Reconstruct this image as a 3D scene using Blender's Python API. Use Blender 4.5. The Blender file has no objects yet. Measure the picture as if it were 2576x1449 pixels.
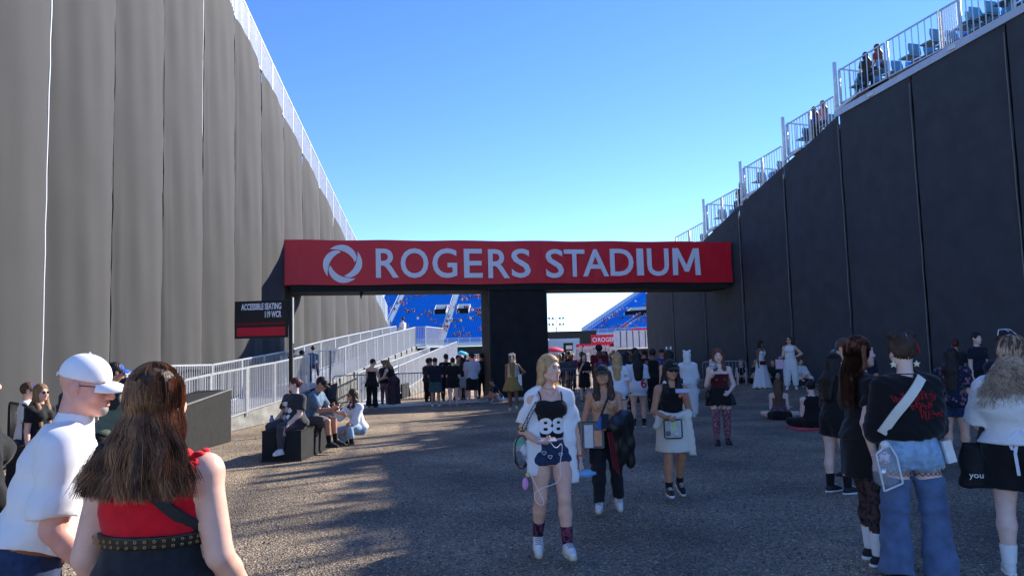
import bpy, math, random
import numpy as np
from mathutils import Vector, Matrix
from mathutils.bvhtree import BVHTree

# ------------------------------------------------------------------ camera, sky, sun, exposure
SC = bpy.context.scene
COL = SC.collection
R_ = math.radians
EYE = 1.6
FPX, PITCH, ROLL = 1940.0, math.atan(170 / 1940.0), 0.027
cd = bpy.data.cameras.new('camera'); cam = bpy.data.objects.new('camera', cd); COL.objects.link(cam)
cd.sensor_width = 36.0; cd.lens = 36.0 * FPX / 2576.0; cd.clip_start = 0.05; cd.clip_end = 6000
cam.matrix_world = Matrix.Translation((0, 0, EYE)) @ Matrix.Rotation(math.pi / 2 + PITCH, 4, 'X') @ Matrix.Rotation(-ROLL, 4, 'Z')
SC.camera = cam

SUN_AZ, SUN_EL = 50.0, 28.9          # azimuth clockwise from +Y
world = bpy.data.worlds.new('World'); SC.world = world; world.use_nodes = True
wn, wl = world.node_tree.nodes, world.node_tree.links
wn.clear()
sky = wn.new('ShaderNodeTexSky'); sky.sky_type = 'NISHITA'; sky.sun_disc = False
sky.sun_elevation = R_(SUN_EL); sky.sun_rotation = R_(SUN_AZ); sky.altitude = 1200
sky.air_density = 1.0; sky.dust_density = 0.0; sky.ozone_density = 4.5
bg = wn.new('ShaderNodeBackground'); bg.inputs['Strength'].default_value = 0.15
wo = wn.new('ShaderNodeOutputWorld'); hs = wn.new('ShaderNodeHueSaturation'); hs.inputs['Saturation'].default_value = 1.16; hs.inputs['Value'].default_value = .465; hs.inputs['Hue'].default_value = .514
wl.new(sky.outputs[0], hs.inputs['Color']); wl.new(hs.outputs[0], bg.inputs[0]); wl.new(bg.outputs[0], wo.inputs[0])

sl = bpy.data.lights.new('sun', 'SUN'); sl.energy = 2.2; sl.angle = R_(0.53); sl.color = (1.0, 0.93, 0.83)
so = bpy.data.objects.new('sun', sl); COL.objects.link(so)
_az, _el = R_(SUN_AZ), R_(SUN_EL)
SUNV = Vector((math.sin(_az) * math.cos(_el), math.cos(_az) * math.cos(_el), math.sin(_el)))
so.rotation_euler = SUNV.to_track_quat('Z', 'Y').to_euler(); so.location = (30, 40, 40)

SC.view_settings.view_transform = 'Standard'; SC.view_settings.look = 'None'
SC.view_settings.exposure = 2.05; SC.view_settings.gamma = 1.0; SC.view_settings.use_curve_mapping = False
SC.cycles.max_bounces = 6; SC.cycles.diffuse_bounces = 3; SC.cycles.glossy_bounces = 2
SC.cycles.transparent_max_bounces = 12; SC.cycles.use_denoising = True
rnd = random.Random(7); nr = np.random.RandomState(7)

# ------------------------------------------------------------------ photograph pixel (2576 wide) -> place
def ray(x, y):
    u, v = x - 1288.0, 724.0 - y
    c, s = math.cos(ROLL), math.sin(ROLL)
    u, v = u * c + v * s, -u * s + v * c
    d = np.array([u, FPX * math.cos(PITCH) - v * math.sin(PITCH), FPX * math.sin(PITCH) + v * math.cos(PITCH)])
    return d / d[1]
O_ = np.array([0, 0, EYE])
RW_P, RW_D = np.array([7.52, 36.0, 0]), np.array([-.255, 1, 0]) / math.hypot(.255, 1)
RW_N = np.array([-RW_D[1], RW_D[0], 0])            # towards the walkway
LW_P, LW_D = np.array([-8.72, 14.3, 0]), np.array([.042, 1, 0]) / math.hypot(.042, 1)
LW_N = np.array([LW_D[1], -LW_D[0], 0])
def ground_z(x, y):
    """the gravel rises a little towards the foot of the right-hand stand"""
    d = np.maximum((np.asarray(x) - RW_P[0]) * RW_N[0] + (np.asarray(y) - RW_P[1]) * RW_N[1], 0.0)
    t = np.clip((3.6 - d) / 3.2, 0, 1); t = t * t * (3 - 2 * t)
    f = np.clip((np.asarray(y) - 14) / 8, 0, 1)
    return 0.40 * t * f
def gp(x, y):
    d = ray(x, y); t = -EYE / d[2]
    for _ in range(30):
        p = O_ + d * t; t = (float(ground_z(p[0], p[1])) - EYE) / d[2]
    return O_ + d * t
def at(x, y, Y): return O_ + ray(x, y) * Y
def on_plane(x, y, p, n):
    d = ray(x, y); return O_ + d * (np.dot(np.asarray(p) - O_, n) / np.dot(d, n))

# ------------------------------------------------------------------ materials
MATS = {}
def srgb(r, g, b):
    f = lambda c: (c / 12.92 if c <= .04045 else ((c + .055) / 1.055) ** 2.4)
    return (f(r / 255), f(g / 255), f(b / 255))
def mat(name, col, rough=.7, var=.12, scale=30, bump=.15, bscale=None, metal=0, sheen=0, spec=.4, trans=0, alpha=1, coat=0, detail=4, bdist=.01):
    if name in MATS: return MATS[name]
    m = bpy.data.materials.new(name); m.use_nodes = True
    n, l = m.node_tree.nodes, m.node_tree.links
    b = n['Principled BSDF']; b.inputs['Roughness'].default_value = rough; b.inputs['Metallic'].default_value = metal
    b.inputs['Specular IOR Level'].default_value = spec
    if sheen: b.inputs['Sheen Weight'].default_value = sheen
    if coat: b.inputs['Coat Weight'].default_value = coat
    if alpha < 1: b.inputs['Alpha'].default_value = alpha
    if trans: b.inputs['Transmission Weight'].default_value = trans
    tc = n.new('ShaderNodeTexCoord')
    nz = n.new('ShaderNodeTexNoise'); nz.inputs['Scale'].default_value = scale; nz.inputs['Detail'].default_value = detail
    l.new(tc.outputs['Object'], nz.inputs['Vector'])
    rp = n.new('ShaderNodeValToRGB'); rp.color_ramp.elements[0].position = .3; rp.color_ramp.elements[1].position = .7
    c = np.array(col)
    rp.color_ramp.elements[0].color = (*np.clip(c * (1 - var), 0, 1), 1); rp.color_ramp.elements[1].color = (*np.clip(c * (1 + var), 0, 1), 1)
    l.new(nz.outputs['Fac'], rp.inputs[0]); l.new(rp.outputs[0], b.inputs['Base Color'])
    if bump:
        n2 = n.new('ShaderNodeTexNoise'); n2.inputs['Scale'].default_value = bscale or scale * 4; n2.inputs['Detail'].default_value = 3
        l.new(tc.outputs['Object'], n2.inputs['Vector'])
        bp = n.new('ShaderNodeBump'); bp.inputs['Strength'].default_value = bump; bp.inputs['Distance'].default_value = bdist
        l.new(n2.outputs['Fac'], bp.inputs['Height']); l.new(bp.outputs[0], b.inputs['Normal'])
    MATS[name] = m; return m
def cloth(name, rgb, var=.12, rough=.85, bump=.25, scale=18): return mat(name, srgb(*rgb), rough, var, scale, bump * .6, 420, sheen=.15, spec=.25, bdist=.003)
def skin(name, rgb): return mat(name, srgb(*rgb), .48, .07, 22, .12, 260, spec=.35, bdist=.002)
def pattern(name, kind, cols, scale=20.0, rough=.85, axis=0, width=.5):
    """flat print on cloth: stripes, blotches, flowers, net, stars"""
    if name in MATS: return MATS[name]
    m = bpy.data.materials.new(name); m.use_nodes = True
    n, l = m.node_tree.nodes, m.node_tree.links
    b = n['Principled BSDF']; b.inputs['Roughness'].default_value = rough; b.inputs['Specular IOR Level'].default_value = .25
    tc = n.new('ShaderNodeTexCoord'); rp = n.new('ShaderNodeValToRGB'); cr = rp.color_ramp
    while len(cr.elements) < len(cols): cr.elements.new(.5)
    for i, (pos, c) in enumerate(cols): cr.elements[i].position = pos; cr.elements[i].color = (*srgb(*c), 1)
    if kind == 'stripe':
        t = n.new('ShaderNodeTexWave'); t.wave_type = 'BANDS'; t.bands_direction = 'XYZ'[axis]; t.inputs['Scale'].default_value = scale
        t.inputs['Distortion'].default_value = .6; out = t.outputs['Fac']; cr.interpolation = 'CONSTANT'
    elif kind == 'flower':
        t = n.new('ShaderNodeTexVoronoi'); t.inputs['Scale'].default_value = scale; t.inputs['Randomness'].default_value = 1
        nz = n.new('ShaderNodeTexNoise'); nz.inputs['Scale'].default_value = scale * 2
        mx = n.new('ShaderNodeMix'); mx.data_type = 'VECTOR'; mx.inputs[0].default_value = .12
        l.new(tc.outputs['Object'], mx.inputs[4]); l.new(nz.outputs['Color'], mx.inputs[5]); l.new(tc.outputs['Object'], nz.inputs['Vector'])
        l.new(mx.outputs[1], t.inputs['Vector']); out = t.outputs['Distance']; cr.interpolation = 'CONSTANT'
    elif kind == 'net':
        mp = n.new('ShaderNodeMapping'); mp.inputs['Rotation'].default_value = (0, R_(45), 0); l.new(tc.outputs['Object'], mp.inputs[0])
        t = n.new('ShaderNodeTexBrick'); t.offset = 0; t.inputs['Scale'].default_value = scale; t.inputs['Mortar Size'].default_value = width * .1
        t.inputs['Row Height'].default_value = .5; t.inputs['Color1'].default_value = (0, 0, 0, 1); t.inputs['Color2'].default_value = (0, 0, 0, 1); t.inputs['Mortar'].default_value = (1, 1, 1, 1)
        sw = n.new('ShaderNodeMapping'); sw.inputs['Rotation'].default_value = (R_(90), 0, 0); l.new(mp.outputs[0], sw.inputs[0]); l.new(sw.outputs[0], t.inputs['Vector']); out = t.outputs['Color']
    else:
        t = n.new('ShaderNodeTexNoise'); t.inputs['Scale'].default_value = scale; t.inputs['Detail'].default_value = 5; out = t.outputs['Fac']
    if kind in ('stripe', 'blot'): l.new(tc.outputs['Object'], t.inputs['Vector'])
    l.new(out, rp.inputs[0]); l.new(rp.outputs[0], b.inputs['Base Color'])
    MATS[name] = m; return m

# ------------------------------------------------------------------ objects
def tag(o, label=None, cat=None, group=None, kind=None):
    if label: o['label'] = label
    if cat: o['category'] = cat
    if group: o['group'] = group
    if kind: o['kind'] = kind
    return o
def empty(name, loc=(0, 0, 0), rz=0, label=None, cat=None, group=None):
    o = bpy.data.objects.new(name, None); COL.objects.link(o); o.location = loc; o.rotation_euler = (0, 0, rz)
    o.empty_display_size = .1
    return tag(o, label, cat, group)
def link(name, me, m=None, parent=None, loc=None, rot=None):
    if m is not None and not me.materials:
        for q in (m if isinstance(m, (list, tuple)) else [m]): me.materials.append(q)
    o = bpy.data.objects.new(name, me); COL.objects.link(o)
    if parent is not None: o.parent = parent
    if loc is not None: o.location = loc
    if rot is not None: o.rotation_euler = rot
    return o
def copy_tree(o, parent=None):
    c = o.copy(); COL.objects.link(c)
    if parent is not None: c.parent = parent
    for ch in o.children: copy_tree(ch, c)
    return c
def np_mesh(name, v, faces, smooth=False, mi=None):
    """faces: int array n x 3 or n x 4"""
    v = np.asarray(v, np.float32); f = np.asarray(faces, np.int32)
    me = bpy.data.meshes.new(name); k = f.shape[1]
    me.vertices.add(len(v)); me.vertices.foreach_set('co', v.ravel())
    me.loops.add(f.size); me.loops.foreach_set('vertex_index', f.ravel())
    me.polygons.add(len(f)); me.polygons.foreach_set('loop_start', np.arange(0, f.size, k, dtype=np.int32))
    if smooth: me.polygons.foreach_set('use_smooth', np.ones(len(f), bool))
    if mi is not None: me.polygons.foreach_set('material_index', np.asarray(mi, np.int32))
    me.update(calc_edges=True); return me
class MB:
    """collects simple shapes and links them as one mesh"""
    def __init__(s): s.v, s.f, s.m, s.sm = [], [], [], []
    def add(s, v, f, mi=0, sm=False):
        b = len(s.v); s.v += [tuple(map(float, p)) for p in v]; s.f += [tuple(b + i for i in q) for q in f]; s.m += [mi] * len(f); s.sm += [sm] * len(f); return s
    def box(s, c, size, rz=0, mi=0, M=None):
        x, y, z = [q / 2 for q in size]
        p = np.array([(-x, -y, -z), (x, -y, -z), (x, y, -z), (-x, y, -z), (-x, -y, z), (x, -y, z), (x, y, z), (-x, y, z)])
        if rz: cs, sn = math.cos(rz), math.sin(rz); p = np.stack([p[:, 0] * cs - p[:, 1] * sn, p[:, 0] * sn + p[:, 1] * cs, p[:, 2]], 1)
        if M is not None: p = p @ np.asarray(M).T
        return s.add(p + np.asarray(c), [(0, 3, 2, 1), (4, 5, 6, 7), (0, 1, 5, 4), (1, 2, 6, 5), (2, 3, 7, 6), (3, 0, 4, 7)], mi)
    def bar(s, a, b, w, h=None, up=(0, 0, 1), mi=0):
        a, b = np.asarray(a, float), np.asarray(b, float); d = b - a; L = np.linalg.norm(d); d = d / L; h = h or w
        u = np.cross(d, up); u = u / np.linalg.norm(u) if np.linalg.norm(u) > 1e-6 else np.array([1., 0, 0]); v = np.cross(u, d)
        return s.box((a + b) / 2, (w, L, h), M=np.stack([u, d, v], 1), mi=mi)
    def tube(s, pts, r, n=6, mi=0, cap=True):
        pts = np.asarray(pts, float); k = len(pts); r = np.broadcast_to(r, (k,))
        t = np.gradient(pts, axis=0); t /= np.linalg.norm(t, axis=1)[:, None] + 1e-12
        ref = np.array([0, 0, 1.]) if abs(t[0][2]) < .9 else np.array([1., 0, 0])
        V = []
        u = np.cross(t[0], ref); u /= np.linalg.norm(u)
        for i in range(k):
            u = u - t[i] * (u @ t[i]); u /= np.linalg.norm(u) + 1e-12; w = np.cross(t[i], u)
            for j in range(n):
                a = 2 * math.pi * j / n; V.append(pts[i] + r[i] * (u * math.cos(a) + w * math.sin(a)))
        F = [(i * n + j, i * n + (j + 1) % n, (i + 1) * n + (j + 1) % n, (i + 1) * n + j) for i in range(k - 1) for j in range(n)]
        if cap: F += [tuple(range(n))[::-1], tuple((k - 1) * n + j for j in range(n))]
        return s.add(V, F, mi, True)
    def lathe(s, c, prof, n=16, M=None, mi=0):
        V = np.array([(r * math.cos(2 * math.pi * j / n), r * math.sin(2 * math.pi * j / n), z) for r, z in prof for j in range(n)])
        if M is not None: V = V @ np.asarray(M).T
        k = len(prof)
        F = [(i * n + j, i * n + (j + 1) % n, (i + 1) * n + (j + 1) % n, (i + 1) * n + j) for i in range(k - 1) for j in range(n)]
        F += [tuple(range(n))[::-1], tuple((k - 1) * n + j for j in range(n))]
        return s.add(V + np.asarray(c), F, mi, True)
    def ball(s, c, r, n=10, mi=0, M=None):
        r = np.broadcast_to(r, (3,)); th = np.linspace(0.05, math.pi - .05, n // 2 + 2)
        prof = [(math.sin(t), -math.cos(t)) for t in th]
        Mm = (np.eye(3) if M is None else np.asarray(M)) @ np.diag(r)
        return s.lathe(c, prof, n, Mm, mi)
    def prism(s, poly, z0, z1, mi=0, M=None, c=(0, 0, 0)):
        k = len(poly); V = np.array([(x, y, z) for z in (z0, z1) for x, y in poly])
        if M is not None: V = V @ np.asarray(M).T
        F = [tuple(range(k))[::-1], tuple(range(k, 2 * k))] + [(i, (i + 1) % k, k + (i + 1) % k, k + i) for i in range(k)]
        return s.add(V + np.asarray(c), F, mi)
    def mesh(s, name):
        me = bpy.data.meshes.new(name); me.from_pydata(s.v, [], s.f)
        me.polygons.foreach_set('material_index', s.m); me.polygons.foreach_set('use_smooth', s.sm); me.update(); return me
    def build(s, name, m, parent=None, loc=None, rot=None): return link(name, s.mesh(name), m, parent, loc, rot)
def text_mesh(txt, size=1.0, extrude=.01, offset=0, align='CENTER'):
    c = bpy.data.curves.new('text', 'FONT'); c.body = txt; c.size = size; c.extrude = extrude; c.offset = offset; c.align_x = align; c.align_y = 'CENTER'; c.resolution_u = 4
    o = bpy.data.objects.new('text', c); COL.objects.link(o)
    dg = bpy.context.evaluated_depsgraph_get(); dg.update()
    me = bpy.data.meshes.new_from_object(o.evaluated_get(dg)); bpy.data.objects.remove(o); bpy.data.curves.remove(c)
    me.materials.clear(); return me
def fit_mesh(me, x0, x1, z0, z1, y=0.0):
    """lays a text mesh (xy plane) upright so that it fills x0..x1, z0..z1, its front facing -y"""
    n = len(me.vertices); co = np.empty(n * 3, np.float32); me.vertices.foreach_get('co', co); co = co.reshape(n, 3)
    lo, hi = co.min(0), co.max(0)
    q = np.empty_like(co)
    q[:, 0] = x0 + (co[:, 0] - lo[0]) / (hi[0] - lo[0]) * (x1 - x0); q[:, 2] = z0 + (co[:, 1] - lo[1]) / (hi[1] - lo[1]) * (z1 - z0)
    q[:, 1] = y - co[:, 2]
    me.vertices.foreach_set('co', q.ravel()); me.update(); return me

# ================================================================== the setting
m_gravel = bpy.data.materials.new('gravel'); m_gravel.use_nodes = True
def _gravel(m):
    n, l = m.node_tree.nodes, m.node_tree.links; b = n['Principled BSDF']; b.inputs['Roughness'].default_value = .85; b.inputs['Specular IOR Level'].default_value = .25
    tc = n.new('ShaderNodeTexCoord')
    vo = n.new('ShaderNodeTexVoronoi'); vo.inputs['Scale'].default_value = 60; l.new(tc.outputs['Object'], vo.inputs['Vector'])
    rp = n.new('ShaderNodeValToRGB'); cr = rp.color_ramp; cr.elements[0].color = (.055, .051, .046, 1); cr.elements[1].color = (.60, .545, .47, 1)
    cr.elements.new(.55).color = (.165, .148, .128, 1); cr.elements.new(.85).color = (.27, .24, .205, 1)
    l.new(vo.outputs['Color'], rp.inputs[0])
    nz = n.new('ShaderNodeTexNoise'); nz.inputs['Scale'].default_value = .55; nz.inputs['Detail'].default_value = 6; l.new(tc.outputs['Object'], nz.inputs['Vector'])
    r2 = n.new('ShaderNodeValToRGB'); r2.color_ramp.elements[0].position = .35; r2.color_ramp.elements[1].position = .68
    r2.color_ramp.elements[0].color = (1.25, 1.12, .94, 1); r2.color_ramp.elements[1].color = (2.9, 2.45, 1.88, 1); l.new(nz.outputs['Fac'], r2.inputs[0])
    mx = n.new('ShaderNodeMix'); mx.data_type = 'RGBA'; mx.blend_type = 'MULTIPLY'; mx.inputs[0].default_value = 1
    l.new(rp.outputs[0], mx.inputs[6]); l.new(r2.outputs[0], mx.inputs[7]); l.new(mx.outputs[2], b.inputs['Base Color'])
    n3 = n.new('ShaderNodeTexNoise'); n3.inputs['Scale'].default_value = 60; n3.inputs['Detail'].default_value = 5; l.new(tc.outputs['Object'], n3.inputs['Vector'])
    ad = n.new('ShaderNodeMath'); ad.operation = 'ADD'; l.new(vo.outputs['Distance'], ad.inputs[0]); l.new(n3.outputs['Fac'], ad.inputs[1])
    bp = n.new('ShaderNodeBump'); bp.inputs['Strength'].default_value = .9; bp.inputs['Distance'].default_value = .03
    l.new(ad.outputs[0], bp.inputs['Height']); l.new(bp.outputs[0], b.inputs['Normal'])
_gravel(m_gravel)
m_dirt = mat('interior_ground', srgb(176, 152, 122), .95, .22, 1.2, .3, 30)
m_far = mat('far_ground', (.16, .14, .11), .95, .2, .05, 0)
m_cloth = mat('screen_fabric', srgb(67, 67, 67), .8, .045, 1.1, .10, 220, spec=.3, bdist=.004)
m_clothd = mat('black_fabric', (.021, .022, .024), .85, .18, 3, .15, 200, spec=.25)
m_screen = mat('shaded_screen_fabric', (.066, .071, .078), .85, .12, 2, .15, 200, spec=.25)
m_skirt = mat('ramp_skirt_fabric', srgb(128, 128, 124), .85, .2, 2.2, .4, 9, spec=.2, bdist=.03)
m_galv = mat('galvanised_steel', srgb(205, 208, 212), .38, .1, 8, .05, 40, metal=.55)
m_galvd = mat('barrier_steel', srgb(150, 155, 160), .42, .12, 8, .05, 40, metal=.6)
m_alu = mat('aluminium_beam', srgb(196, 200, 204), .5, .06, 4, .05, 40, metal=.4)
m_tread = mat('brown_plank', srgb(110, 82, 66), .8, .2, 3, .2, 20)
m_seat = mat('blue_seat', srgb(18, 132, 226), .45, .08, 3, 0, spec=.4)
m_seatl = mat('pale_blue_seat', srgb(92, 150, 180), .45, .1, 4, 0)
m_white = mat('white_metal', (.78, .79, .8), .45, .05, 4, .05, 30)
m_red = mat('red_vinyl', srgb(222, 28, 50), .42, .05, .7, .12, 5, spec=.4, bdist=.02)
m_letter = mat('white_vinyl', (.80, .84, .95), .45, .02, 2, 0)
m_black = mat('black_paint', (.013, .013, .014), .55, .2, 6, .1)
m_dark = mat('dark_opening', (.006, .006, .006), .9, .1, 3, 0)
m_concrete = mat('pale_kerb', srgb(206, 203, 196), .8, .1, 5, .2)

# ground: fine sheet near, big sheet to the horizon
def sheet(name, xs, ys, m, dz=0.0, gz=True):
    X, Y = np.meshgrid(xs, ys, indexing='ij'); Zg = (ground_z(X, Y) if gz else 0 * X) + dz
    v = np.stack([X, Y, Zg], -1).reshape(-1, 3); k = len(ys)
    i, j = np.meshgrid(np.arange(len(xs) - 1), np.arange(k - 1), indexing='ij'); b = (i * k + j).ravel()
    o = link(name, np_mesh(name, v, np.stack([b, b + k, b + k + 1, b + 1], 1), True), m); o['kind'] = 'structure'; return o
sheet('ground', np.linspace(-30, 30, 121), np.linspace(-6, 32.0, 77), m_gravel)
sheet('interior_ground', np.linspace(-60, 60, 61), np.linspace(28.5, 150, 61), m_dirt, -.012)
sheet('far_ground', np.array([-3000, -400, -60, 60, 400, 3000.]), np.array([-60., 0, 60, 150, 400, 1500, 4000]), m_far, -.05, False)

# loose stones standing proud of the gravel in front
def stones(n):
    base = np.array([(1, 0, 0), (-1, 0, 0), (0, 1, 0), (0, -1, 0), (0, 0, 1)], float); F0 = np.array([(0, 2, 4), (2, 1, 4), (1, 3, 4), (3, 0, 4)])
    d = 3.2 + 15 * nr.rand(n) ** 1.6; a = (nr.rand(n) - .5) * 1.42; x, y = d * np.sin(a), d * np.cos(a)
    s = (.005 + .010 * nr.rand(n) ** 3)[:, None] * (.6 + .8 * nr.rand(n, 3)); rz = nr.rand(n) * 6.28
    v = base[None] * s[:, None, :] + nr.normal(0, .0015, (n, 5, 3)); c, sn = np.cos(rz)[:, None], np.sin(rz)[:, None]
    v = np.stack([v[..., 0] * c - v[..., 1] * sn + x[:, None], v[..., 0] * sn + v[..., 1] * c + y[:, None], np.maximum(v[..., 2], -.002) + ground_z(x, y)[:, None]], -1).reshape(-1, 3)
    f = (F0[None] + 5 * np.arange(n)[:, None, None]).reshape(-1, 3)
    return v, f, np.repeat((nr.rand(n) ** 2.6 * 3.7).astype(int), 4)
_v, _f, _mi = stones(42000)
_o = link('gravel', np_mesh('gravel', _v, _f, False, _mi), [mat('stone_%s' % k, c, .8, .2, 40, 0) for k, c in (('brown', (.15, .133, .113)), ('grey', (.09, .087, .084)), ('tan', (.26, .23, .19)), ('pale', (.45, .42, .38)))])
tag(_o, 'loose stones scattered over the dark gravel walkway', kind='stuff')

# ------------------------------------------------------------------ left grandstand: screen cloth in billowing widths, rail on top
LY = [1., 22.4, 25.6, 27.8, 30.2, 32.6, 36, 41.5, 45.9]; LH = [19.6, 12.6, 11.3, 10.42, 9.52, 8.6, 7.28, 5.34, 3.5]
def ltop(y): return float(np.interp(y, LY, LH))
left = empty('grandstand', tuple(LW_P), 0, 'tall grandstand side wrapped in sunlit grey-brown screen cloth left of the walkway', 'grandstand')
SPL = 2.19
def lw(n, z, out=0.0): return LW_P * 0 + LW_D * (SPL * n) + LW_N * out + np.array([0, 0, z])   # local to the stand's empty
def panel(a, b, topf, point, nu=14, nv=26, bulge=.15, seed=0, wr=1.0):
    r = np.random.RandomState(seed); V = []
    ph = r.rand(8) * 6.28
    for i in range(nu + 1):
        u = i / nu; n = a + (b - a) * u; zt = topf(n)
        for j in range(nv + 1):
            w = j / nv; z = zt * w
            o = bulge * (math.sin(math.pi * u ** 1.3) ** .75) * (.75 + .25 * math.sin(math.pi * min(1, w * 1.1) + ph[0] * .2)) * (1 - .6 * max(0, w - .9) * 10)
            e = (2 * u - 1) ** 4
            o += wr * .010 * e * math.sin(z * 5.1 + ph[1]) + wr * .011 * e * math.sin(u * 62 + math.sin(z * .5 + ph[5]) * 2) * max(0, math.sin(z * .33 + ph[6])) + wr * .006 * math.sin(z * 2.3 + u * 9 + ph[2]) + wr * .012 * math.sin(u * 21 + z * .6 + ph[3]) * (.3 + .7 * math.sin(z * .7 + ph[4]) ** 2)
            V.append(point(n, z, o))
    k = nv + 1; i, j = np.meshgrid(np.arange(nu), np.arange(nv), indexing='ij'); q = (i * k + j).ravel()
    return np_mesh('fabric_panel', np.array(V), np.stack([q, q + k, q + k + 1, q + 1], 1), True)
for n in range(-6, 15):
    a, b = n + .012, min(n + 1, 14.4) - .012
    if n == 14: b = 14.42
    link('fabric_panel', panel(a, b, lambda q: ltop(14.3 + SPL * q * .999), lw, nu=34 if 0 <= n < 9 else 14, seed=n + 50, bulge=.25 if n < 14 else .06), m_cloth, left)
for n in range(-2, 15):
    zt = ltop(14.3 + SPL * n) - .1
    p = [lw(n + .003 * math.sin(z * .9 + n), z, -.01 + .006 * math.sin(z * 7 + n)) for z in np.linspace(.1, zt, 30)]
    MB().tube(p, .012 if n else .022, 4).build('lacing', m_white if n in (0, 3, 9) else m_skirt, left)
_pb = MB()   # solid terrace behind the cloth
ys = [-5.9, 14.35]; A, B = lw(-6, 0, -.12), lw(14.35, 0, -.12); DEP = -LW_N * 16
tA, tB = ltop(14.3 - 6 * SPL) - .15, ltop(14.3 + 14.35 * SPL) - .15
c0 = [A, B, B + [0, 0, tB]]
mid = [lw(q, ltop(14.3 + SPL * q) - .2, -.12) for q in (10, 6, 3.7)]
poly = c0 + mid + [A + [0, 0, tA]]
k = len(poly); _pb.add([p for p in poly] + [p + DEP for p in poly], [tuple(range(k))[::-1], tuple(range(k, 2 * k))] + [(i, (i + 1) % k, k + (i + 1) % k, k + i) for i in range(k)])
_pb.build('terrace', m_clothd, left)
def rail_panel(a, b, h, nb, m, parent, wbar=.018, wfr=.045, split=False, name='rail_panel', gap=.02):
    """a picket panel from foot a to foot b (points on its bottom line), h high"""
    a, b = np.asarray(a, float), np.asarray(b, float); d = b - a; up = np.array([0, 0, h])
    a2, b2 = a + d * gap, b - d * gap
    f = MB(); f.bar(a2 + up, b2 + up, wfr, wfr); f.bar(a2, b2, wfr * .8, wfr * .8); f.bar(a2 + [0, 0, -.02], a2 + up, wfr, wfr, (1, 0, 0)); f.bar(b2 + [0, 0, -.02], b2 + up, wfr, wfr, (1, 0, 0))
    o = f.build(name, m, parent); bars = []
    if split == 'each':
        me = MB().box((0, 0, h / 2), (wbar, wbar, h)).mesh('bar'); me.materials.append(m)
        for i in range(nb):
            t = (i + 1) / (nb + 1); q = a2 + (b2 - a2) * t; link('bar', me, None, o, tuple(q))
    else:
        g = MB()
        for i in range(nb):
            t = (i + 1) / (nb + 1); q = a2 + (b2 - a2) * t; g.box(q + [0, 0, h / 2], (wbar, wbar, h))
        e = g.build('bars', m, o); e['kind'] = 'stuff'
    return o
for i in range(-2, 29):
    n0, n1 = i * .5, i * .5 + .5
    if n1 > 14.3: n1 = 14.3
    z0, z1 = ltop(14.3 + SPL * n0) - .02, ltop(14.3 + SPL * n1) - .02
    rail_panel(lw(n0, z0, -.02), lw(n1, z1, -.02), 1.1, 10, m_galv, left, .034, .055, gap=.012)
# end rail over the stand's field end
rail_panel(lw(14.33, 3.45, -.05), lw(14.33, 3.45, -2.2), 1.1, 10, m_galv, left)

# ------------------------------------------------------------------ right grandstand
right = empty('grandstand', (0, 0, 0), 0, 'grandstand side hung with black screen cloth in shade, stepped steel rails on top', 'grandstand')
NN = [-1.1, 0, 1.06, 2.02, 2.97, 3.6, 3.95, 5.03, 6.17, 8, 13]; HH = [4.4, 5.3, 6.33, 7.25, 8.04, 8.57, 8.93, 9.18, 9.38, 9.7, 10.5]
SPR = 2.99 * math.hypot(1, .255)
def rtop(n): return float(np.interp(n, NN, HH))
def rw(n, z, out=0.0): return RW_P - RW_D * (SPR * n) + RW_N * out + np.array([0, 0, z])
for n in range(-1, 12):
    a = max(n, -1.05) + .008; b = n + 1 - .008
    link('fabric_panel', panel(a, b, rtop, rw, 10, 18, .05, n + 90, .8), m_screen, right)
for n, z0 in ((0, .1), (1, 1.4), (2, 1.7), (3, .1), (4, 2.2), (5, .1), (6, .6), (7, .3)):
    zt = rtop(n) - .3
    MB().tube([rw(n + .003 * math.sin(z * .8 + n), z, .07 + .006 * math.sin(z * 4)) for z in np.linspace(z0, zt, 24)], .014, 4).build('lacing', m_skirt, right)
_pb = MB()
poly = [rw(12, 0, -.14), rw(-1.05, 0, -.14)] + [rw(n, rtop(n) - .35, -.14) for n in (-1.05, 1.06, 2.97, 3.95, 6.17, 12)]
k = len(poly); DEP = -RW_N * 15
_pb.add(poly + [p + DEP for p in poly], [tuple(range(k)), tuple(range(k, 2 * k))[::-1]] + [(i, k + i, k + (i + 1) % k, (i + 1) % k) for i in range(k)])
_pb.build('terrace', m_clothd, right)
q7 = lambda cx, cy: on_plane((2500 + cx / 1.449) * .642, cy / 1.449 * .642, RW_P, RW_N)
BAYS = [((205, 1350), (365, 1262)), ((378, 1170), (560, 1070)), ((588, 960), (812, 828)), ((832, 712), (1108, 545)), ((1128, 405), (1395, 242)), ((1400, 238), (1700, 62)), ((1704, 60), (1810, 0))]
seat_me = MB()
def seat_shape():
    b = MB(); b.prism([(-.2, 0), (.2, 0), (.21, .18), (.17, .33), (-.17, .33), (-.21, .18)], 0, .025, M=np.array([[1, 0, 0], [0, -.18, 1], [0, 1, .18]]), c=(0, .0, .42))
    b.box((0, -.22, .41), (.42, .4, .035)); b.box((0, -.12, .2), (.05, .05, .4)); return b.mesh('seat')
seat_me = seat_shape(); seat_me.materials.append(m_seatl)
seat_m2 = seat_me.copy(); seat_m2.materials.clear(); seat_m2.materials.append(m_seat)
rowrot = math.atan2(RW_D[1], RW_D[0]) + math.pi / 2   # seats look down the rake, towards the field
R_RAILH = 1.06
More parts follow.
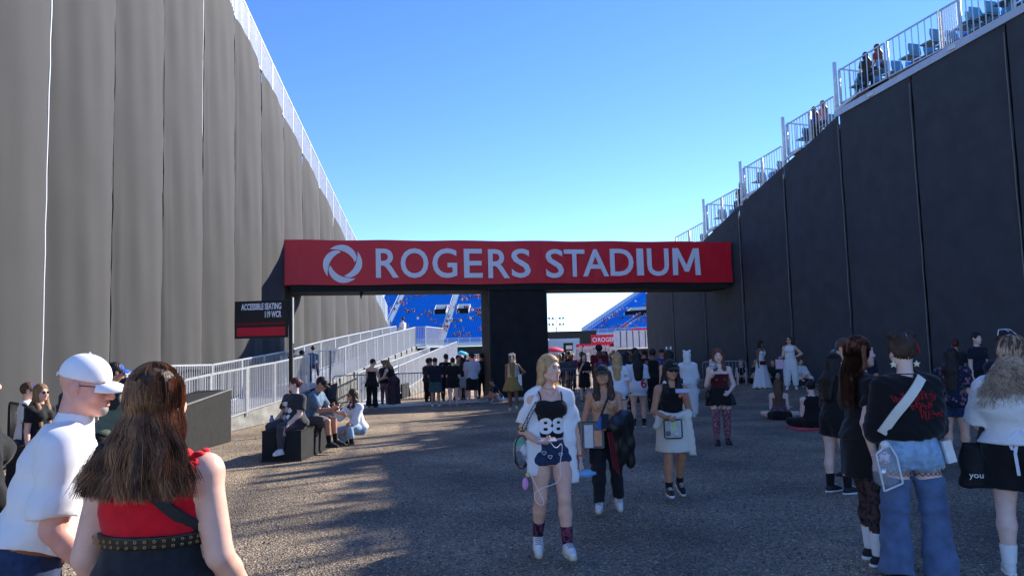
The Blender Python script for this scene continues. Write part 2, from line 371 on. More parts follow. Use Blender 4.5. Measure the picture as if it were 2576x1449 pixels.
def right_row(p, zt):
    """one tread plank with its first seats, running away from the wall"""
    a = p + np.array([0, 0, zt]); e = a - RW_N * 6.0
    MB().bar(a - RW_N * .08, e, 1.25, .09).build('tread', m_tread, right)
    for s in range(6):
        q = a - RW_N * (.42 + .52 * s) + [0, 0, .045]
        o = link('seat', seat_me if s < 2 else seat_m2, None, right, tuple(q), (0, 0, rowrot))
rail_pts = []
for (p0, p1) in BAYS:
    a, b = q7(*p0), q7(*p1); n0, n1 = [(36 - q[1]) / 2.99 for q in (a, b)]; rail_pts.append((n0, a[2], n1, b[2]))
n6, z6 = rail_pts[-1][2], rail_pts[-1][3]
for i in range(5): rail_pts.append((n6 + i * 1.02, z6 + .11 * i, n6 + (i + 1) * 1.02, z6 + .11 * (i + 1)))
for bi, (n0, z0, n1, z1) in enumerate(rail_pts):
    cuts = [n0, (n0 + n1) / 2, n1] if n1 - n0 > .7 else [n0, n1]
    for c0, c1 in zip(cuts[:-1], cuts[1:]):
        za, zb = [z0 + (z1 - z0) * (c - n0) / (n1 - n0) for c in (c0, c1)]
        rail_panel(rw(c0, za - R_RAILH, -.04), rw(c1, zb - R_RAILH, -.04), R_RAILH, 7, m_galv, right, .022, .04, split='each' if bi < 7 else False, gap=.02)
        MB().tube([rw(c0, za - R_RAILH - .25, -.09), rw(c0, za + .02, -.09)], .024, 6).build('post', m_galv, right)
        m_ = (c0 + c1) / 2
        right_row(rw(c0 + .18, 0, -.1), za - R_RAILH + .03)
        if bi >= 4: right_row(rw(m_ + .12, 0, -.1), (za + zb) / 2 - R_RAILH + .10)
for bi in (1, 2, 3, 4):   # the step posts and the cross rails that close each tier
    n0, z0 = rail_pts[bi][0], rail_pts[bi][1]
    MB().box(rw(n0 - .03, z0 - .55, .0), (.09, .09, 1.75)).build('step_post', m_galv, right)
    a = rw(n0 - .02, z0 - R_RAILH + .02, -.12); b = rw(n0 - .02, z0 - R_RAILH - .05, -1.75)
    rail_panel(a, b, 1.15, 8, m_galv, right, .024, .045, split='each', name='cross_rail')
    MB().bar(rw(n0 - .02, z0 - R_RAILH - .18, .03), rw(n0 + .28, z0 - R_RAILH - .02, .05), .05, .09).build('bracket', m_white, right)
MB().bar(rw(3.95, 9.00, .03), rw(13, 10.62, .03), .07, .2).build('stringer_beam', m_alu, right)
for n in np.arange(4.5, 9, 1.0): MB().box(rw(n, rtop(n) + .02, .075), (.22, .05, .1), rz=math.atan2(RW_D[1], RW_D[0])).build('splice_plate', m_white, right)

# ------------------------------------------------------------------ gate arch with its sign
G0 = at(707, 605, 26.9); G1 = at(1838, 603, 30.5); GD = (G1 - G0); GD[2] = 0; GL = float(np.linalg.norm(GD)); GD /= GL; GN = np.array([GD[1], -GD[0], 0])   # GN looks to the camera
gate = empty('entrance_gate', (G0[0], G0[1], 0), math.atan2(GD[1], GD[0]), 'wide entrance gate with red stadium name banner over black centre pillar', 'gate')
def gl(x, y, Y=None):  # pixel -> gate-local (x along, z) on the banner face
    p = on_plane(x, y, G0, GN); d = p - G0; return float(d @ GD), float(p[2])
ZT, ZB = 5.88, 4.27
def bannermesh():
    nu, nv = 60, 6; V = []; F = []
    for i in range(nu + 1):
        for j in range(nv + 1):
            x = GL * i / nu; z = ZB + (ZT - ZB) * j / nv
            V.append((x, .0 + .012 * math.sin(x * 1.9) * math.sin(math.pi * j / nv) + .008 * math.sin(x * 5 + j), z + (.012 * math.sin(x * 2.2) if j == nv else 0) + (.016 * math.sin(x * 1.4 + 1) if j == 0 else 0)))
    k = nv + 1
    for i in range(nu):
        for j in range(nv): q = i * k + j; F.append((q, q + k, q + k + 1, q + 1))
    n = len(V); fr = [i * k + nv for i in range(nu + 1)]; bo = [i * k for i in range(nu + 1)]
    V += [(x, .6, z) for x, _, z in [V[q] for q in fr]] + [(x, .6, z) for x, _, z in [V[q] for q in bo]]
    for i in range(nu):
        F.append((fr[i], fr[i + 1], n + i + 1, n + i)); F.append((bo[i + 1], bo[i], n + nu + 1 + i, n + nu + 2 + i)); F.append((n + i, n + i + 1, n + nu + 2 + i, n + nu + 1 + i))
    L = [j for j in range(nv + 1)]; F.append(tuple(L[::-1]) + (n + nu + 1, n)); Rr = [nu * k + j for j in range(nv + 1)]; F.append(tuple(Rr) + (n + nu, n + 2 * nu + 1))
    return MB().add(V, F, 0, False).mesh('banner')
banner = link('banner', bannermesh(), m_red, gate)
MB().box((GL / 2 + .1, .95, ZB - .06), (GL - .4, 1.75, .34)).build('header_beam', m_clothd, gate)
MB().box((GL / 2 + .1, 1.25, ZB + .7), (GL - .3, 1.25, 1.15)).build('header_box', m_clothd, gate)
xl, _ = gl(1233, 860); xr, _ = gl(1381, 860)
def pillar():
    b = MB(); w = xr - xl; V = []; F = []
    nz, nx = 16, 8
    def face(p0, p1):
        base = len(V)
        for i in range(nx + 1):
            for j in range(nz + 1):
                u, z = i / nx, (ZB - .1) * j / nz; nrm = .03 * math.sin(math.pi * u) * math.sin(z * 1.3 + 1)
                V.append((p0[0] + (p1[0] - p0[0]) * u, p0[1] + (p1[1] - p0[1]) * u - nrm * (1 if p0[1] == p1[1] else 0), z))
        for i in range(nx):
            for j in range(nz): q = base + i * (nz + 1) + j; F.append((q, q + nz + 1, q + nz + 2, q + 1))
    c = [(xl, .15), (xr, .15), (xr, 1.75), (xl, 1.75)]
    for i in range(4): face(c[i], c[(i + 1) % 4])
    return b.add(V, F, 0, True).mesh('pillar')
link('pillar', pillar(), m_clothd, gate)
for x in (xl + .03, xr - .03): MB().box((x, .145, ZB / 2 - .05), (.07, .05, ZB - .2)).build('corner_trim', m_black, gate)
MB().add([(gl(904, 731)[0], .3, 4.1), (gl(916, 731)[0], .3, 4.1), (gl(908, 748)[0], .3, 3.75), (gl(904, 731)[0], .34, 4.1), (gl(916, 731)[0], .34, 4.1), (gl(908, 748)[0], .34, 3.75)], [(0, 2, 1), (3, 4, 5), (0, 1, 4, 3), (1, 2, 5, 4), (2, 0, 3, 5)]).build('loose_flap', m_clothd, gate)
cL = lambda cx, cy, ox: ((ox + cx / 2.7404) * .642, (900 + cy / 2.7404) * .642)
LET = [('R', 1132, 205, 1375, 516, 1060), ('O', 1398, 201, 1690, 520, 1060), ('G', 1740, 202, 1998, 518, 1060), ('E', 2078, 208, 2270, 516, 1060), ('R', 2338, 212, 2560, 521, 1060),
       ('S', 12, 206, 207, 516, 2000), ('S', 380, 210, 562, 518, 2000), ('T', 578, 214, 788, 506, 2000), ('A', 776, 211, 1043, 503, 2000), ('D', 1072, 207, 1310, 496, 2000), ('I', 1357, 204, 1417, 491, 2000), ('U', 1470, 203, 1688, 497, 2000), ('M', 1742, 201, 2026, 488, 2000)]
def flat_letter(name, ply):
    k = len(ply); MB().add([(x, -.06, z) for x, z in ply] + [(x, -.02, z) for x, z in ply], [tuple(range(k)), tuple(range(k, 2 * k))[::-1]] + [(i, k + i, k + (i + 1) % k, (i + 1) % k) for i in range(k)]).build(name, m_letter, gate)
for ch, x0, y0, x1, y1, ox in LET:
    a = gl(*cL(x0, y1, ox)); b = gl(*cL(x1, y0, ox))
    if ch == 'M':
        flat_letter('letter', [(a[0] + x * (b[0] - a[0]), a[1] + z * (b[1] - a[1])) for x, z in ((0, 0), (.015, 1), (.215, 1), (.5, .36), (.76, 1), (.955, 1), (1, 0), (.82, 0), (.80, .70), (.575, .13), (.43, .13), (.195, .70), (.18, 0))][::-1]); continue
    me = text_mesh(ch, 1.0, .02, .012)
    link('letter', fit_mesh(me, a[0], b[0], a[1], b[1], -.045), m_letter, gate)
# round emblem: four crescents chasing each other
ec = gl(*cL(775, 367, 1060)); er = (gl(*cL(990, 367, 1060))[0] - gl(*cL(560, 367, 1060))[0]) / 2
BLADE = [(-.63, .75), (-.52, .835), (-.35, .92), (-.17, .968), (0, .977), (.16, .957), (.3, .9), (.42, .82), (.52, .73), (.60, .625), (.65, .52), (.69, .43), (.70, .34), (.685, .2), (.605, .08), (.55, .20), (.48, .31), (.40, .40), (.31, .49), (.2, .565), (.1, .62), (0, .66), (-.2, .715), (-.42, .752)]
for q in range(4):
    c, s_ = [(1, 0), (0, -1), (-1, 0), (0, 1)][q]
    flat_letter('emblem_blade', [(ec[0] + er * (x * c - z * s_), ec[1] + er * (x * s_ + z * c)) for x, z in BLADE][::-1])

# pale threshold strip under the gate
kerb = MB(); ks = [np.array(p) for p in ((-5.4, 25.6, 0), (-1.0, 27.6, 0), (3.0, 29.9, 0), (6.9, 31.5, 0))]
for a, b in zip(ks[:-1], ks[1:]): kerb.bar(a + [0, 0, .045], b + [0, 0, .045], .32, .09)
tag(kerb.build('threshold_kerb', m_concrete), 'pale cable ramp strip lying on the gravel under the gate', 'kerb')

# ------------------------------------------------------------------ sign on a post
sb = gp(735, 1092); sy = 17.0; sp = at(729, 850, sy)
sign = empty('direction_sign', (sp[0], sp[1], 0), R_(-6), 'black and red accessible seating sign on a dark post before the ramp', 'sign')
ztop = float(at(726, 748, sy)[2]); zb0 = float(at(655, 850, sy)[2]); zb1 = float(at(655, 756, sy)[2]); wb = .0
xw0 = -(at(722, 800, sy)[0] - at(590, 800, sy)[0]) - .06
MB().box((.03, 0, ztop / 2), (.075, .075, ztop)).build('post', m_black, sign); MB().box((.075, -.002, ztop / 2 + 1), (.018, .06, ztop - 2)).build('post_edge', m_galv, sign)
MB().box((xw0 / 2 - .02, -.05, (zb0 + zb1) / 2), (abs(xw0), .04, zb1 - zb0)).build('board', m_black, sign)
hB = zb1 - zb0; bx0, bx1 = xw0 + .02, -.06
for f0, f1, nm, c in ((.06, .29, 'red_band', srgb(196, 24, 52)), (.36, .405, 'dark_red_band', srgb(120, 20, 36)), (.425, .445, 'thin_red_band', srgb(74, 18, 30))):
    MB().box(((bx0 + bx1) / 2, -.072, zb0 + hB * (f0 + f1) / 2), (bx1 - bx0 - .03, .006, hB * (f1 - f0))).build(nm, mat(nm, c, .45, .03, 3, 0), sign)
for tx, f0, f1, x0, x1 in (('ACCESSIBLE SEATING', .755, .93, .10, .91), ('119 WCR', .54, .715, .58, .91)):
    me = fit_mesh(text_mesh(tx, 1, .01, .03), bx0 + (bx1 - bx0) * x0, bx0 + (bx1 - bx0) * x1, zb0 + hB * f0, zb0 + hB * f1, -.074)
    co = [v.co for v in me.vertices]
    for v in me.vertices: v.co.y = -.076 if v.co.y < -.074 else -.071
    link('lettering', me, m_letter, sign)

# ------------------------------------------------------------------ access ramps with picket rails
def deck1(y): return float(np.interp(y, [13.5, 18.4, 20.8, 26.7, 29.2, 33.9, 44, 46], [.02, .36, .47, .86, 1.14, 1.53, 2.30, 2.42]))
def r1x(y): return float(np.interp(y, [13.5, 18.4, 26.7, 29.2, 33.9, 44, 46], [-6.95, -6.74, -6.32, -6.05, -5.86, -5.52, -5.45]))
ramp = empty('access_ramp', (-6.5, 16, 0), 0, 'long steel access ramp rising along the wrapped left grandstand to its far end', 'ramp')
ro = np.array([-6.5, 16, 0.])
def rail_run(pts, nper, parent, org, each_until=0, h=1.08, m=None, w=.02):
    for (a, b) in zip(pts[:-1], pts[1:]):
        a, b = np.asarray(a, float), np.asarray(b, float); L = np.linalg.norm(b - a)
        nb = max(3, int(L / nper))
        rail_panel(a - org, b - org, h, nb, m or m_galv, parent, w, .045, split='each' if min(a[1], b[1]) < each_until else False, gap=.012)
        MB().box(a - org + [0, 0, h / 2 - .05], (.05, .05, h + .1)).build('rail_post', m or m_galv, parent)
ys1 = [13.6, 15.5, 17.3, 19.2, 19.45, 21.3, 22.8, 24.3]
F1 = [(r1x(y) + (.06 if y == 19.2 else 0), y, deck1(y)) for y in ys1]
rail_run(F1, .13, ramp, ro, 25)
ys2 = [26.6, 28.2, 29.8, 31.3, 32.8, 33.3, 34.6, 36.3, 38, 39.8, 41.6, 43.6]
rail_run([(r1x(y), y, deck1(y)) for y in ys2] + [(-5.0, 43.9, 2.3), (-4.3, 47.5, 2.3)], .12, ramp, ro, 0)
rail_run([(r1x(24.3), 24.3, deck1(24.3)), (r1x(24.3) - 1.0, 24.75, deck1(24.5))], .13, ramp, ro, 30)   # the open gate leaf
rail_run([(r1x(26.6), 26.6, deck1(26.6)), (r1x(26.6) - .9, 26.2, deck1(26.4))], .13, ramp, ro, 30)
def r2x(y): return float((LW_P + LW_D * ((y - 14.3) / LW_D[1]))[0]) + .42
ysb = [15.0, 16.4, 18.0, 18.4, 20.6, 22.6, 24.4, 26.4, 28.4, 30.5, 32.6, 34.8, 37, 39.4, 42, 44.2, 46]
rail_run([(r2x(y), y, deck1(y) + (.14 if y < 20 else .03)) for y in ysb], .13, ramp, ro, 22)
dk = MB(); yy = np.linspace(13.5, 46, 40)
V = [(r1x(y) if s else r2x(y), y, deck1(y)) for y in yy for s in (0, 1)]; V = [np.array(p) - ro for p in V]
dk.add(V, [(2 * i, 2 * i + 1, 2 * i + 3, 2 * i + 2) for i in range(39)]); dk.build('deck', m_alu, ramp)
def skirt(pts, parent, org, m, seed=0, name='skirt', amp=.03):
    """wrinkled cloth hanging from the ramp's edge to the ground"""
    r = np.random.RandomState(seed); P = np.array(pts, float); d = np.r_[0, np.cumsum(np.linalg.norm(np.diff(P[:, :2], axis=0), axis=1))]
    nu = max(8, int(d[-1] / .12)); nv = 10; V = []
    for i in range(nu + 1):
        s = d[-1] * i / nu; p = [np.interp(s, d, P[:, k]) for k in range(3)]
        for j in range(nv + 1):
            w = j / nv; o = amp * (math.sin(s * 4.1 + w * 5) * .6 + math.sin(s * 9.3 - w * 7 + 1) * .4) * math.sin(math.pi * min(1, w * 1.15)) + (1 - w) * .05
            V.append((p[0] + o, p[1] - .3 * o, p[2] * w + .012 * (1 - w)))
    k = nv + 1; i, j = np.meshgrid(np.arange(nu), np.arange(nv), indexing='ij'); q = (i * k + j).ravel()
    return link(name, np_mesh(name, np.array(V) - org, np.stack([q, q + k, q + k + 1, q + 1], 1), True), m, parent)
skirt([(r1x(y) + .03, y, deck1(y) - .02) for y in (15.9, 18, 20.8, 24.4)], ramp, ro, m_skirt, 1)
skirt([(r1x(y) + .03, y, deck1(y) - .02) for y in np.linspace(26.6, 44, 8)], ramp, ro, m_skirt, 2)
skirt([(r1x(24.4) + .02, 24.42, .7), (r1x(24.4) + .5, 24.6, .78), (r1x(26.6) + .3, 26.4, .86)], ramp, ro, m_clothd, 3)
for y in np.arange(27.5, 44, 1.62): MB().box(np.array([r1x(y) + .05, y, deck1(y) - .09]) - ro, (.05, .06, .22)).build('rail_foot', m_black, ramp)

low = empty('access_ramp', (-5, 30, 0), 0, 'lower switchback ramp with pale picket rails behind the crowd barriers', 'ramp'); lo_ = np.array([-5., 30, 0])
def deck2(y): return float(np.interp(y, [27, 34, 48, 60], [.05, .42, 1.15, 1.72]))
rail_run([(-5.5 + .014 * (y - 27), y, deck2(y)) for y in (27.2, 29.2, 31.2, 33.4, 35.5, 37.8, 40, 42.5, 45, 48)], .12, low, lo_, 0)
rail_run([(-4.55 + .006 * (y - 32), y, deck2(y)) for y in (30.6, 32.6, 34.8, 36.8, 39, 41.5, 44, 47, 50, 53.5, 57, 60)], .12, low, lo_, 0)
MB().tube([np.array([-5.2 + .013 * (y - 27), y, deck2(y) + .86]) - lo_ for y in (27.8, 34, 40, 47)], .028, 6).build('hand_rail', m_white, low)
MB().tube([np.array([-5.2 + .013 * (y - 27), y, deck2(y) + .62]) - lo_ for y in (27.8, 34, 40, 47)], .02, 6).build('hand_rail', m_white, low)
V = [np.array(p) - lo_ for y in np.linspace(27, 60, 20) for p in ((-5.55 + .014 * (y - 27), y, deck2(y)), (-4.5 + .006 * (y - 32), y, deck2(y)))]
MB().add(V, [(2 * i, 2 * i + 1, 2 * i + 3, 2 * i + 2) for i in range(19)]).build('deck', m_alu, low)
skirt([(-4.5 + .006 * (y - 32), y, deck2(y)) for y in (33.2, 38, 44, 50, 60)], low, lo_, m_skirt, 6)
MB().box(np.array([-4.53, 32.0, .3]) - lo_, (.08, 2.0, .55)).build('dark_opening', m_dark, low)

# black covered block beside the ramp's foot
blk = empty('covered_block', (-5.85, 16, 0), 0, 'black fabric covered block with sloping top before the ramp rails', 'block')
pq = [(-5.84, 16.0, 1.06), (-6.06, 10.4, .52), (-6.85, 10.5, .52), (-6.55, 16.05, 1.06)]
V = [np.array(p) - (-5.85, 16, 0) for p in pq]; V += [p * np.array([1, 1, 0]) + [0, 0, .01] for p in V]
MB().add(V, [(0, 1, 2, 3), (4, 5, 1, 0), (5, 6, 2, 1), (6, 7, 3, 2), (7, 4, 0, 3), (7, 6, 5, 4)][:]).build('cover', mat('dark_scrim', srgb(36, 37, 37), .85, .22, 9, .35, 60, spec=.3), blk)
MB().bar(V[0] + [0, 0, .012], V[1] + [0, 0, .012], .05, .02).build('seam_edge', m_skirt, blk)

# ------------------------------------------------------------------ crowd barriers
def barrier(a, b, label, m=m_galvd, group='crowd barriers', each=True, h=1.08):
    a, b = np.array([*a, 0.]), np.array([*b, 0.]); a[2], b[2] = ground_z(a[0], a[1]), ground_z(b[0], b[1])
    L = np.linalg.norm(b - a); o = empty('crowd_barrier', tuple(a), math.atan2(b[1] - a[1], b[0] - a[0]), label, 'barrier', group)
    r = .12; z0 = .17
    loop = [(0, 0, z0), (0, 0, h - r)] + [(r - r * math.cos(t), 0, h - r + r * math.sin(t)) for t in (.5, 1.05, 1.57)] + [(L - r + r * math.sin(t), 0, h - r + r * math.cos(t)) for t in (0, .5, 1.05, 1.57)] + [(L, 0, z0), (L / 2, 0, z0), (0, 0, z0)]
    MB().tube(loop, .02, 6).build('frame', m, o)
    nb = int(L / .125)
    if each:
        me = MB().tube([(0, 0, z0), (0, 0, h)], .009, 5).mesh('bar'); me.materials.append(m)
        for i in range(nb): link('bar', me, None, o, (L * (i + 1) / (nb + 1), 0, 0))
    else:
        g = MB()
        for i in range(nb): x = L * (i + 1) / (nb + 1); g.box((x, 0, (z0 + h) / 2), (.018, .018, h - z0))
        g.build('bars', m, o)['kind'] = 'stuff'
    for x in (.2, L - .2): MB().tube([(x, -.28, .012), (x, 0, .1), (x, 0, z0)], .016, 5).build('foot', m, o); MB().tube([(x, 0, .1), (x, .28, .012)], .016, 5).build('foot', m, o)
    return o
barrier((-6.15, 26.3), (-4.35, 26.9), 'steel crowd barrier behind the woman in black peplum top')
barrier((-4.3, 26.95), (-2.95, 27.9), 'steel crowd barrier between striped trousers woman and the men in navy shirts')
barrier((1.15, 27.2), (2.9, 28.6), 'steel crowd barrier beside the black pillar behind blonde walker')
barrier((3.0, 28.7), (5.1, 29.6), 'steel crowd barrier behind the white jersey women')
barrier((5.2, 29.6), (7.1, 30.6), 'steel crowd barrier behind the dark tank top woman under the gate')
barrier((6.9, 28.4), (8.35, 28.0), 'steel crowd barrier by black screen behind red haired woman')
barrier((-8.0, 12.3), (-6.9, 11.0), 'dark crowd barrier behind the man in white cap', m_black)
barrier((-5.4, 9.6), (-4.6, 10.4), 'dark slatted barrier beside green top woman at left', m_black)
MB_ = MB(); g0 = gp(874, 1010)
hoop = empty('wire_hoop', tuple(g0), R_(10), 'bent wire arch fence leaning on grey ramp skirt', 'fence')
MB_.tube([(-.32, 0, 0), (-.12, 0, .75), (0, 0, 1.05), (.1, 0, .8), (.2, 0, 0)], .012, 5); MB_.build('frame', m_galvd, hoop)
for i in range(8): MB().tube([(-.28 + .06 * i, 0, .02), (-.08 + .03 * i, 0, .75 - .02 * abs(i - 3))], .005, 4).build('wire', m_galvd, hoop)

# ------------------------------------------------------------------ inside the stadium, seen through the gate
def far_stand(name, label, base, u, wdir, nu, nrow, rise, run, aisles, vom, seat_w=.5, first=2.0, left_rail=False):
    base, u, wdir = np.array(base, float), np.array([*u, 0.]), np.array([*wdir, 0.]); u /= np.linalg.norm(u); wdir /= np.linalg.norm(wdir)
    o = empty(name, tuple(base), 0, label, 'grandstand'); L = nu * seat_w
    V = []; F = []
    for r in range(nrow):
        for z, w in ((rise * r, run * r), (rise * r, run * (r + 1)), (rise * (r + 1), run * (r + 1))):
            for s in (0, L): V.append(u * s + wdir * w + [0, 0, z])
    for q in range(len(V) // 2 - 1): F.append((2 * q, 2 * q + 1, 2 * q + 3, 2 * q + 2))
    link('terrace', np_mesh('terrace', np.array(V), F), mat('stand_deck', srgb(22, 80, 170), .7, .1, 2, 0), o)
    # seats, joined: back plate and pan
    pos = []
    for r in range(nrow):
        for s in range(nu):
            x = (s + .5) * seat_w
            if any(abs(x - (ax + 0 * r)) < .75 for ax in aisles): continue
            if any(v0 < x < v1 and r0 <= r < r1 for v0, v1, r0, r1 in vom): continue
            pos.append((x, r))
    pos = np.array(pos); n = len(pos)
    C = u[None] * pos[:, :1] + wdir[None] * (pos[:, 1:] + .45) * run + np.array([0, 0, 1])[None] * pos[:, 1:] * rise
    bx = np.array([(-1, 0, 0), (1, 0, 0), (1, 0, 1), (-1, 0, 1), (-1, 1, 0), (1, 1, 0)], float)
    sv = []
    hw = seat_w * .42
    loc = np.array([(-hw, .22, .42), (hw, .22, .42), (hw, .3, .84), (-hw, .3, .84), (-hw, -.18, .45), (hw, -.18, .45)])
    W = loc[:, 0, None] * u + loc[:, 1, None] * wdir + loc[:, 2, None] * np.array([0, 0, 1])
    v = (C[:, None] + W[None]).reshape(-1, 3); f = (np.array([(0, 1, 2, 3), (4, 5, 1, 0)])[None] + 6 * np.arange(n)[:, None, None]).reshape(-1, 4)
    e = link('seats', np_mesh('seats', v, f), m_seat, o); e['kind'] = 'stuff'
    for ax in aisles:
        b = MB()
        for r in range(nrow * 2): b.box(u * ax + wdir * (run * (r + .5) / 2) + [0, 0, rise * (r + 1) / 2 - .02], (1.3, run / 2, rise / 2 + .1), rz=math.atan2(u[1], u[0]))
        b.build('aisle', m_galv, o)
        MB().tube([u * (ax - .65) + [0, 0, .9], u * (ax - .65) + wdir * run * nrow + [0, 0, rise * nrow + .9]], .06, 4).build('aisle_rail', m_white, o)
    for v0, v1, r0, r1 in vom:
        zb = rise * r0
        MB().box(u * (v0 + v1) / 2 + wdir * (run * (r0 + r1) / 2 + .4) + [0, 0, zb + .8], (v1 - v0, run * (r1 - r0), 1.7), rz=math.atan2(u[1], u[0])).build('opening', m_dark, o)
        MB().box(u * (v0 + v1) / 2 + wdir * (run * r1) + [0, 0, rise * r1 + .55], (v1 - v0 + .3, .12, 1.1), rz=math.atan2(u[1], u[0])).build('back_guard', m_white, o)
        for s in (v0 - .1, v1 + .1):
            a = u * s + wdir * run * r0 + [0, 0, zb + .4]; b_ = u * s + wdir * run * r1 + [0, 0, rise * r1 + .5]
            MB().bar(a, b_, .12, 1.3).build('side_guard', m_white, o)
    fr = MB(); npan = int(L / 2.4)
    for i in range(npan + 1): fr.box(u * (L * i / npan) - wdir * .3 + [0, 0, .1], (.1, .1, 1.5), rz=math.atan2(u[1], u[0]))
    fr.bar(-wdir * .3 + [0, 0, .85], u * L - wdir * .3 + [0, 0, .85], .08); fr.bar(-wdir * .3 + [0, 0, -.7], u * L - wdir * .3 + [0, 0, -.7], .5, .5)
    fr.build('front_rail', m_galv, o)
    pl = MB(); pl.bar(-wdir * .28 + [0, 0, .05], u * L - wdir * .28 + [0, 0, .05], .02, 1.3); pl.build('front_glazing', mat('frosted_panel', srgb(120, 165, 215), .3, .05, 2, 0, alpha=.75), o)
    wallz = base[2]
    MB().bar(np.array([0, 0, -wallz / 2 - .5]) + wdir * .6, u * L + wdir * .6 + np.array([0, 0, -wallz / 2 - .5]), .3, wallz - 1).build('fascia', m_black, o)
    return o, base, u, wdir
b0 = at(905, 866, 172); b0[2] = 4.9
FS1, fb1, fu1, fw1 = far_stand('far_grandstand', 'far blue seat grandstand seen through left gate opening', b0, (1, -.05), (.08, 1), 74, 46, .44, .82, (4.5, 18.4), [(14.6, 17.3, 15, 19), (20.0, 22.7, 15, 19), (-1, 2.5, 13, 17)])
b1 = at(1466, 838, 196); b1[2] = float(b1[2])
FS2, fb2, fu2, fw2 = far_stand('far_grandstand', 'distant blue seat grandstand with raked left edge in right gate opening', b1, (.8, -.6), (.6, .8), 150, 44, .31, .86, (11.0, 30), [(6, 13, 13, 18)])
rr = MB()
for i in range(44):
    p = fw2 * .86 * i + [0, 0, .31 * i]; rr.box(p - fu2 * .3 + [0, 0, .7], (.12, .12, 1.5))
rr.bar(-fu2 * .3 + [0, 0, 1.4], fw2 * .86 * 44 - fu2 * .3 + [0, 0, .31 * 44 + 1.4], .12); rr.build('edge_rail', m_white, FS2)
MB().bar(-fu2 * .32 + [0, 0, .6], fw2 * .86 * 44 - fu2 * .32 + [0, 0, .31 * 44 + .6], .04, 1.4).build('edge_glazing', MATS['frosted_panel'], FS2)

def box_thing(name, label, cat, px0, px1, py0, py1, Y, depth, m, group=None, zb=None):
    a, b = at(px0, py1, Y), at(px1, py0, Y); z0 = a[2] if zb is None else zb
    o = MB().box((0, depth / 2, (b[2] - z0) / 2), (abs(b[0] - a[0]), depth, b[2] - z0)).build(name, m, None, ((a[0] + b[0]) / 2, Y, z0))
    return tag(o, label, cat, group)
bw = empty('black_barrier_wall', (float(at(1421, 850, 150)[0]), 150, 0), 0, 'black draped wall with an open passage left of distant seats', 'wall')
aX = lambda x: float(at(x, 850, 150)[0]) - bw.location.x; aZ = lambda y: float(at(1421, y, 150)[2])
MB().box(((aX(1330) + aX(1500)) / 2, 0, (aZ(833) + aZ(851)) / 2), (aX(1500) - aX(1330), 1.5, aZ(833) - aZ(851))).build('lintel', m_black, bw)
MB().box((aX(1351), 0, aZ(851) / 2), (aX(1372) - aX(1330), 1.4, aZ(851))).build('leg', m_black, bw); MB().box((aX(1480), 0, aZ(851) / 2), (aX(1503) - aX(1459), 1.4, aZ(851))).build('leg', m_black, bw)
tn = empty('marquee', (float(at(1425, 860, 190)[0]), 190, 0), 0, 'low white marquee beyond the black passage', 'tent')
wT = 9.5; zT = float(at(1425, 861, 190)[2])
MB().box((0, 0, zT / 2), (wT, 6, zT)).build('side_wall', m_white, tn); MB().prism([(-wT / 2 - .3, zT), (wT / 2 + .3, zT), (wT / 2 - 1, zT + 1.4), (-wT / 2 + 1, zT + 1.4)], -3.2, 3.2, M=np.array([[1, 0, 0], [0, 0, 1], [0, 1, 0]])).build('roof', m_white, tn)
tag(MB().box((0, 0, .9), (7, .3, 1.4)).build('green_hoarding', mat('green_board', srgb(70, 150, 110), .6), None, (float(at(1436, 878, 140)[0]), 140, 0)), 'low green hoarding before the white marquee', 'hoarding')
for k, (x0, x1, y0, y1, Y, sx) in enumerate(((1488, 1556, 840, 866, 105, 'ROGERS'), (1450, 1535, 863, 880, 95, 'ROGERS SEAT'))):
    a, b = at(x0, y1, Y), at(x1, y0, Y); w, h = b[0] - a[0], b[2] - a[2]
    o = empty('banner_board', (a[0], Y, 0), 0, ('upper' if k == 0 else 'lower') + ' distant red banner board with white name lettering inside stadium', 'banner', 'red banner boards')
    MB().box((w / 2, .15, a[2] + h / 2), (w, .3, h)).build('board', m_red, o); MB().box((w / 2, .4, a[2] / 2), (w, .2, a[2])).build('base', m_black, o)
    link('lettering', fit_mesh(text_mesh(sx, 1, .02, .015), w * .24, w * .96, a[2] + h * .25, a[2] + h * .7, -.04), m_letter, o)
    rg = MB(); rg.tube([(w * .12 + h * .2 * math.cos(t), -.03, a[2] + h * .48 + h * .2 * math.sin(t)) for t in np.linspace(0, 6.28, 14)], h * .05, 5); rg.build('emblem', m_letter, o)
# pale picket platform at the right of the opening
pf = empty('camera_platform', (0, 0, 0), 0, 'white picket railed platform at right edge of the gate opening', 'platform')
A, B = at(1546, 872, 60), at(1640, 872, 60)
for i in range(6):
    p, q = A + (B - A) * i / 6, A + (B - A) * (i + 1) / 6; rail_panel(p, q, float(at(1590, 832, 60)[2] - p[2]), 6, m_white, pf, .07, .09)
MB().box((A + B) / 2 + [0, 1.4, -.1], (B[0] - A[0], 2.6, .12)).build('deck', m_white, pf)
MB().box((A + B) / 2 + [0, 1.4, 0] - [0, 0, A[2] / 2 + .1], (B[0] - A[0], 2.4, A[2] - .05)).build('skirt', m_black, pf)
MB().box((A + B) / 2 + [1.3, 2.9, .75], (1.9, .1, 1.5)).build('red_panel', m_red, pf)
pole = empty('light_mast', (float(at(1400, 830, 240)[0]), 240, 0), 0, 'tall slender light mast against the pale sky', 'light mast')
zt = float(at(1396, 800, 240)[2]); MB().tube([(0, 0, 0), (0, 0, zt)], [.25, .16], 6).build('pole', m_galvd, pole)
for z in (zt - .3, zt - 2.2): MB().bar((-2.4, 0, z), (2.4, 0, z), .16).build('crossarm', m_galvd, pole)
for z in (zt - .3, zt - 2.2):
    for x in (-2.2, -1.1, 1.1, 2.2): MB().box((x, -.2, z + .35), (.7, .4, .5)).build('lamp_head', m_galvd, pole)
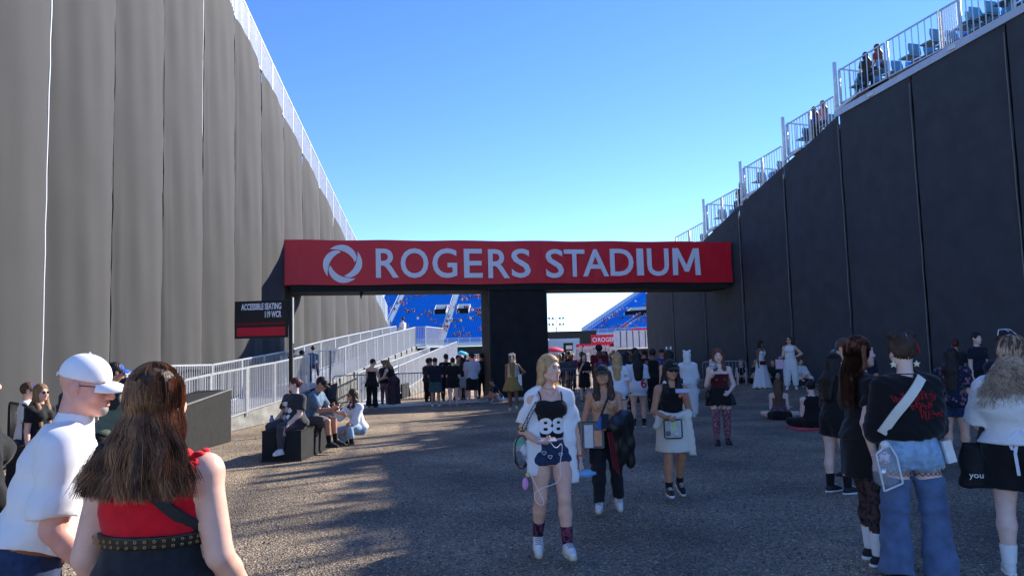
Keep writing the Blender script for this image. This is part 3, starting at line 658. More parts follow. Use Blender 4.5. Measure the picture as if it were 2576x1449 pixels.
# picket pen and low things in the middle distance
pen = empty('picket_pen', (0, 0, 0), 0, 'white railed pen in the crowd beyond the gate', 'fence')
for i, (x0, x1) in enumerate(((1437, 1466), (1466, 1495), (1495, 1524), (1524, 1553))):
    p, q = at(x0, 914, 48), at(x1, 913, 48); rail_panel(p, q, float(at(1450, 875, 48)[2] - p[2]), 8, m_white, pen, .04, .07)
um = empty('parasol', tuple(at(1393, 882, 62) * [1, 1, 0]), 0, 'red parasol over the distant crowd by the pillar', 'parasol')
uz = float(at(1393, 872, 62)[2]); MB().lathe((0, 0, uz), [(1.0, -.42), (.72, -.2), (.3, -.03), (.02, .02)], 8).build('canopy', mat('red_fabric', srgb(225, 60, 80), .7), um); MB().tube([(0, 0, 0), (0, 0, uz)], .025, 5).build('pole', m_galvd, um)
ub = empty('parasol', tuple(at(1160, 888, 62) * [1, 1, 0]), 0, 'turquoise parasol over the crowd left of pillar', 'parasol')
uz = float(at(1160, 882, 62)[2]); MB().lathe((0, 0, uz), [(.6, -.3), (.4, -.12), (.02, .02)], 8).build('canopy', mat('teal_fabric', srgb(60, 190, 200), .7), ub); MB().tube([(0, 0, 0), (0, 0, uz)], .025, 5).build('pole', m_galvd, ub)
nb_ = empty('notice_board', tuple(at(1430, 890, 44) * [1, 1, 0]), 0, 'dark notice board with three pale sheets beyond the gate', 'sign')
z1 = float(at(1430, 862, 44)[2]); MB().box((0, 0, z1 / 2 + .3), (.55, .06, z1 - .6)).build('board', m_black, nb_)
for k in range(3): MB().box((.05 + .03 * k, -.04, z1 - .25 - .3 * k), (.36, .01, .22)).build('sheet', m_white, nb_)
# long far railing in front of the blue stand
lr = empty('field_fence', (0, 0, 0), 0, 'pale field fence below the far blue stand', 'fence')
for i in range(10):
    p, q = at(1150 + 8 * i, 885, 140), at(1158 + 8 * i, 885, 140); p[2] = q[2] = 0; MB().bar(p + [0, 0, 2.0], q + [0, 0, 2.0], .12).build('rail', m_galv, lr); MB().box(p + [0, 0, 1.0], (.12, .12, 2)).build('post', m_galv, lr)
# distant trees behind the passage
for k, (x, Y, h) in enumerate(((1398, 300, 5.5), (1412, 310, 6.2), (1428, 305, 5.8), (1444, 315, 6.5), (1458, 300, 5.6))):
    t = empty('tree', tuple(at(x, 880, Y) * [1, 1, 0]), k, 'small distant green tree, %s of the five over the white marquee' % ('leftmost', 'second from left', 'middle one', 'fourth from left', 'rightmost')[k], 'tree', 'distant trees')
    MB().tube([(0, 0, 0), (.1, 0, h * .6)], [.25, .12], 5).build('trunk', mat('bark', (.08, .06, .045), .9), t)
    n = 420; d = nr.normal(0, 1, (n, 3)); d /= np.linalg.norm(d, axis=1)[:, None]; c = d * (nr.rand(n, 1) ** .4) * [2.2, 2.2, h * .3] + [0, 0, h * .68] + .4 * np.sin(d[:, [1, 2, 0]] * 4)
    e = nr.normal(0, .22, (n, 3, 3)); v = (c[:, None] + e).reshape(-1, 3); f = np.arange(3 * n).reshape(-1, 3)
    link('crown', np_mesh('crown', v, f), mat('leaves', (.06, .10, .035), .8, .4, 2, 0), t)

# ================================================================== people: bodies as one smooth surface grown from a posed skeleton
V3 = lambda *a: np.array(a, float)
def _n(v): v = np.asarray(v, float); return v / (np.linalg.norm(v) + 1e-12)
class Prim:
    __slots__ = ('f', 'lo', 'hi', 'k', 'op')
    def __init__(s, f, lo, hi, k, op): s.f, s.lo, s.hi, s.k, s.op = f, np.asarray(lo, float), np.asarray(hi, float), k, op
def rc(a, b, ra, rb, k=.015, op='u', sq=None, flat=False):
    """tapered capsule, or flat ended cone; sq = (direction, factor) squashes it"""
    a, b = np.asarray(a, float), np.asarray(b, float); ba = b - a; L2 = max(ba @ ba, 1e-9); L = math.sqrt(L2); r = max(ra, rb)
    if sq: sd, sf = _n(sq[0]), 1 / sq[1] ** 2 - 1; r = max(r, r * sq[1])
    def f(X, Y, Z):
        x, y, z = X - a[0], Y - a[1], Z - a[2]
        t0 = (x * ba[0] + y * ba[1] + z * ba[2]) / L2; t = np.clip(t0, 0, 1)
        x, y, z = x - ba[0] * t, y - ba[1] * t, z - ba[2] * t
        q = x * x + y * y + z * z
        if sq: s = x * sd[0] + y * sd[1] + z * sd[2]; q = q + s * s * sf
        d = np.sqrt(np.maximum(q, 0)) - (ra + (rb - ra) * t)
        if flat: d = np.maximum(d, np.maximum(-t0 * L, (t0 - 1) * L))
        return d
    m = r + .02
    return Prim(f, np.minimum(a, b) - m, np.maximum(a, b) + m, k, op)
def el(c, r, k=.015, op='u', R=None):
    c, r = np.asarray(c, float), np.asarray(r, float); M = np.eye(3) if R is None else np.asarray(R)
    def f(X, Y, Z):
        x, y, z = X - c[0], Y - c[1], Z - c[2]
        u, v, w = [(x * M[0, i] + y * M[1, i] + z * M[2, i]) / r[i] for i in range(3)]
        k0 = np.sqrt(u * u + v * v + w * w); k1 = np.sqrt((u / r[0]) ** 2 + (v / r[1]) ** 2 + (w / r[2]) ** 2)
        return k0 * (k0 - 1) / np.maximum(k1, 1e-6)
    m = max(r) + .02; return Prim(f, c - m, c + m, k, op)
def loft(A, axis, u, ts, a, b, off=None, k=.015, op='u', cap=True):
    """elliptic sections along a straight axis; ts in metres from A"""
    A, w, u = np.asarray(A, float), _n(axis), np.asarray(u, float); u = _n(u - w * (u @ w)); v = np.cross(w, u)
    ts, a, b = [np.asarray(q, float) for q in (ts, a, b)]; off = np.zeros_like(ts) if off is None else np.asarray(off, float)
    def f(X, Y, Z):
        x, y, z = X - A[0], Y - A[1], Z - A[2]
        t = x * w[0] + y * w[1] + z * w[2]
        aa, bb, oo = np.interp(t, ts, a), np.interp(t, ts, b), np.interp(t, ts, off)
        p = (x * u[0] + y * u[1] + z * u[2]) / aa; q = (x * v[0] + y * v[1] + z * v[2] - oo) / bb
        d = (np.sqrt(p * p + q * q) - 1) * np.minimum(aa, bb)
        if cap: d = np.maximum(d, np.maximum(ts[0] - t, t - ts[-1]))
        return d
    r = max(a.max(), b.max() + np.abs(off).max()) + .02; P0, P1 = A + w * ts[0], A + w * ts[-1]
    return Prim(f, np.minimum(P0, P1) - r, np.maximum(P0, P1) + r, k, op)
def half(p, n, k=.004):
    """cuts away everything on the side n points to"""
    p, n = np.asarray(p, float), _n(n)
    return Prim(lambda X, Y, Z: (X - p[0]) * n[0] + (Y - p[1]) * n[1] + (Z - p[2]) * n[2], V3(-9, -9, -9), V3(9, 9, 9), k, 'i')
def _axis(lo, hi, step, ref):
    out = [lo]; x = lo
    while x < hi:
        s = step
        for a, b, st in ref:
            if a - step < x < b: s = min(s, st)
        x += s; out.append(x)
    return np.array(out)
def sdf_mesh(prims, step, ref=(), post=None, smooth=1, name='mesh'):
    un = [p for p in prims if p.op == 'u']
    lo = np.min([p.lo for p in un], 0) - .01; hi = np.max([p.hi for p in un], 0) + .01
    ax = [_axis(lo[i], hi[i], step, [(r[0][i], r[1][i], r[2]) for r in ref]) for i in range(3)]
    X, Y, Z = ax[0][:, None, None], ax[1][None, :, None], ax[2][None, None, :]
    F = np.full([len(q) for q in ax], 1.0, np.float32)
    for p in prims:
        if p.op == 'i': sl = (slice(None),) * 3
        else:
            m = p.k + step
            s = [(np.searchsorted(ax[i], p.lo[i] - m), np.searchsorted(ax[i], p.hi[i] + m) + 1) for i in range(3)]; sl = tuple(slice(q[0], q[1]) for q in s)
            if any(q[1] - q[0] < 1 for q in s): continue
        d = p.f(X[sl[0]], Y[:, sl[1]], Z[:, :, sl[2]]).astype(np.float32); o = F[sl]; k = max(p.k, 1e-5)
        if p.op == 'u': h = np.clip(.5 + .5 * (o - d) / k, 0, 1); F[sl] = o * (1 - h) + d * h - k * h * (1 - h)
        elif p.op == 's': d = -d; h = np.clip(.5 + .5 * (d - o) / k, 0, 1); F[sl] = o * (1 - h) + d * h + k * h * (1 - h)
        else: F[sl] = np.maximum(o, d)
    if post is not None: F = F + post(X, Y, Z).astype(np.float32)
    F[0], F[-1] = 1, 1; F[:, 0], F[:, -1] = 1, 1; F[:, :, 0], F[:, :, -1] = 1, 1
    S = F < 0; nx, ny, nz = F.shape
    cnt = np.zeros((nx - 1, ny - 1, nz - 1), np.int8)
    for i in (0, 1):
        for j in (0, 1):
            for k in (0, 1): cnt += S[i:nx - 1 + i, j:ny - 1 + j, k:nz - 1 + k]
    I, J, K = np.nonzero((cnt > 0) & (cnt < 8)); N = len(I)
    if N == 0: return np.zeros((0, 3)), np.zeros((0, 4), int)
    idx = np.full(cnt.shape, -1, np.int32); idx[I, J, K] = np.arange(N)
    cx = [np.stack([ax[0][I + i], ax[1][J + j], ax[2][K + k]], 1) for i in (0, 1) for j in (0, 1) for k in (0, 1)]
    cv = [F[I + i, J + j, K + k] for i in (0, 1) for j in (0, 1) for k in (0, 1)]
    acc = np.zeros((N, 3)); num = np.zeros(N)
    for a in range(8):
        for bit in (1, 2, 4):
            if a & bit: continue
            b = a | bit; m = (cv[a] < 0) != (cv[b] < 0); t = np.where(m, cv[a] / np.where(m, cv[a] - cv[b], 1), 0)
            acc += np.where(m[:, None], cx[a] + (cx[b] - cx[a]) * t[:, None], 0); num += m
    P = acc / num[:, None]; Q = []
    for axd in range(3):
        sh = [slice(1, -1)] * 3; sh[axd] = slice(0, None)
        a = [slice(None)] * 3; b = [slice(None)] * 3; a[axd] = slice(0, -1); b[axd] = slice(1, None)
        ch = S[tuple(a)] != S[tuple(b)]; e = np.argwhere(ch)
        o1, o2 = [q for q in range(3) if q != axd]; ok = (e[:, o1] > 0) & (e[:, o2] > 0) & (e[:, o1] < F.shape[o1] - 1) & (e[:, o2] < F.shape[o2] - 1); e = e[ok]
        fl = S[tuple(a)][tuple(e.T)]
        def g(d1, d2): c = e.copy(); c[:, o1] -= d1; c[:, o2] -= d2; return idx[tuple(c.T)]
        q = np.stack([g(1, 1), g(0, 1), g(0, 0), g(1, 0)], 1)
        if axd == 1: fl = ~fl
        q[~fl] = q[~fl][:, ::-1]; Q.append(q)
    Q = np.concatenate(Q); Q = Q[(Q >= 0).all(1)]
    for _ in range(smooth):
        e0 = Q.ravel(); e1 = np.roll(Q, -1, 1).ravel(); c = np.bincount(e0, minlength=N) + np.bincount(e1, minlength=N)
        A = np.stack([np.bincount(e0, P[e1, i], N) + np.bincount(e1, P[e0, i], N) for i in range(3)], 1) / np.maximum(c, 1)[:, None]
        P = .5 * P + .5 * A
    return P, Q
def sdf_obj(name, prims, step, m, parent, **kw):
    """cells no finer than about a pixel at the figure's distance"""
    q = parent
    while q is not None and q.parent is not None: q = q.parent
    d = math.hypot(q.location.x, q.location.y) if q is not None else 5.0
    step = max(step, min((.0007 if name == 'hood' else .0010) * d, .021))
    if kw.get('ref'): kw['ref'] = [(a, b, max(c, min(.0007 * d, .0115))) for a, b, c in kw['ref']]
    P, Q = sdf_mesh(prims, step, **kw)
    return link(name, np_mesh(name, P, Q, True), m, parent)

SKIN = {'light': skin('light_skin', (226, 178, 156)), 'pink': skin('pink_skin', (222, 162, 142)), 'tan': skin('tan_skin', (196, 142, 112)), 'brown': skin('brown_skin', (132, 88, 66)), 'dark': skin('dark_skin', (84, 56, 44)), 'pale': skin('pale_skin', (232, 196, 182))}
def hairmat(n, rgb, tip=None):
    if n in MATS: return MATS[n]
    m = mat(n, srgb(*rgb), .55, .28, 14, .4, 90, spec=.32, bdist=.01); return m
HAIR = {'black': hairmat('black_hair', (38, 33, 32)), 'brown': hairmat('brown_hair', (92, 66, 48)), 'dark': hairmat('dark_brown_hair', (68, 50, 40)), 'blond': hairmat('blond_hair', (186, 150, 104)), 'dirty': hairmat('dark_blond_hair', (140, 108, 74)), 'red': hairmat('auburn_hair', (112, 68, 46)), 'maroon': hairmat('dark_red_hair', (84, 40, 38)), 'pink': hairmat('pink_hair', (214, 130, 140)), 'grey': hairmat('grey_hair', (150, 146, 140))}
m_eye = mat('eye_white', (.72, .7, .68), .25, .03, 5, 0); m_iris = mat('iris', (.035, .026, .02), .2, .1, 5, 0)
m_lip = mat('lips', srgb(176, 92, 92), .4, .08, 40, 0); m_liprd = mat('dark_lips', srgb(96, 34, 42), .35, .08, 40, 0); m_brow = mat('eyebrow_hair', srgb(86, 64, 48), .8, .1, 60, 0); m_browd = mat('dark_eyebrow_hair', srgb(40, 30, 26), .8, .1, 60, 0)
m_lens = mat('dark_lens', (.01, .01, .012), .12, .05, 5, 0, spec=.6); m_frame = mat('glasses_frame', (.03, .028, .026), .35, .1, 5, 0)
m_clear = mat('clear_plastic', (.75, .8, .85), .12, .03, 5, 0, alpha=.2, spec=.6)

class Fig: pass
TORSO = dict(  # height above the pelvis, half width, half depth, forward offset, all in units of stature
    f=([-.07, -.035, 0, .035, .075, .115, .165, .205, .245, .272, .292, .31], [.060, .094, .1005, .094, .082, .0745, .0835, .090, .097, .096, .066, .036], [.050, .066, .070, .066, .056, .052, .058, .062, .056, .046, .037, .033], [0, -.004, -.008, -.006, 0, .002, .004, .004, 0, -.005, -.008, -.008]),
    m=([-.07, -.035, 0, .035, .075, .115, .165, .205, .245, .272, .292, .31], [.058, .088, .093, .092, .088, .087, .096, .104, .110, .108, .074, .038], [.050, .064, .066, .064, .061, .060, .066, .070, .063, .050, .040, .036], [0, -.004, -.006, -.004, .002, .004, .004, .004, 0, -.005, -.008, -.008]))
def skeleton(H, sex='f', lean=0, side=0, twist=0, armL=None, armR=None, legL=None, legR=None, head=(0, 0, 0), girth=1.0, pelvis=None, hips=1.0, footL=8, footR=8, handL=None, handR=None, shrug=0, fpL=0, fpR=0):
    k = Fig(); k.H = H; k.sex = sex; k.g = girth; k.hips = hips
    F = lambda out, fwd, up, s: V3(s * out, -fwd, up)
    la, sa = R_(lean), R_(side)
    k.up = _n(V3(math.sin(sa), -math.sin(la), math.cos(la) * math.cos(sa)))
    k.sd0 = _n(V3(1, 0, 0) - k.up * k.up[0]); tw = R_(twist)
    fw0 = np.cross(k.sd0, k.up) * -1
    k.fwd0 = _n(np.cross(k.up, k.sd0)) * -1
    k.sd = k.sd0 * math.cos(tw) + k.fwd0 * math.sin(tw); k.fwd = k.fwd0 * math.cos(tw) - k.sd0 * math.sin(tw)
    P = V3(0, 0, 0); k.J = J = {}
    J['P'] = P; J['SM'] = P + k.up * .272 * H; J['N'] = P + k.up * .30 * H - k.fwd * .006 * H
    shw = (.094 if sex == 'f' else .112) * (.6 + .4 * girth) * H
    legd = dict(L=legL or ((.03, .03, -1), (.0, -.03, -1)), R=legR or ((.03, .03, -1), (.0, -.03, -1)))
    armd = dict(L=armL or ((.16, .02, -1), (.08, .2, -1)), R=armR or ((.16, .02, -1), (.08, .2, -1)))
    hd = dict(L=handL, R=handR); ft = dict(L=footL, R=footR); fp = dict(L=fpL, R=fpR)
    for s, c in ((1, 'L'), (-1, 'R')):
        J['sh' + c] = P + k.up * (.256 + shrug) * H + k.sd * s * shw
        a, b = [_n(F(*q, s)) for q in armd[c]]
        J['el' + c] = J['sh' + c] + a * .172 * H; J['wr' + c] = J['el' + c] + b * .148 * H; J['hd' + c] = b if hd[c] is None else _n(F(*hd[c], s))
        J['hip' + c] = P + V3(s * .054 * H * hips, 0, -.012 * H)
        a, b = [_n(F(*q, s)) for q in legd[c]]
        J['kn' + c] = J['hip' + c] + a * .24 * H; J['an' + c] = J['kn' + c] + b * .23 * H
        y = R_(ft[c]); J['fd' + c] = V3(s * math.sin(y) * math.cos(R_(fp[c])), -math.cos(y) * math.cos(R_(fp[c])), -math.sin(R_(fp[c])))
    lo = min(min(J['anL'][2] - max(0, math.sin(R_(fpL))) * .13 * H, J['anR'][2] - max(0, math.sin(R_(fpR))) * .13 * H), 9) - .044 * H
    dz = -lo if pelvis is None else pelvis
    for q in J:
        if q[:2] not in ('hd', 'fd'): J[q] = J[q] + V3(0, 0, dz)
    k.P = J['P']
    yaw, pit, rol = [R_(q) for q in head]           # yaw to the figure's left, pitch down, roll
    f = V3(math.sin(yaw) * math.cos(pit), -math.cos(yaw) * math.cos(pit), -math.sin(pit)); f = _n(f)
    sd = _n(np.cross(f, V3(0, 0, 1))) * -1; up = _n(np.cross(sd, f)) * 1
    if up[2] < 0: up = -up
    sd, up = sd * math.cos(rol) + up * math.sin(rol), up * math.cos(rol) - sd * math.sin(rol)
    k.HR = np.stack([sd, -f, up], 1)                # columns: figure's left, back, up
    k.hs = H / 1.65 * (1.0 if H > 1.5 else 1.03)
    nk = _n(k.up * .75 + V3(0, 0, .25)); J['HB'] = J['N'] + nk * .036 * H
    J['HC'] = J['HB'] + up * .068 * H + f * .014 * H
    k.hp = lambda x, y, z: J['HC'] + k.HR @ (V3(x, y, z) * k.hs)
    return k
def torso(k, lo, hi, off=0.0, da=None, op='u', kk=.02, belly=0):
    ts, a, b, o = [np.array(q, float) for q in TORSO[k.sex]]
    g = k.g; wt = np.interp(ts, [-.07, .0, .1, .2, .27, .31], [.9, 1, 1.15, 1.0, .55, .3]); a = a * (1 + (g - 1) * wt); b = b * (1 + (g - 1) * wt * 1.15)
    a = a * np.interp(ts, [-.07, .04, .1], [k.hips, k.hips, 1]); o = o + belly * np.interp(ts, [-.03, .06, .16], [0, .03, 0])
    b = b + belly * np.interp(ts, [-.03, .06, .16], [0, .025, 0])
    t = np.unique(np.r_[ts[(ts > lo) & (ts < hi)], lo, hi, np.linspace(lo, hi, 9)])
    A, B, O = np.interp(t, ts, a), np.interp(t, ts, b), np.interp(t, ts, o)
    if da is not None: A = A + np.interp(t, *da); B = B + np.interp(t, *da) * .8
    H = k.H; return loft(k.P, k.up, k.sd0 * .5 + k.sd * .5, t * H, A * H + off, B * H + off, -O * H * 1.0, kk, op)
def limbs(k, off=0.0, arms=True, legs=True):
    J, H, g = k.J, k.H, k.g; p = []; gg = .45 + .55 * g; m = 1.12 if k.sex == 'm' else 1.0
    if arms:
        for c in 'LR':
            ga = (.3 + .7 * g) * m
            p.append(el(J['sh' + c], V3(.034, .034, .034) * H * ga + off, .02))
            p.append(rc(J['sh' + c], J['el' + c], .0295 * H * ga + off, .0235 * H * ga + off, .02))
            md = J['el' + c] * .7 + J['wr' + c] * .3
            p.append(rc(J['el' + c], md, .0225 * H * ga + off, .0225 * H * ga + off, .012)); p.append(rc(md, J['wr' + c], .0222 * H * ga + off, .0145 * H * (.6 + .4 * ga) + off, .012))
    if legs:
        for s, c in ((1, 'L'), (-1, 'R')):
            hp = J['hip' + c] + V3(0, 0, -.01 * H)
            md = J['hip' + c] * .5 + J['kn' + c] * .5
            p.append(rc(hp, md, .0545 * H * g * (k.hips * .5 + .5) + off, .0475 * H * g + off, .03)); p.append(rc(md, J['kn' + c], .0475 * H * g + off, .0325 * H * gg + off, .025))
            ca = J['kn' + c] * .68 + J['an' + c] * .32; sh = _n(J['an' + c] - J['kn' + c]); bk = _n(V3(0, 1, 0) - sh * sh[1])
            p.append(rc(J['kn' + c], ca + bk * .006 * H, .0315 * H * gg + off, .0345 * H * gg + off, .02)); p.append(rc(ca + bk * .006 * H, J['an' + c], .0345 * H * gg + off, .0205 * H * (.6 + .4 * gg) + off, .02))
    return p
def hand(k, c, curl=.5, detail=True, thumb=1.0, spread=0.0, roll=0.0):
    """palm, four unequal fingers bent at the knuckles, a thumb leaving the side of the palm"""
    J, H = k.J, k.H; s = 1 if c == 'L' else -1; h = J['hd' + c]; w = J['wr' + c]
    ref = V3(s, 0, 0) if abs(h[0]) < .8 else V3(0, 0, 1)
    nrm = _n(ref - h * (ref @ h))                       # back of the hand looks outward
    if roll: nrm = _n(nrm * math.cos(R_(roll)) + np.cross(h, nrm) * math.sin(R_(roll)))
    acr = np.cross(h, nrm) * s                            # towards the thumb side or away
    if acr @ V3(0, -1, .2) < 0: acr = -acr               # thumb forward
    S = H / 1.65; p = []; pc = w + h * .045 * S
    p.append(rc(w, w + h * .075 * S, .024 * S, .036 * S, .012, sq=(nrm, .5)))
    ln = [.070, .078, .072, .056]
    rt = []
    for i in range(4):
        x = (.027 - .018 * i) * S; b0 = w + h * (.085 - .004 * (i in (0, 3)) - .004 * (i == 3)) * S + acr * x
        a = curl * (1 + .08 * i); d1 = _n(h * math.cos(a) - nrm * math.sin(a) + acr * spread * (.12 - .08 * i)); d2 = _n(h * math.cos(a * 2.1) - nrm * math.sin(a * 2.1)); d3 = _n(h * math.cos(a * 2.9) - nrm * math.sin(a * 2.9))
        L = ln[i] * S; q1 = b0 + d1 * L * .48; q2 = q1 + d2 * L * .30; q3 = q2 + d3 * L * .22
        fr = (.0085 if detail else .0105) * S
        p += [rc(b0 - h * .015 * S, q1, fr * 1.05, fr * .96, .004), rc(q1, q2, fr * .96, fr * .88, .003), rc(q2, q3, fr * .88, fr * .72, .003)]
    t0 = w + h * .022 * S + acr * .022 * S; d = _n(h * .62 + acr * .62 * thumb - nrm * .35); t1 = t0 + d * .038 * S; d2 = _n(h * .9 + acr * .12 - nrm * .45); t2 = t1 + d2 * .032 * S
    p += [rc(t0, t1, .0135 * S, .0105 * S, .008), rc(t1, t2, .0102 * S, .0085 * S, .004)]
    return p
def face_prims(k, fine=True):
    h, s, R = k.hp, k.hs, k.HR; e = lambda c, r, kk=.012, op='u': el(h(*c), np.array(r) * s, kk, op, R); q = lambda a, b, ra, rb, kk=.012: rc(h(*a), h(*b), ra * s, rb * s, kk)
    p = [e((0, .014, .030), (.0735, .0915, .084), .02), e((0, -.022, -.028), (.0605, .066, .083), .03), e((0, -.066, -.090), (.021, .019, .017), .022)]
    for x in (1, -1): p += [q((x * .050, -.004, -.052), (x * .014, -.066, -.090), .018, .014, .03), e((x * .040, -.056, -.026), (.022, .020, .022), .025), e((x * .0755, .014, -.006), (.010, .019, .031), .008)]
    if fine:
        p += [q((0, -.084, .006), (0, -.104, -.033), .0075, .0125, .010), q((-.030, -.077, .021), (.030, -.077, .021), .0095, .0095, .014)]
        for x in (1, -1): p += [e((x * .0125, -.094, -.036), (.009, .010, .0075), .006), e((x * .031, -.092, .001), (.0175, .014, .011), .010, 's')]
        p += [e((0, -.082, -.060), (.025, .014, .013), .012)]
    else: p += [q((0, -.084, .004), (0, -.100, -.034), .008, .013, .012)]
    return p

def body(k, name, m, parent, step, detail, curlL=.5, curlR=.5, bust=1.0, hand_roll=(0, 0), fine=True, extra=(), gl=1.0, belly=0, hands=True, spread=(0, 0)):
    J, H, g = k.J, k.H, k.g
    p = [torso(k, -.082, .31, 0, belly=belly)]
    p += limbs(k)
    for s, c in ((1, 'L'), (-1, 'R')):
        p.append(el(k.P + V3(0, 0, -.02 * H) + k.sd0 * s * .045 * H * k.hips - k.fwd0 * .032 * H, V3(.05, .048, .052) * H * g * gl, .03))
        if k.sex == 'f' and bust: p.append(el(k.P + k.up * .203 * H + k.sd * s * .043 * H * (.5 + .5 * g) + k.fwd * .052 * H * (.6 + .4 * g), V3(.040, .033, .038) * H * bust * (.5 + .5 * g), .02))
        p.append(rc(J['N'] - k.up * .012 * H + k.sd * s * .008 * H, J['sh' + c] - k.up * .006 * H, .026 * H, .026 * H, .03))
        if hands: p += hand(k, c, curlL if c == 'L' else curlR, detail, roll=hand_roll[0 if c == 'L' else 1], spread=spread[0 if c == 'L' else 1])
        a, f = J['an' + c], J['fd' + c]
        p.append(rc(a + V3(0, .012, -.018) * H, a + f * .058 * H + V3(0, 0, -.030) * H, .016 * H, .010 * H, .02))
    nr_ = .0315 * H * (.6 + .4 * g) * (1.15 if k.sex == 'm' else 1)
    p.append(rc(J['N'] - k.up * .02 * H, k.hp(0, .022, -.055), nr_, nr_ * .96, .02))
    p += face_prims(k, fine) + list(extra)
    ref = []
    st = step * .55 if detail else step * .7
    if fine: c = J['HC']; ref.append((c - .125 * k.hs, c + .125 * k.hs, step * .5))
    if hands:
        for c in 'LR':
            c0 = J['wr' + c] + J['hd' + c] * .08 * H / 1.65; ref.append((c0 - .085, c0 + .085, st))
    return sdf_obj(name, p, step, m, parent, ref=ref)
def wrinkle(amp, seed, f=1.0):
    r = np.random.RandomState(seed); ph = r.rand(6) * 6.28; d = r.normal(0, 1, (3, 3)); d[:, 2] *= 1.4; d *= 16 * f
    return lambda X, Y, Z: amp * (np.sin(d[0, 0] * X + d[0, 1] * Y + d[0, 2] * Z + ph[0] + 1.5 * np.sin(9 * Z + ph[3])) + .7 * np.sin(1.7 * (d[1, 0] * X + d[1, 1] * Y + d[1, 2] * Z) + ph[1] + np.sin(11 * X + ph[4])) + .5 * np.sin(2.6 * (d[2, 0] * X + d[2, 1] * Y + d[2, 2] * Z) + ph[2]))
def sleeve(k, c, frac, off, flare=0.0):
    """frac 0..1 covers the upper arm, 1..2 the forearm"""
    J, H = k.J, k.H; ga = (.3 + .7 * k.g) * (1.12 if k.sex == 'm' else 1.0); S, E, W = J['sh' + c], J['el' + c], J['wr' + c]; p = [el(S, V3(.034, .034, .034) * H * ga + off, .02)]
    f = min(frac, 1.0); e = S + (E - S) * f
    p.append(rc(S, e, .0295 * H * ga + off, (.0295 + (.0235 - .0295) * f) * H * ga + off + flare * f, .02, flat=True))
    if frac > 1:
        g = frac - 1; p.append(el(E, V3(1, 1, 1) * (.0235 * H * ga + off + flare), .01)); p.append(rc(E, E + (W - E) * g, .0235 * H * ga + off + flare, (.0235 - .0085 * g) * H * ga + off + flare * (1 - .4 * g), .012, flat=True))
    return p
def top(k, m, parent, step, lo=.0, hi=.30, off=.012, sl=.55, flare=.012, neck=.05, neckf=.0, name='shirt', bust=1.0, hem=.012, blouse=None, belly=0, wr=.0045, seed=1, straps=None, tuck=False, vneck=0, f=1.0, extra=()):
    J, H = k.J, k.H; da = ([lo, lo + .05, .17, hi], [hem, hem * .8, .0, .0]) if blouse is None else blouse
    p = [torso(k, lo, hi, off, da, belly=belly)]
    for s, c in ((1, 'L'), (-1, 'R')):
        if k.sex == 'f' and bust: p.append(el(k.P + k.up * .203 * H + k.sd * s * .043 * H * (.5 + .5 * k.g) + k.fwd * .052 * H * (.6 + .4 * k.g), V3(.040, .033, .038) * H * bust * (.5 + .5 * k.g) + off, .03))
        if sl > 0: p += sleeve(k, c, sl, off, flare); p.append(rc(J['N'] - k.up * .014 * H + k.sd * s * .01 * H, J['sh' + c] - k.up * .004 * H, .026 * H + off, .027 * H + off, .03))
        elif straps is None: p.append(rc(J['N'] - k.up * .02 * H + k.sd * s * .02 * H, k.P + k.up * .262 * H + k.sd * s * .078 * H, .026 * H + off * .6, .024 * H + off * .6, .02))
    p += list(extra)
    if neck: p.append(rc(J['N'] + k.up * .005 * H - k.fwd * .004 * H, J['N'] + k.up * .12 * H + k.fwd * .03 * H, neck, neck * 1.1, .006, 's'))
    if neckf: p.append(el(J['N'] - k.up * neckf * .55 + k.fwd * .05 * H, V3(neck * 1.05, .09, neckf), .006, 's'))
    if hi < .29 and sl == 0 and not straps: p.append(half(k.P + k.up * hi * H, k.up))
    o = sdf_obj(name, p, step, m, parent, post=wrinkle(wr, seed, f) if wr else None)
    if straps:
        b = MB()
        for s in (1, -1):
            a0 = k.P + k.up * hi * H + k.sd * s * straps * H
            pts = [a0 + k.fwd * .066 * H, a0 + k.fwd * .062 * H + k.up * .03 * H, J['N'] * .35 + J['sh' + ('L' if s > 0 else 'R')] * .65 + k.up * .035 * H, a0 - k.fwd * .048 * H + k.up * .03 * H, a0 - k.fwd * .056 * H]
            q = [np.array([np.interp(t, np.linspace(0, 1, 5), [pp[i] for pp in pts]) for i in range(3)]) for t in np.linspace(0, 1, 13)]
            b.tube(q, .006, 5)
        b.build('strap', m, parent)
    return o
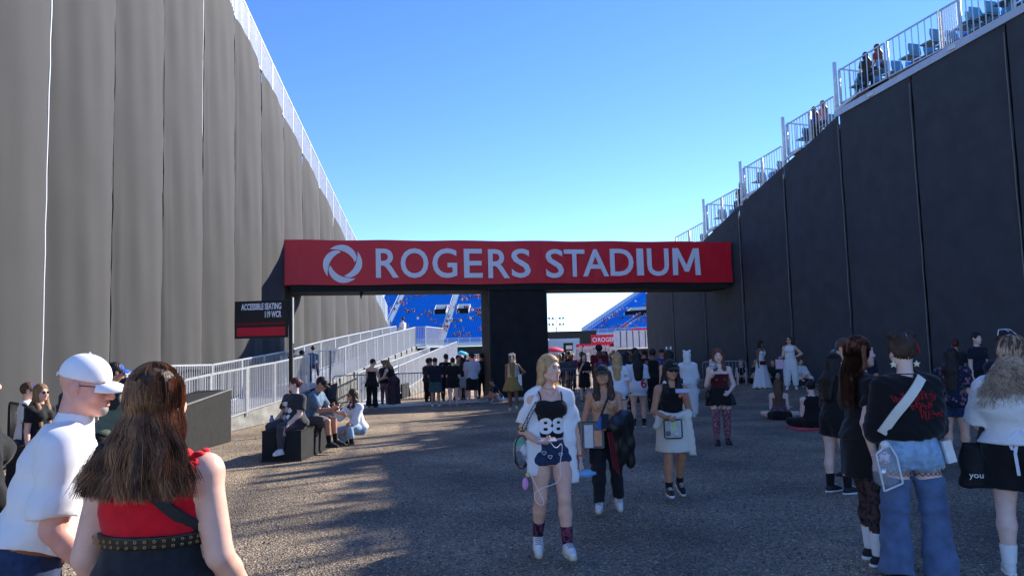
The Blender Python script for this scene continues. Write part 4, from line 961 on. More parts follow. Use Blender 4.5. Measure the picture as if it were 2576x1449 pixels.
def legs_wear(k, m, parent, step, frac=2.0, off=.012, waist=.085, flare=0.0, name='trousers', crotch=-.082, wr=.003, seed=3, belly=0, gl=1.0, loose=0.0):
    """frac 0..1 covers the thigh, 1..2 the shin"""
    J, H, g = k.J, k.H, k.g; gg = .45 + .55 * g
    p = [torso(k, crotch, waist, off, belly=belly)]
    for s, c in ((1, 'L'), (-1, 'R')):
        p.append(el(k.P + V3(0, 0, -.02 * H) + k.sd0 * s * .045 * H * k.hips - k.fwd0 * .032 * H, V3(.05, .048, .052) * H * g * gl + off, .03))
        hp, kn, an = J['hip' + c] + V3(0, 0, -.01 * H), J['kn' + c], J['an' + c]; f = min(frac, 1.0); e = hp + (kn - hp) * f
        r0 = .0545 * H * g * (k.hips * .5 + .5) + off; r1 = .0335 * H * gg + off + loose; re = r0 + (r1 - r0) * f * f + flare * (frac <= 1)
        md = hp + (kn - hp) * f * .5; p.append(rc(hp, md, r0, .0505 * H * g + off + loose * .5 if f > .8 else (r0 + re) / 2, .03)); p.append(rc(md, e, .0495 * H * g + off + loose * .5 if f > .8 else (r0 + re) / 2, re, .02, flat=True))
        if frac > 1:
            q = frac - 1; e2 = kn + (an - kn) * q
            p.append(el(kn, V3(1, 1, 1) * r1, .015)); r2 = .0345 * H * gg + off + loose; r3 = (.0345 - .0125 * q) * H * gg + off + flare + loose
            c2 = kn + (an - kn) * .33 * min(1, q * 2); p.append(rc(kn, c2, r1, r2, .015)); p.append(rc(c2, e2, r2, r3, .015, flat=True))
    if waist < .2: p.append(half(k.P + k.up * waist * H, k.up))
    return sdf_obj(name, p, step, m, parent, post=wrinkle(wr, seed) if wr else None)
def skirt_wear(k, m, parent, step, L=.4, waist=.09, flare=.06, off=.012, name='skirt', pleat=0.0, npl=9, seed=5, top_hi=None, wr=.002, sway=0, axis=None):
    """hangs L metres below the waist"""
    H = k.H; ts, a, b, o = [np.array(q) for q in TORSO[k.sex]]; g = k.g
    w0 = k.P + k.up * waist * H; ax = _n(np.array(axis, float)) if axis is not None else _n(V3(0, 0, -1) * .8 - k.up * .2)
    aw = (np.interp(waist, ts, a) * H * g * 1.0) + off; ah = .104 * H * g * k.hips + off; bw = np.interp(waist, ts, b) * H * g + off; bh = .078 * H * g + off
    d = waist * H
    t = [0, d * .5, d, max(d + .02, L * .6), L]; A = [aw, (aw + ah) / 2 + .006, ah, ah + flare * .5, ah + flare]; B = [bw, (bw + bh) / 2 + .008, bh + .012, bh + .012 + flare * .5, bh + .012 + flare]
    p = [loft(w0, ax, k.sd0, t, A, B, None, .01)]
    c = w0
    def post(X, Y, Z):
        ang = np.arctan2(Y - c[1], X - c[0]); dz = np.clip((c[2] - Z) / L, 0, 1)
        return pleat * dz * np.sin(ang * npl + 2 * np.sin(ang * 2 + seed)) + 0 * X
    return sdf_obj(name, p, step, m, parent, post=(lambda X, Y, Z: post(X, Y, Z) + wrinkle(wr, seed)(X, Y, Z)))
def shoes(k, m, sole, parent, step, kind='sneaker', sock=None, sockh=.1, boot=0.0, width=1.0, chunky=0.0, lace=None):
    H = k.H; J = k.J; S = H / 1.65
    for c in 'LR':
        a, f = J['an' + c], J['fd' + c]; sh = _n(J['kn' + c] - J['an' + c]); dn = V3(0, 0, -1); dn = _n(dn - f * (dn @ f)); lt = np.cross(f, dn)
        heel = a - f * .032 * S + dn * .042 * S; toe = a + f * .150 * S + dn * .050 * S; mid = a + f * .07 * S + dn * .036 * S
        p = [rc(heel, mid, .035 * S * width, .040 * S * width, .02, sq=(dn, .95)), rc(mid, toe, .040 * S * width, .033 * S * width, .02, sq=(dn, .72)), rc(a - f * .004 * S + dn * .03 * S, a + sh * (.012 + boot) * S, .036 * S * width, (.038 if boot else .034) * S * width, .02, flat=True), rc(a + f * .015 * S + dn * .006 * S, mid + f * .03 * S, .038 * S, .034 * S, .02)]
        p.append(half(a + dn * .068 * S, dn))
        o = sdf_obj('boot' if boot else 'shoe', p, step, m, parent, smooth=1)
        if lace is not None:
            lm = MB()
            for i in range(5):
                fx = .036 + .016 * i; q0 = a + f * fx * S - dn * (.0335 - .35 * (fx - .015)) * S
                lm.tube([q0 - lt * .026 * S + dn * .013 * S, q0 - lt * .012 * S + dn * .002 * S, q0, q0 + lt * .012 * S + dn * .002 * S, q0 + lt * .026 * S + dn * .013 * S], .0034 * S, 5)
            lm.build('laces', lace, o)['kind'] = 'stuff'
        th = .022 + chunky
        q = [rc(heel - f * .006 * S + dn * .030 * S, mid + dn * .034 * S, .0385 * S * width, .044 * S * width, .02), rc(mid + dn * .034 * S, toe + f * .004 * S + dn * .020 * S, .044 * S * width, .036 * S * width, .02), half(a + dn * .056 * S, -dn), half(a + dn * (.062 + th) * S, dn)]
        sdf_obj('sole', q, step, sole, o, smooth=0)
        if sock is not None:
            sdf_obj('sock', [rc(a + dn * .004 * S, a + sh * sockh, .0235 * H * (.6 + .4 * k.g) + .004, (.0215 + .05 * sockh) * H * (.5 + .5 * k.g) + .006, .01, flat=True)], step, sock, parent)
def cap_wear(k, m, parent, step, brim=True, name='cap', back=False, bm=None, low=0.0):
    h, s, R = k.hp, k.hs, k.HR
    p = [el(h(0, .012, .036), V3(.083, .102, .094) * s, .01, R=R), half(h(0, 0, .030 - low), -R[:, 2] * 1.0 + R[:, 1] * .12)]
    o = sdf_obj(name, p, step, m, parent, post=wrinkle(.0012, 4))
    if brim:
        y = 1 if back else -1; V = []; n = 11
        for i in range(n):
            a = math.pi * (i / (n - 1)) - math.pi / 2; x = math.sin(a) * .070; d = math.cos(a)
            for t in (0, .35, .7, 1): V.append(h(x * (1 + .08 * t), y * (.055 + .045 * math.cos(a * .9) + (.075 * d ** .7 if d > 0 else 0) * t), .036 - low - .010 * t - .22 * x * x / .07 - .016 * t * t))
        V2 = [p_ - R[:, 2] * .005 * s for p_ in V]; F = []; nn = len(V)
        for i in range(n - 1):
            for j in range(3): q = i * 4 + j; F += [(q, q + 4, q + 5, q + 1), (nn + q + 1, nn + q + 5, nn + q + 4, nn + q)]
        for i in range(n - 1): q = i * 4 + 3; F.append((q, q + 4, nn + q + 4, nn + q))
        MB().add(V + V2, F, 0, True).build('brim', bm or m, o)
    MB().ball(h(0, .010, .131), .006 * s, 6).build('button', m, o)
    return o
def glasses(k, parent, dark=True, big=1.0):
    h, R, s = k.hp, k.HR, k.hs; b = MB(); fr = MB()
    for x in (.031, -.031):
        pts = [h(x + .0215 * big * math.cos(t), -.096 + .010 * abs(math.cos(t) * (1 if (math.cos(t) > 0) == (x > 0) else .2)), .000 + .017 * big * math.sin(t)) for t in np.linspace(0, 6.283, 13)[:-1]]
        c = h(x, -.097, 0); V = [c] + pts; b.add(V, [(0, i + 1, (i + 1) % 12 + 1) for i in range(12)])
        fr.tube(pts + [pts[0]], .0022 * s if not dark else .003 * s, 4, cap=False)
        fr.tube([h(x + math.copysign(.021, x), -.088, .004), h(math.copysign(.074, x), -.03, .006), h(math.copysign(.078, x), .012, .004)], .002 * s, 4)
    fr.tube([h(-.011, -.097, .004), h(0, -.100, .007), h(.011, -.097, .004)], .002 * s, 4)
    o = fr.build('sunglasses' if dark else 'spectacles', m_frame, parent); b.build('lens', m_lens if dark else m_clear, o); return o
def face(k, parent, lips=None, brow=None, iris=None, open_=0.0, closed=False):
    h, s, R = k.hp, k.hs, k.HR
    for x in (.031, -.031):
        eo = MB().ball(h(x, -.0735, .0005), .0125 * s, 10).build('eye', m_eye, parent); MB().ball(h(x, -.0815, .0003), .0058 * s, 8).build('iris', m_iris, eo)
        MB().tube([h(x - math.copysign(.016, x), -.0905, .0185), h(x, -.0905, .0225), h(x + math.copysign(.018, x), -.078, .018)], [.0026 * s, .0028 * s, .0012 * s], 5).build('eyebrow', brow or m_brow, parent)
        MB().tube([h(x - math.copysign(.0135, x), -.0845, .001), h(x - math.copysign(.004, x), -.0885, .0062), h(x + math.copysign(.006, x), -.0865, .006), h(x + math.copysign(.0145, x), -.079, .001)], .0017 * s, 5).build('eyelash', m_browd, parent)
    lp = MB(); z = -.0605
    up = [h(-.022, -.0835, z), h(-.011, -.0925, z + .0055), h(0, -.0945, z + .0042), h(.011, -.0925, z + .0055), h(.022, -.0835, z)]
    dn = [h(-.020, -.0835, z - .002), h(-.010, -.0920, z - .0065 - open_), h(0, -.0935, z - .0075 - open_), h(.010, -.0920, z - .0065 - open_), h(.020, -.0835, z - .002)]
    lp.tube(up, np.array([.0012, .004, .0042, .004, .0012]) * s, 6); lp.tube(dn, np.array([.0012, .0046, .0052, .0046, .0012]) * s, 6)
    lo = lp.build('lips', lips or m_lip, parent)
    if open_: MB().ball(h(0, -.0895, z - .002 - open_ / 2), V3(.013, .004, .003 + open_ * .5) * s, 8, M=R).build('mouth', m_iris, lo)
def hair(k, kind, m, parent, step, L=.3, seed=1, part=True, vol=1.0, front=False, amp=.004, hat=False, face_cut=True, name='hair'):
    h, s, R, J, H = k.hp, k.hs, k.HR, k.J, k.H; p = []
    v = .013 * vol if not hat else .006
    p.append(el(h(0, .018, .034), V3(.0735 + v, .0915 + v, .088 + v) * s, .012, R=R))
    if kind == 'short': p.append(half(h(0, 0, -.045), -R[:, 2] + R[:, 1] * -.3))
    if kind in ('long', 'bob', 'curly'):
        dn = V3(0, 0, -1); bkh = _n(V3(R[0, 1], R[1, 1], 0) + 1e-6); bkt = _n(-k.fwd * .7 + bkh * .3)
        lat = k.sd * .5 + R[:, 0] * .5
        nape = h(0, .062, -.05); w0 = .072 * s * vol
        p.append(rc(h(0, .035, .02), nape, .078 * s * vol, .070 * s * vol, .03, sq=(bkh, .8)))
        sb = J['SM'] + bkt * (.040 * H * (.5 + .5 * k.g) + .035) + V3(0, 0, .02)
        mid = nape * .35 + sb * .65
        end = sb + dn * max(.02, L - .16) - k.up * 0 + bkt * .015
        wd = .085 * vol * (1.25 if kind == 'curly' else 1)
        p.append(rc(nape, sb, .066 * s * vol, wd, .03, sq=(bkt, .55))); 
        if L > .2: p.append(rc(sb, end, wd, wd * .8, .03, sq=(bkt, .42)))
        for x in (1, -1): p.append(rc(h(x * .070, .012, .03), h(x * .078, .025, -.10), .026 * s * vol, .028 * s * vol, .02)); p.append(rc(h(x * .078, .025, -.10), sb + k.sd * x * .06, .03 * vol, .035 * vol, .02))
        if front:
            for x in (1, -1):
                e = J['SM'] + k.sd * x * .068 + k.fwd * (.060 * H + .012) + dn * (L - .20)
                md = J['SM'] + k.sd * x * .072 + k.fwd * (.042 * H)
                p.append(rc(h(x * .074, -.012, .02), h(x * .080, -.006, -.10), .022 * s, .028 * s, .02)); p.append(rc(h(x * .080, -.006, -.10), md, .028 * s, .036, .02, sq=(k.fwd, .7))); p.append(rc(md, e, .036, .030, .02, sq=(k.fwd, .6)))
    if kind == 'bun': p.append(el(h(0, .105, .045), V3(.036, .034, .036) * s, .012)); p.append(half(h(0, .03, -.045), -R[:, 2] + R[:, 1] * -.8))
    if kind == 'buns':
        for x in (1, -1): p.append(el(h(x * .058, .012, .118), V3(.040, .038, .034) * s, .012))
        p.append(half(h(0, .03, -.050), -R[:, 2] + R[:, 1] * -.9))
    if kind == 'pony':
        p.append(half(h(0, .03, -.045), -R[:, 2] + R[:, 1] * -.8)); p.append(rc(h(0, .105, .05), h(0, .135, .0), .024 * s, .036 * s, .02)); p.append(rc(h(0, .135, .0), J['SM'] - k.fwd * (.08 * H) - V3(0, 0, L - .15), .036 * s, .028 * s, .02, sq=(R[:, 1], .7)))
    if kind == 'afro': p.append(el(h(0, .02, .06), V3(.13, .13, .12) * s * vol, .02))
    if face_cut:
        p.append(el(h(0, -.105, -.030), V3(.0615, .085, .100) * s, .012, 's', R)); p.append(el(h(0, -.10, -.085), V3(.058, .07, .07) * s, .012, 's', R))
        for x in (1, -1):
            if kind in ('short', 'bun', 'buns', 'pony'): p.append(el(h(x * .08, .008, -.012), V3(.022, .030, .042) * s, .008, 's', R))
    if hat: p.append(half(h(0, 0, .052), R[:, 2]))
    c = J['HC']; r = np.random.RandomState(seed); ph = r.rand(4) * 6.28
    fr = 44 if kind != 'curly' else 26
    def post(X, Y, Z):
        a = np.arctan2(X - c[0], Y - c[1] + 1e-6)
        d = amp * (np.sin(a * fr * .5 + 5 * np.sin(Z * 14 + ph[0]) + ph[1]) + .6 * np.sin(a * fr + 3 * np.sin(Z * 23 + ph[2])))
        if kind in ('curly', 'afro'): d = d + amp * 1.6 * np.sin(X * 70 + 2 * np.sin(Z * 40)) * np.sin(Y * 66 + ph[3]) * np.sin(Z * 62)
        return d
    ref = [(c - .13, c + .13, step * .7)]
    return sdf_obj(name, p, step, m, parent, post=post, ref=ref)
def strands(name, roots, steps, m, parent, rad=.0016, sides=2, taper=.4):
    """many single locks; roots n x 3, steps: function(i array, t) -> n x 3 positions"""
    T = np.linspace(0, 1, steps[1]); n = len(roots); P = np.stack([steps[0](t) for t in T], 1)       # n x k x 3
    k = len(T); rib = sides == 2; d = np.gradient(P, axis=1); d /= np.linalg.norm(d, axis=2, keepdims=True) + 1e-9
    ref = np.array([.31, .85, .42]); u = np.cross(d, ref); u /= np.linalg.norm(u, axis=2, keepdims=True) + 1e-9; w = np.cross(d, u)
    R = (rad * (1 - (1 - taper) * T))[None, :, None] if np.ndim(rad) == 0 else np.asarray(rad)[:, None, None] * (1 - (1 - taper) * T)[None, :, None]
    V = np.stack([P + R * (u * math.cos(6.2832 * j / sides) + w * math.sin(6.2832 * j / sides)) for j in range(sides)], 2)   # n k s 3
    i, q, j = np.meshgrid(np.arange(n), np.arange(k - 1), np.arange(1 if rib else sides), indexing='ij'); b = (i * k + q) * sides
    F = np.stack([b + j, b + (j + 1) % sides, b + sides + (j + 1) % sides, b + sides + j], -1).reshape(-1, 4)
    mi = None
    if isinstance(m, (list, tuple)): mi = np.repeat((getattr(steps[0], 'shade', nr.randint(0, len(m), n)) % len(m)).astype(int), (k - 1) * (1 if rib else sides))
    o = link(name, np_mesh(name, V.reshape(-1, 3), F, True, mi), m, parent); o['kind'] = 'stuff'; return o
def person(label, px=None, py=None, H=1.65, yaw=0, loc=None, group=None, z=None, **sk):
    """an Empty at the feet; yaw 0 faces the camera, 90 faces right, 180 faces away"""
    g = gp(px, py) if loc is None else np.array([*loc, 0.0]) if len(loc) == 2 else np.array(loc, float)
    if loc is not None and len(loc) == 2: g[2] = ground_z(g[0], g[1])
    if z is not None: g[2] = z
    o = empty('person', tuple(g), R_(yaw), label, 'person', group)
    k = skeleton(H, **sk); k.o = o; k.yaw = R_(yaw); k.loc = g
    c, s = math.cos(k.yaw), math.sin(k.yaw); RM = np.array([[c, -s, 0], [s, c, 0], [0, 0, 1]])
    k.RM = RM; k.w = lambda p: g + RM @ np.asarray(p, float); return k
def decal(me, m, parent, name, k, target, x, zc, w, h, back=False, lift=.004, thick=True, curve=True, rot=0):
    """flat print: drops a mesh (xy plane) on to the front or back of a garment"""
    n = len(me.vertices); co = np.empty(n * 3, np.float32); me.vertices.foreach_get('co', co); co = co.reshape(n, 3); lo, hi = co.min(0), co.max(0)
    a = (co[:, 0] - (lo[0] + hi[0]) / 2) / (hi[0] - lo[0]) * w; b = (co[:, 1] - (lo[1] + hi[1]) / 2) / (hi[1] - lo[1]) * h
    if rot: a, b = a * math.cos(rot) - b * math.sin(rot), a * math.sin(rot) + b * math.cos(rot)
    if back: a = -a
    bv = BVHTree.FromPolygons([v.co.copy() for v in target.data.vertices], [tuple(p.vertices) for p in target.data.polygons])
    sg = 1 if back else -1; q = np.empty_like(co); last = None
    for i in range(n):
        o_ = Vector((x + a[i], sg * 1.2, zc + b[i])); hit = bv.ray_cast(o_, Vector((0, -sg, 0)))
        y = hit[0].y if hit[0] is not None else (last if last is not None else sg * .12)
        last = y; q[i] = (o_.x, y + sg * lift, o_.z)
    me.vertices.foreach_set('co', q.ravel()); me.update(); return link(name, me, m, parent)
def text_flat(t, offset=0.0, sub=True):
    me = text_mesh(t, 1, 0, offset)
    if sub:
        import bmesh
        bm = bmesh.new(); bm.from_mesh(me); bmesh.ops.triangulate(bm, faces=bm.faces[:])
        for _ in range(2): bmesh.ops.subdivide_edges(bm, edges=[e for e in bm.edges if e.calc_length() > .12], cuts=1, use_grid_fill=False); bmesh.ops.triangulate(bm, faces=bm.faces[:])
        bm.to_mesh(me); bm.free()
    return me

def strap_on(k, target, pts, width, m, parent, name, back=True, lift=.008, n=26, thick=.005):
    """a flat strap laid over the outside of a garment; pts are (x, z)"""
    bv = BVHTree.FromPolygons([v.co.copy() for v in target.data.vertices], [tuple(p.vertices) for p in target.data.polygons]); sg = 1 if back else -1
    q = []; x_, z_ = zip(*pts); t0 = np.linspace(0, 1, len(pts)); last = .12 * sg
    for t in np.linspace(0, 1, n):
        x, z = np.interp(t, t0, x_), np.interp(t, t0, z_); h = bv.ray_cast(Vector((x, sg * 1.2, z)), Vector((0, -sg, 0))); y = h[0].y if h[0] is not None else last
        last = y; q.append(V3(x, y + sg * lift, z))
    for _ in range(3): q = [q[0]] + [(q[i - 1] + 2 * q[i] + q[i + 1]) / 4 for i in range(1, n - 1)] + [q[-1]]
    V = []; F = []
    for i in range(n):
        d = q[min(i + 1, n - 1)] - q[max(i - 1, 0)]; w = _n(np.cross(d, V3(0, sg, 0))) * width / 2
        for e in (-1, 1):
            for o_ in (-.012, thick): V.append(q[i] + w * e + V3(0, sg * o_, 0))
    for i in range(n - 1):
        a = 4 * i; F += [(a + 1, a + 3, a + 7, a + 5), (a, a + 4, a + 6, a + 2), (a, a + 1, a + 5, a + 4), (a + 3, a + 2, a + 6, a + 7)]
    F += [(0, 2, 3, 1), (4 * n - 4, 4 * n - 3, 4 * n - 1, 4 * n - 2)]
    return MB().add(V, F).build(name, m, parent), q

# ------------------------------------------------------------------ wardrobe
C = lambda n, *rgb: cloth(n, rgb, .03 if min(rgb) > 160 else .12)
c_white, c_black, c_navy, c_grey, c_red = C('white_cloth', 232, 232, 232), C('black_cloth', 24, 24, 26), C('navy_cloth', 26, 32, 50), C('grey_cloth', 92, 94, 98), C('red_cloth', 208, 14, 34)
c_char, c_cream, c_olive, c_royal, c_mar = C('charcoal_cloth', 52, 54, 58), C('cream_cloth', 222, 212, 194), C('olive_cloth', 84, 86, 62), C('royal_blue_cloth', 30, 62, 140), C('maroon_cloth', 92, 22, 36)
c_den, c_dend, c_denl = cloth('blue_denim', (70, 98, 140), .35, scale=30), cloth('dark_denim', (38, 56, 88), .35, scale=30), cloth('light_denim', (148, 178, 208), .22, scale=30)
c_teal, c_tan, c_lgrey, c_pink, c_lime, c_must = C('teal_cloth', 58, 92, 96), C('tan_cloth', 170, 132, 92), C('light_grey_cloth', 178, 178, 190), C('pink_cloth', 190, 128, 140), C('lime_cloth', 190, 235, 60), C('mustard_cloth', 150, 124, 70)
c_lblue = C('washed_blue_cloth', 96, 122, 146)
p_stripe = pattern('striped_trousers_cloth', 'stripe', [(0, (54, 26, 40)), (.45, (176, 150, 150)), (.58, (54, 26, 40))], 9)
p_floral = pattern('floral_cloth', 'flower', [(0, (214, 120, 140)), (.16, (170, 60, 90)), (.30, (70, 110, 90)), (.38, (28, 36, 62))], 13)
p_lace = pattern('lace_cloth', 'blot', [(.42, (20, 19, 21)), (.5, (120, 96, 92)), (.6, (28, 26, 28))], 34)
p_star = pattern('star_tights', 'blot', [(.40, (84, 66, 66)), (.55, (66, 52, 54)), (.64, (26, 22, 26))], 30)
p_net = pattern('torn_red_tights', 'blot', [(.38, (150, 110, 122)), (.5, (104, 42, 62)), (.62, (170, 130, 138))], 22)
p_fish = pattern('fishnet', 'net', [(0, (206, 160, 146)), (.5, (24, 20, 22))], 22)
p_butter = pattern('patterned_orange_top', 'flower', [(0, (236, 220, 204)), (.2, (196, 120, 64)), (.34, (150, 82, 44)), (.42, (214, 170, 136))], 26)
p_print = pattern('dark_paisley', 'blot', [(.4, (60, 50, 58)), (.52, (120, 110, 124)), (.62, (50, 42, 50))], 40)
p_redpat = pattern('red_patterned_trousers', 'blot', [(.4, (110, 28, 44)), (.52, (170, 150, 160)), (.6, (60, 24, 44))], 20)
p_pin = pattern('pinstripe_jersey', 'stripe', [(0, (230, 230, 234)), (.93, (200, 204, 220))], 12)
m_wsole, m_bsole, m_tansole = mat('white_rubber', (.78, .78, .76), .6, .06, 20, .1), mat('black_rubber', (.02, .02, .02), .7, .1, 20, .1), mat('cream_rubber', srgb(206, 196, 170), .6, .08, 20, .1)
m_wleath = mat('white_leather', srgb(226, 226, 224), .5, .08, 14, .25, 60); m_bleath = mat('black_leather', (.016, .016, .017), .38, .2, 12, .3, 60); m_canvas = mat('black_canvas', (.025, .025, .028), .8, .15, 30, .3)
m_gold = mat('brass_metal', srgb(200, 170, 100), .3, .1, 10, 0, metal=.9); m_silver = mat('silver_metal', srgb(200, 200, 204), .25, .05, 10, 0, metal=.9)
m_orange = mat('orange_band', srgb(238, 84, 40), .5, .04, 10, 0); m_phone = mat('phone_glass', (.015, .015, .018), .15, .05, 4, 0); m_silverphone = mat('pale_phone', srgb(196, 190, 196), .25, .05, 4, 0)
m_bottle = mat('blue_bottle', srgb(120, 190, 240), .08, .05, 6, 0, alpha=.55, spec=.7); m_pinkp = mat('pink_plush', srgb(230, 160, 214), .9, .1, 30, .3)

STAND = dict(legL=((.05, .02, -1), (.01, -.03, -1)), legR=((.05, .02, -1), (.01, -.03, -1)))
WALKL = dict(legL=((.02, .30, -1), (.0, .02, -1)), legR=((.02, -.10, -1), (.02, -.62, -1)), fpR=38)
WALKR = dict(legR=((.02, .30, -1), (.0, .02, -1)), legL=((.02, -.10, -1), (.02, -.62, -1)), fpL=38)
SITB = dict(legL=((.18, 1, -.06), (.02, .08, -1)), legR=((.18, 1, -.06), (.02, .08, -1)))
SITX = dict(legL=((.75, .75, .06), (-.9, .25, -.12)), legR=((.75, .75, .06), (-.9, .15, -.12)), fpL=10, fpR=10)
SITK = dict(legL=((.15, .75, .62), (0, .25, -1)), legR=((.15, .75, .62), (0, .25, -1)))
CROU = dict(legL=((.25, .95, .28), (-.02, -.22, -1)), legR=((.2, 1, -.05), (0, -.75, -.8)), fpR=30)
HOLD = ((.10, .05, -1), (-.22, 1, -.05)); HOLDUP = ((.14, .20, -1), (-.12, .85, .65)); DOWN = ((.10, .0, -1), (.04, .12, -1)); HIP = ((.75, -.25, -.8), (-.75, .3, -.35)); KNEE = ((.12, .5, -.9), (.0, .95, -.35)); FOLD = ((.15, .15, -1), (-.85, .55, .1)); PHONE = ((.16, .45, -.85), (-.25, .55, .85))
def L(px, Z): r = ray(px, 894 - .027 * (px - 1288)); return (float(r[0]) * Z, Z)
def dress(k, st, sk='light', hr=None, tp=None, bt=None, sh=None, cap=None, gl=None, fc=None, fine=None, detail=False, body_kw={}, sock=None, tops=()):
    fine = bool(fc) if fine is None else fine
    o = k.o; body(k, 'body', SKIN[sk], o, st, detail, fine=fine, **body_kw)
    if fc: face(k, o, **(fc if isinstance(fc, dict) else {}))
    r = {}
    if tp: r['top'] = top(k, tp[0], o, st, **tp[1])
    if bt:
        f = skirt_wear if bt[0] == 's' else legs_wear; r['bt'] = f(k, bt[1], o, st, **bt[2])
    if sh: shoes(k, sh[0], sh[1], o, st * .8, **(sh[2] if len(sh) > 2 else {}))
    if hr: r['hair'] = hair(k, hr[0], HAIR[hr[1]] if isinstance(hr[1], str) else hr[1], o, st * .75, **(hr[2] if len(hr) > 2 else {}))
    if cap: r['cap'] = cap_wear(k, cap[0], o, st * .75, **(cap[1] if len(cap) > 1 else {}))
    if gl: glasses(k, o, gl == 'sun')
    return r
TEE = dict(lo=.01, off=.016, sl=.62, flare=.016); TEEL = dict(lo=-.03, off=.028, sl=.75, flare=.028, hem=.02)
def thing_mb(name, label, cat, mb, m, loc=(0, 0, 0), group=None):
    """mesh thing with its origin at loc"""
    mb.v = [tuple(np.array(v) - np.asarray(loc)) for v in mb.v]; o = mb.build(name, m, None, tuple(loc)); return tag(o, label, cat, group)
def phone_at(k, c, label, m=m_phone, tilt=None, fwd=.10, w=.072, h=.15, off=(0, 0, 0)):
    J = k.J; p = J['wr' + c] + J['hd' + c] * fwd + V3(*off); n = _n(V3(*(tilt or (0, .8, .6)))); u = _n(np.cross(V3(0, 0, 1), n)); v = np.cross(n, u); W = k.w(p)
    b = MB(); b.box(k.w(p), (w, h, .009), M=k.RM @ np.stack([u, v, n], 1)); return thing_mb('phone', label, 'phone', b, m, W)

# ================================================================== the people nearest the camera, left
# ---- woman in red, seen from behind
k = person('woman seen from behind in sleeveless red top with long dark wavy hair and black trousers', loc=(-1.205, 2.62), H=1.59, yaw=176, girth=1.27, hips=1.06,
           armR=((.26, -.12, -1), (.20, .85, -1)), armL=((.22, -.10, -1), (.02, .7, -1)), handR=(.10, .5, -1), head=(-12, -4, 0), **STAND)
WR = k; o = k.o; H = k.H
body(k, 'body', SKIN['light'], o, .009, True, curlL=.4, curlR=.35, fine=False, gl=1.05)
red_top = top(k, c_red, o, .008, lo=.122, hi=.30, off=.009, sl=0, neck=.075, extra=[rc(k.J['N'] - k.up * .03 * k.H + k.sd * q * .02 * k.H, k.P + k.up * .262 * k.H + k.sd * q * .108 * k.H, .03 * k.H, .027 * k.H, .03) for q in (1, -1)], hem=.004, wr=.0022, seed=8, name='top', f=1.2)
for s, c in ((1, 'L'), (-1, 'R')):      # gathered frill where the sleeve ends
    q = k.P + k.up * .245 * H + k.sd * s * .100 * H; b = MB()
    pts = [q + k.up * math.cos(t) * .078 + k.fwd * math.sin(t) * .074 + k.sd * s * (.010 * math.sin(t * 15) - .018 * (1 - math.cos(t))) + k.up * .008 * math.sin(t * 11) for t in np.linspace(-1.9, 1.9, 70)]
    b.tube(pts, .012, 6, cap=False); b.build('frill', c_red, o)
legs_wear(k, cloth('black_denim', (34, 38, 44), .3, scale=30), o, .009, frac=2.0, off=.012, waist=.136, gl=1.05, flare=.02)
belt = sdf_obj('belt', [torso(k, .116, .142, .024)], .006, m_bleath, o)
gm = MB(); ga = MB()
for i in range(22):
    for z in (.124, .135):
        t = math.pi * (i / 21) ; r_ = torso(k, .07, .11, .019)
        a = np.interp(z, TORSO['f'][0], TORSO['f'][1]) * H * (1 + .34 * 1.1) + .027; bb = np.interp(z, TORSO['f'][0], TORSO['f'][2]) * H * (1 + .34 * 1.15 * 1.1) + .027
        q = k.P + k.up * z * H + k.sd0 * math.cos(t) * a - k.fwd0 * math.sin(t) * bb - k.fwd0 * 0
        u = _n(-k.sd0 * math.sin(t) * a - k.fwd0 * math.cos(t) * bb)
        gm.tube([q + (u * math.cos(f) + k.up * math.sin(f)) * .0042 for f in np.linspace(0, 6.283, 8)], .0012, 4, cap=False)
gm.build('grommets', m_gold, belt)['kind'] = 'stuff'
strap_on(k, red_top, [(.13, 1.34), (.06, 1.30), (-.06, 1.19), (-.155, 1.09), (-.215, 1.03)], .036, m_canvas, o, 'bag_strap')
b = MB(); w_ = k.J['wrR'] - k.J['hdR'] * .012; d = k.J['hdR']; u = _n(np.cross(d, V3(0, 1, 0))); v = np.cross(d, u)
for dd, rr, hh, mm, nm in ((0, .0345, .026, m_orange, 'wristband'), (.032, .030, .008, m_bleath, 'bracelet')):
    pr = [(rr, -hh / 2), (rr, hh / 2)]; MB().lathe(w_ + d * dd, [(rr * .9, -hh / 2), (rr, -hh / 2), (rr, hh / 2), (rr * .9, hh / 2)], 18, np.stack([u, v, d], 1)).build(nm, mm, o)
vis = _n(V3(*(k.RM.T @ np.array([-.1, -1, 0])))); vis = _n(vis - d * (vis @ d)); lt = np.cross(vis, d)
tagm = MB(); tagm.box(w_ + vis * .0352, (.034, .017, .002), M=np.stack([lt, d, vis], 1)); tg = tagm.build('band_label', m_wsole, o)
me = text_mesh('FLOOR', 1, .0, .01); n_ = len(me.vertices); co = np.empty(n_ * 3, np.float32); me.vertices.foreach_get('co', co); co = co.reshape(-1, 3); lo_2, hi_2 = co.min(0), co.max(0)
q = (co - (lo_2 + hi_2) / 2) / (hi_2 - lo_2 + 1e-9); q2 = w_ + vis * .037 + np.outer(-q[:, 0] * .028, -lt) * 1 + np.outer(q[:, 1] * .011, -d) * -1
if (k.RM @ lt)[0] < 0: q2 = w_ + vis * .037 + np.outer(q[:, 0] * .028, -lt) + np.outer(q[:, 1] * .011, -d)
me.vertices.foreach_set('co', q2.astype(np.float32).ravel()); me.update(); link('lettering', me, m_bsole, tg)
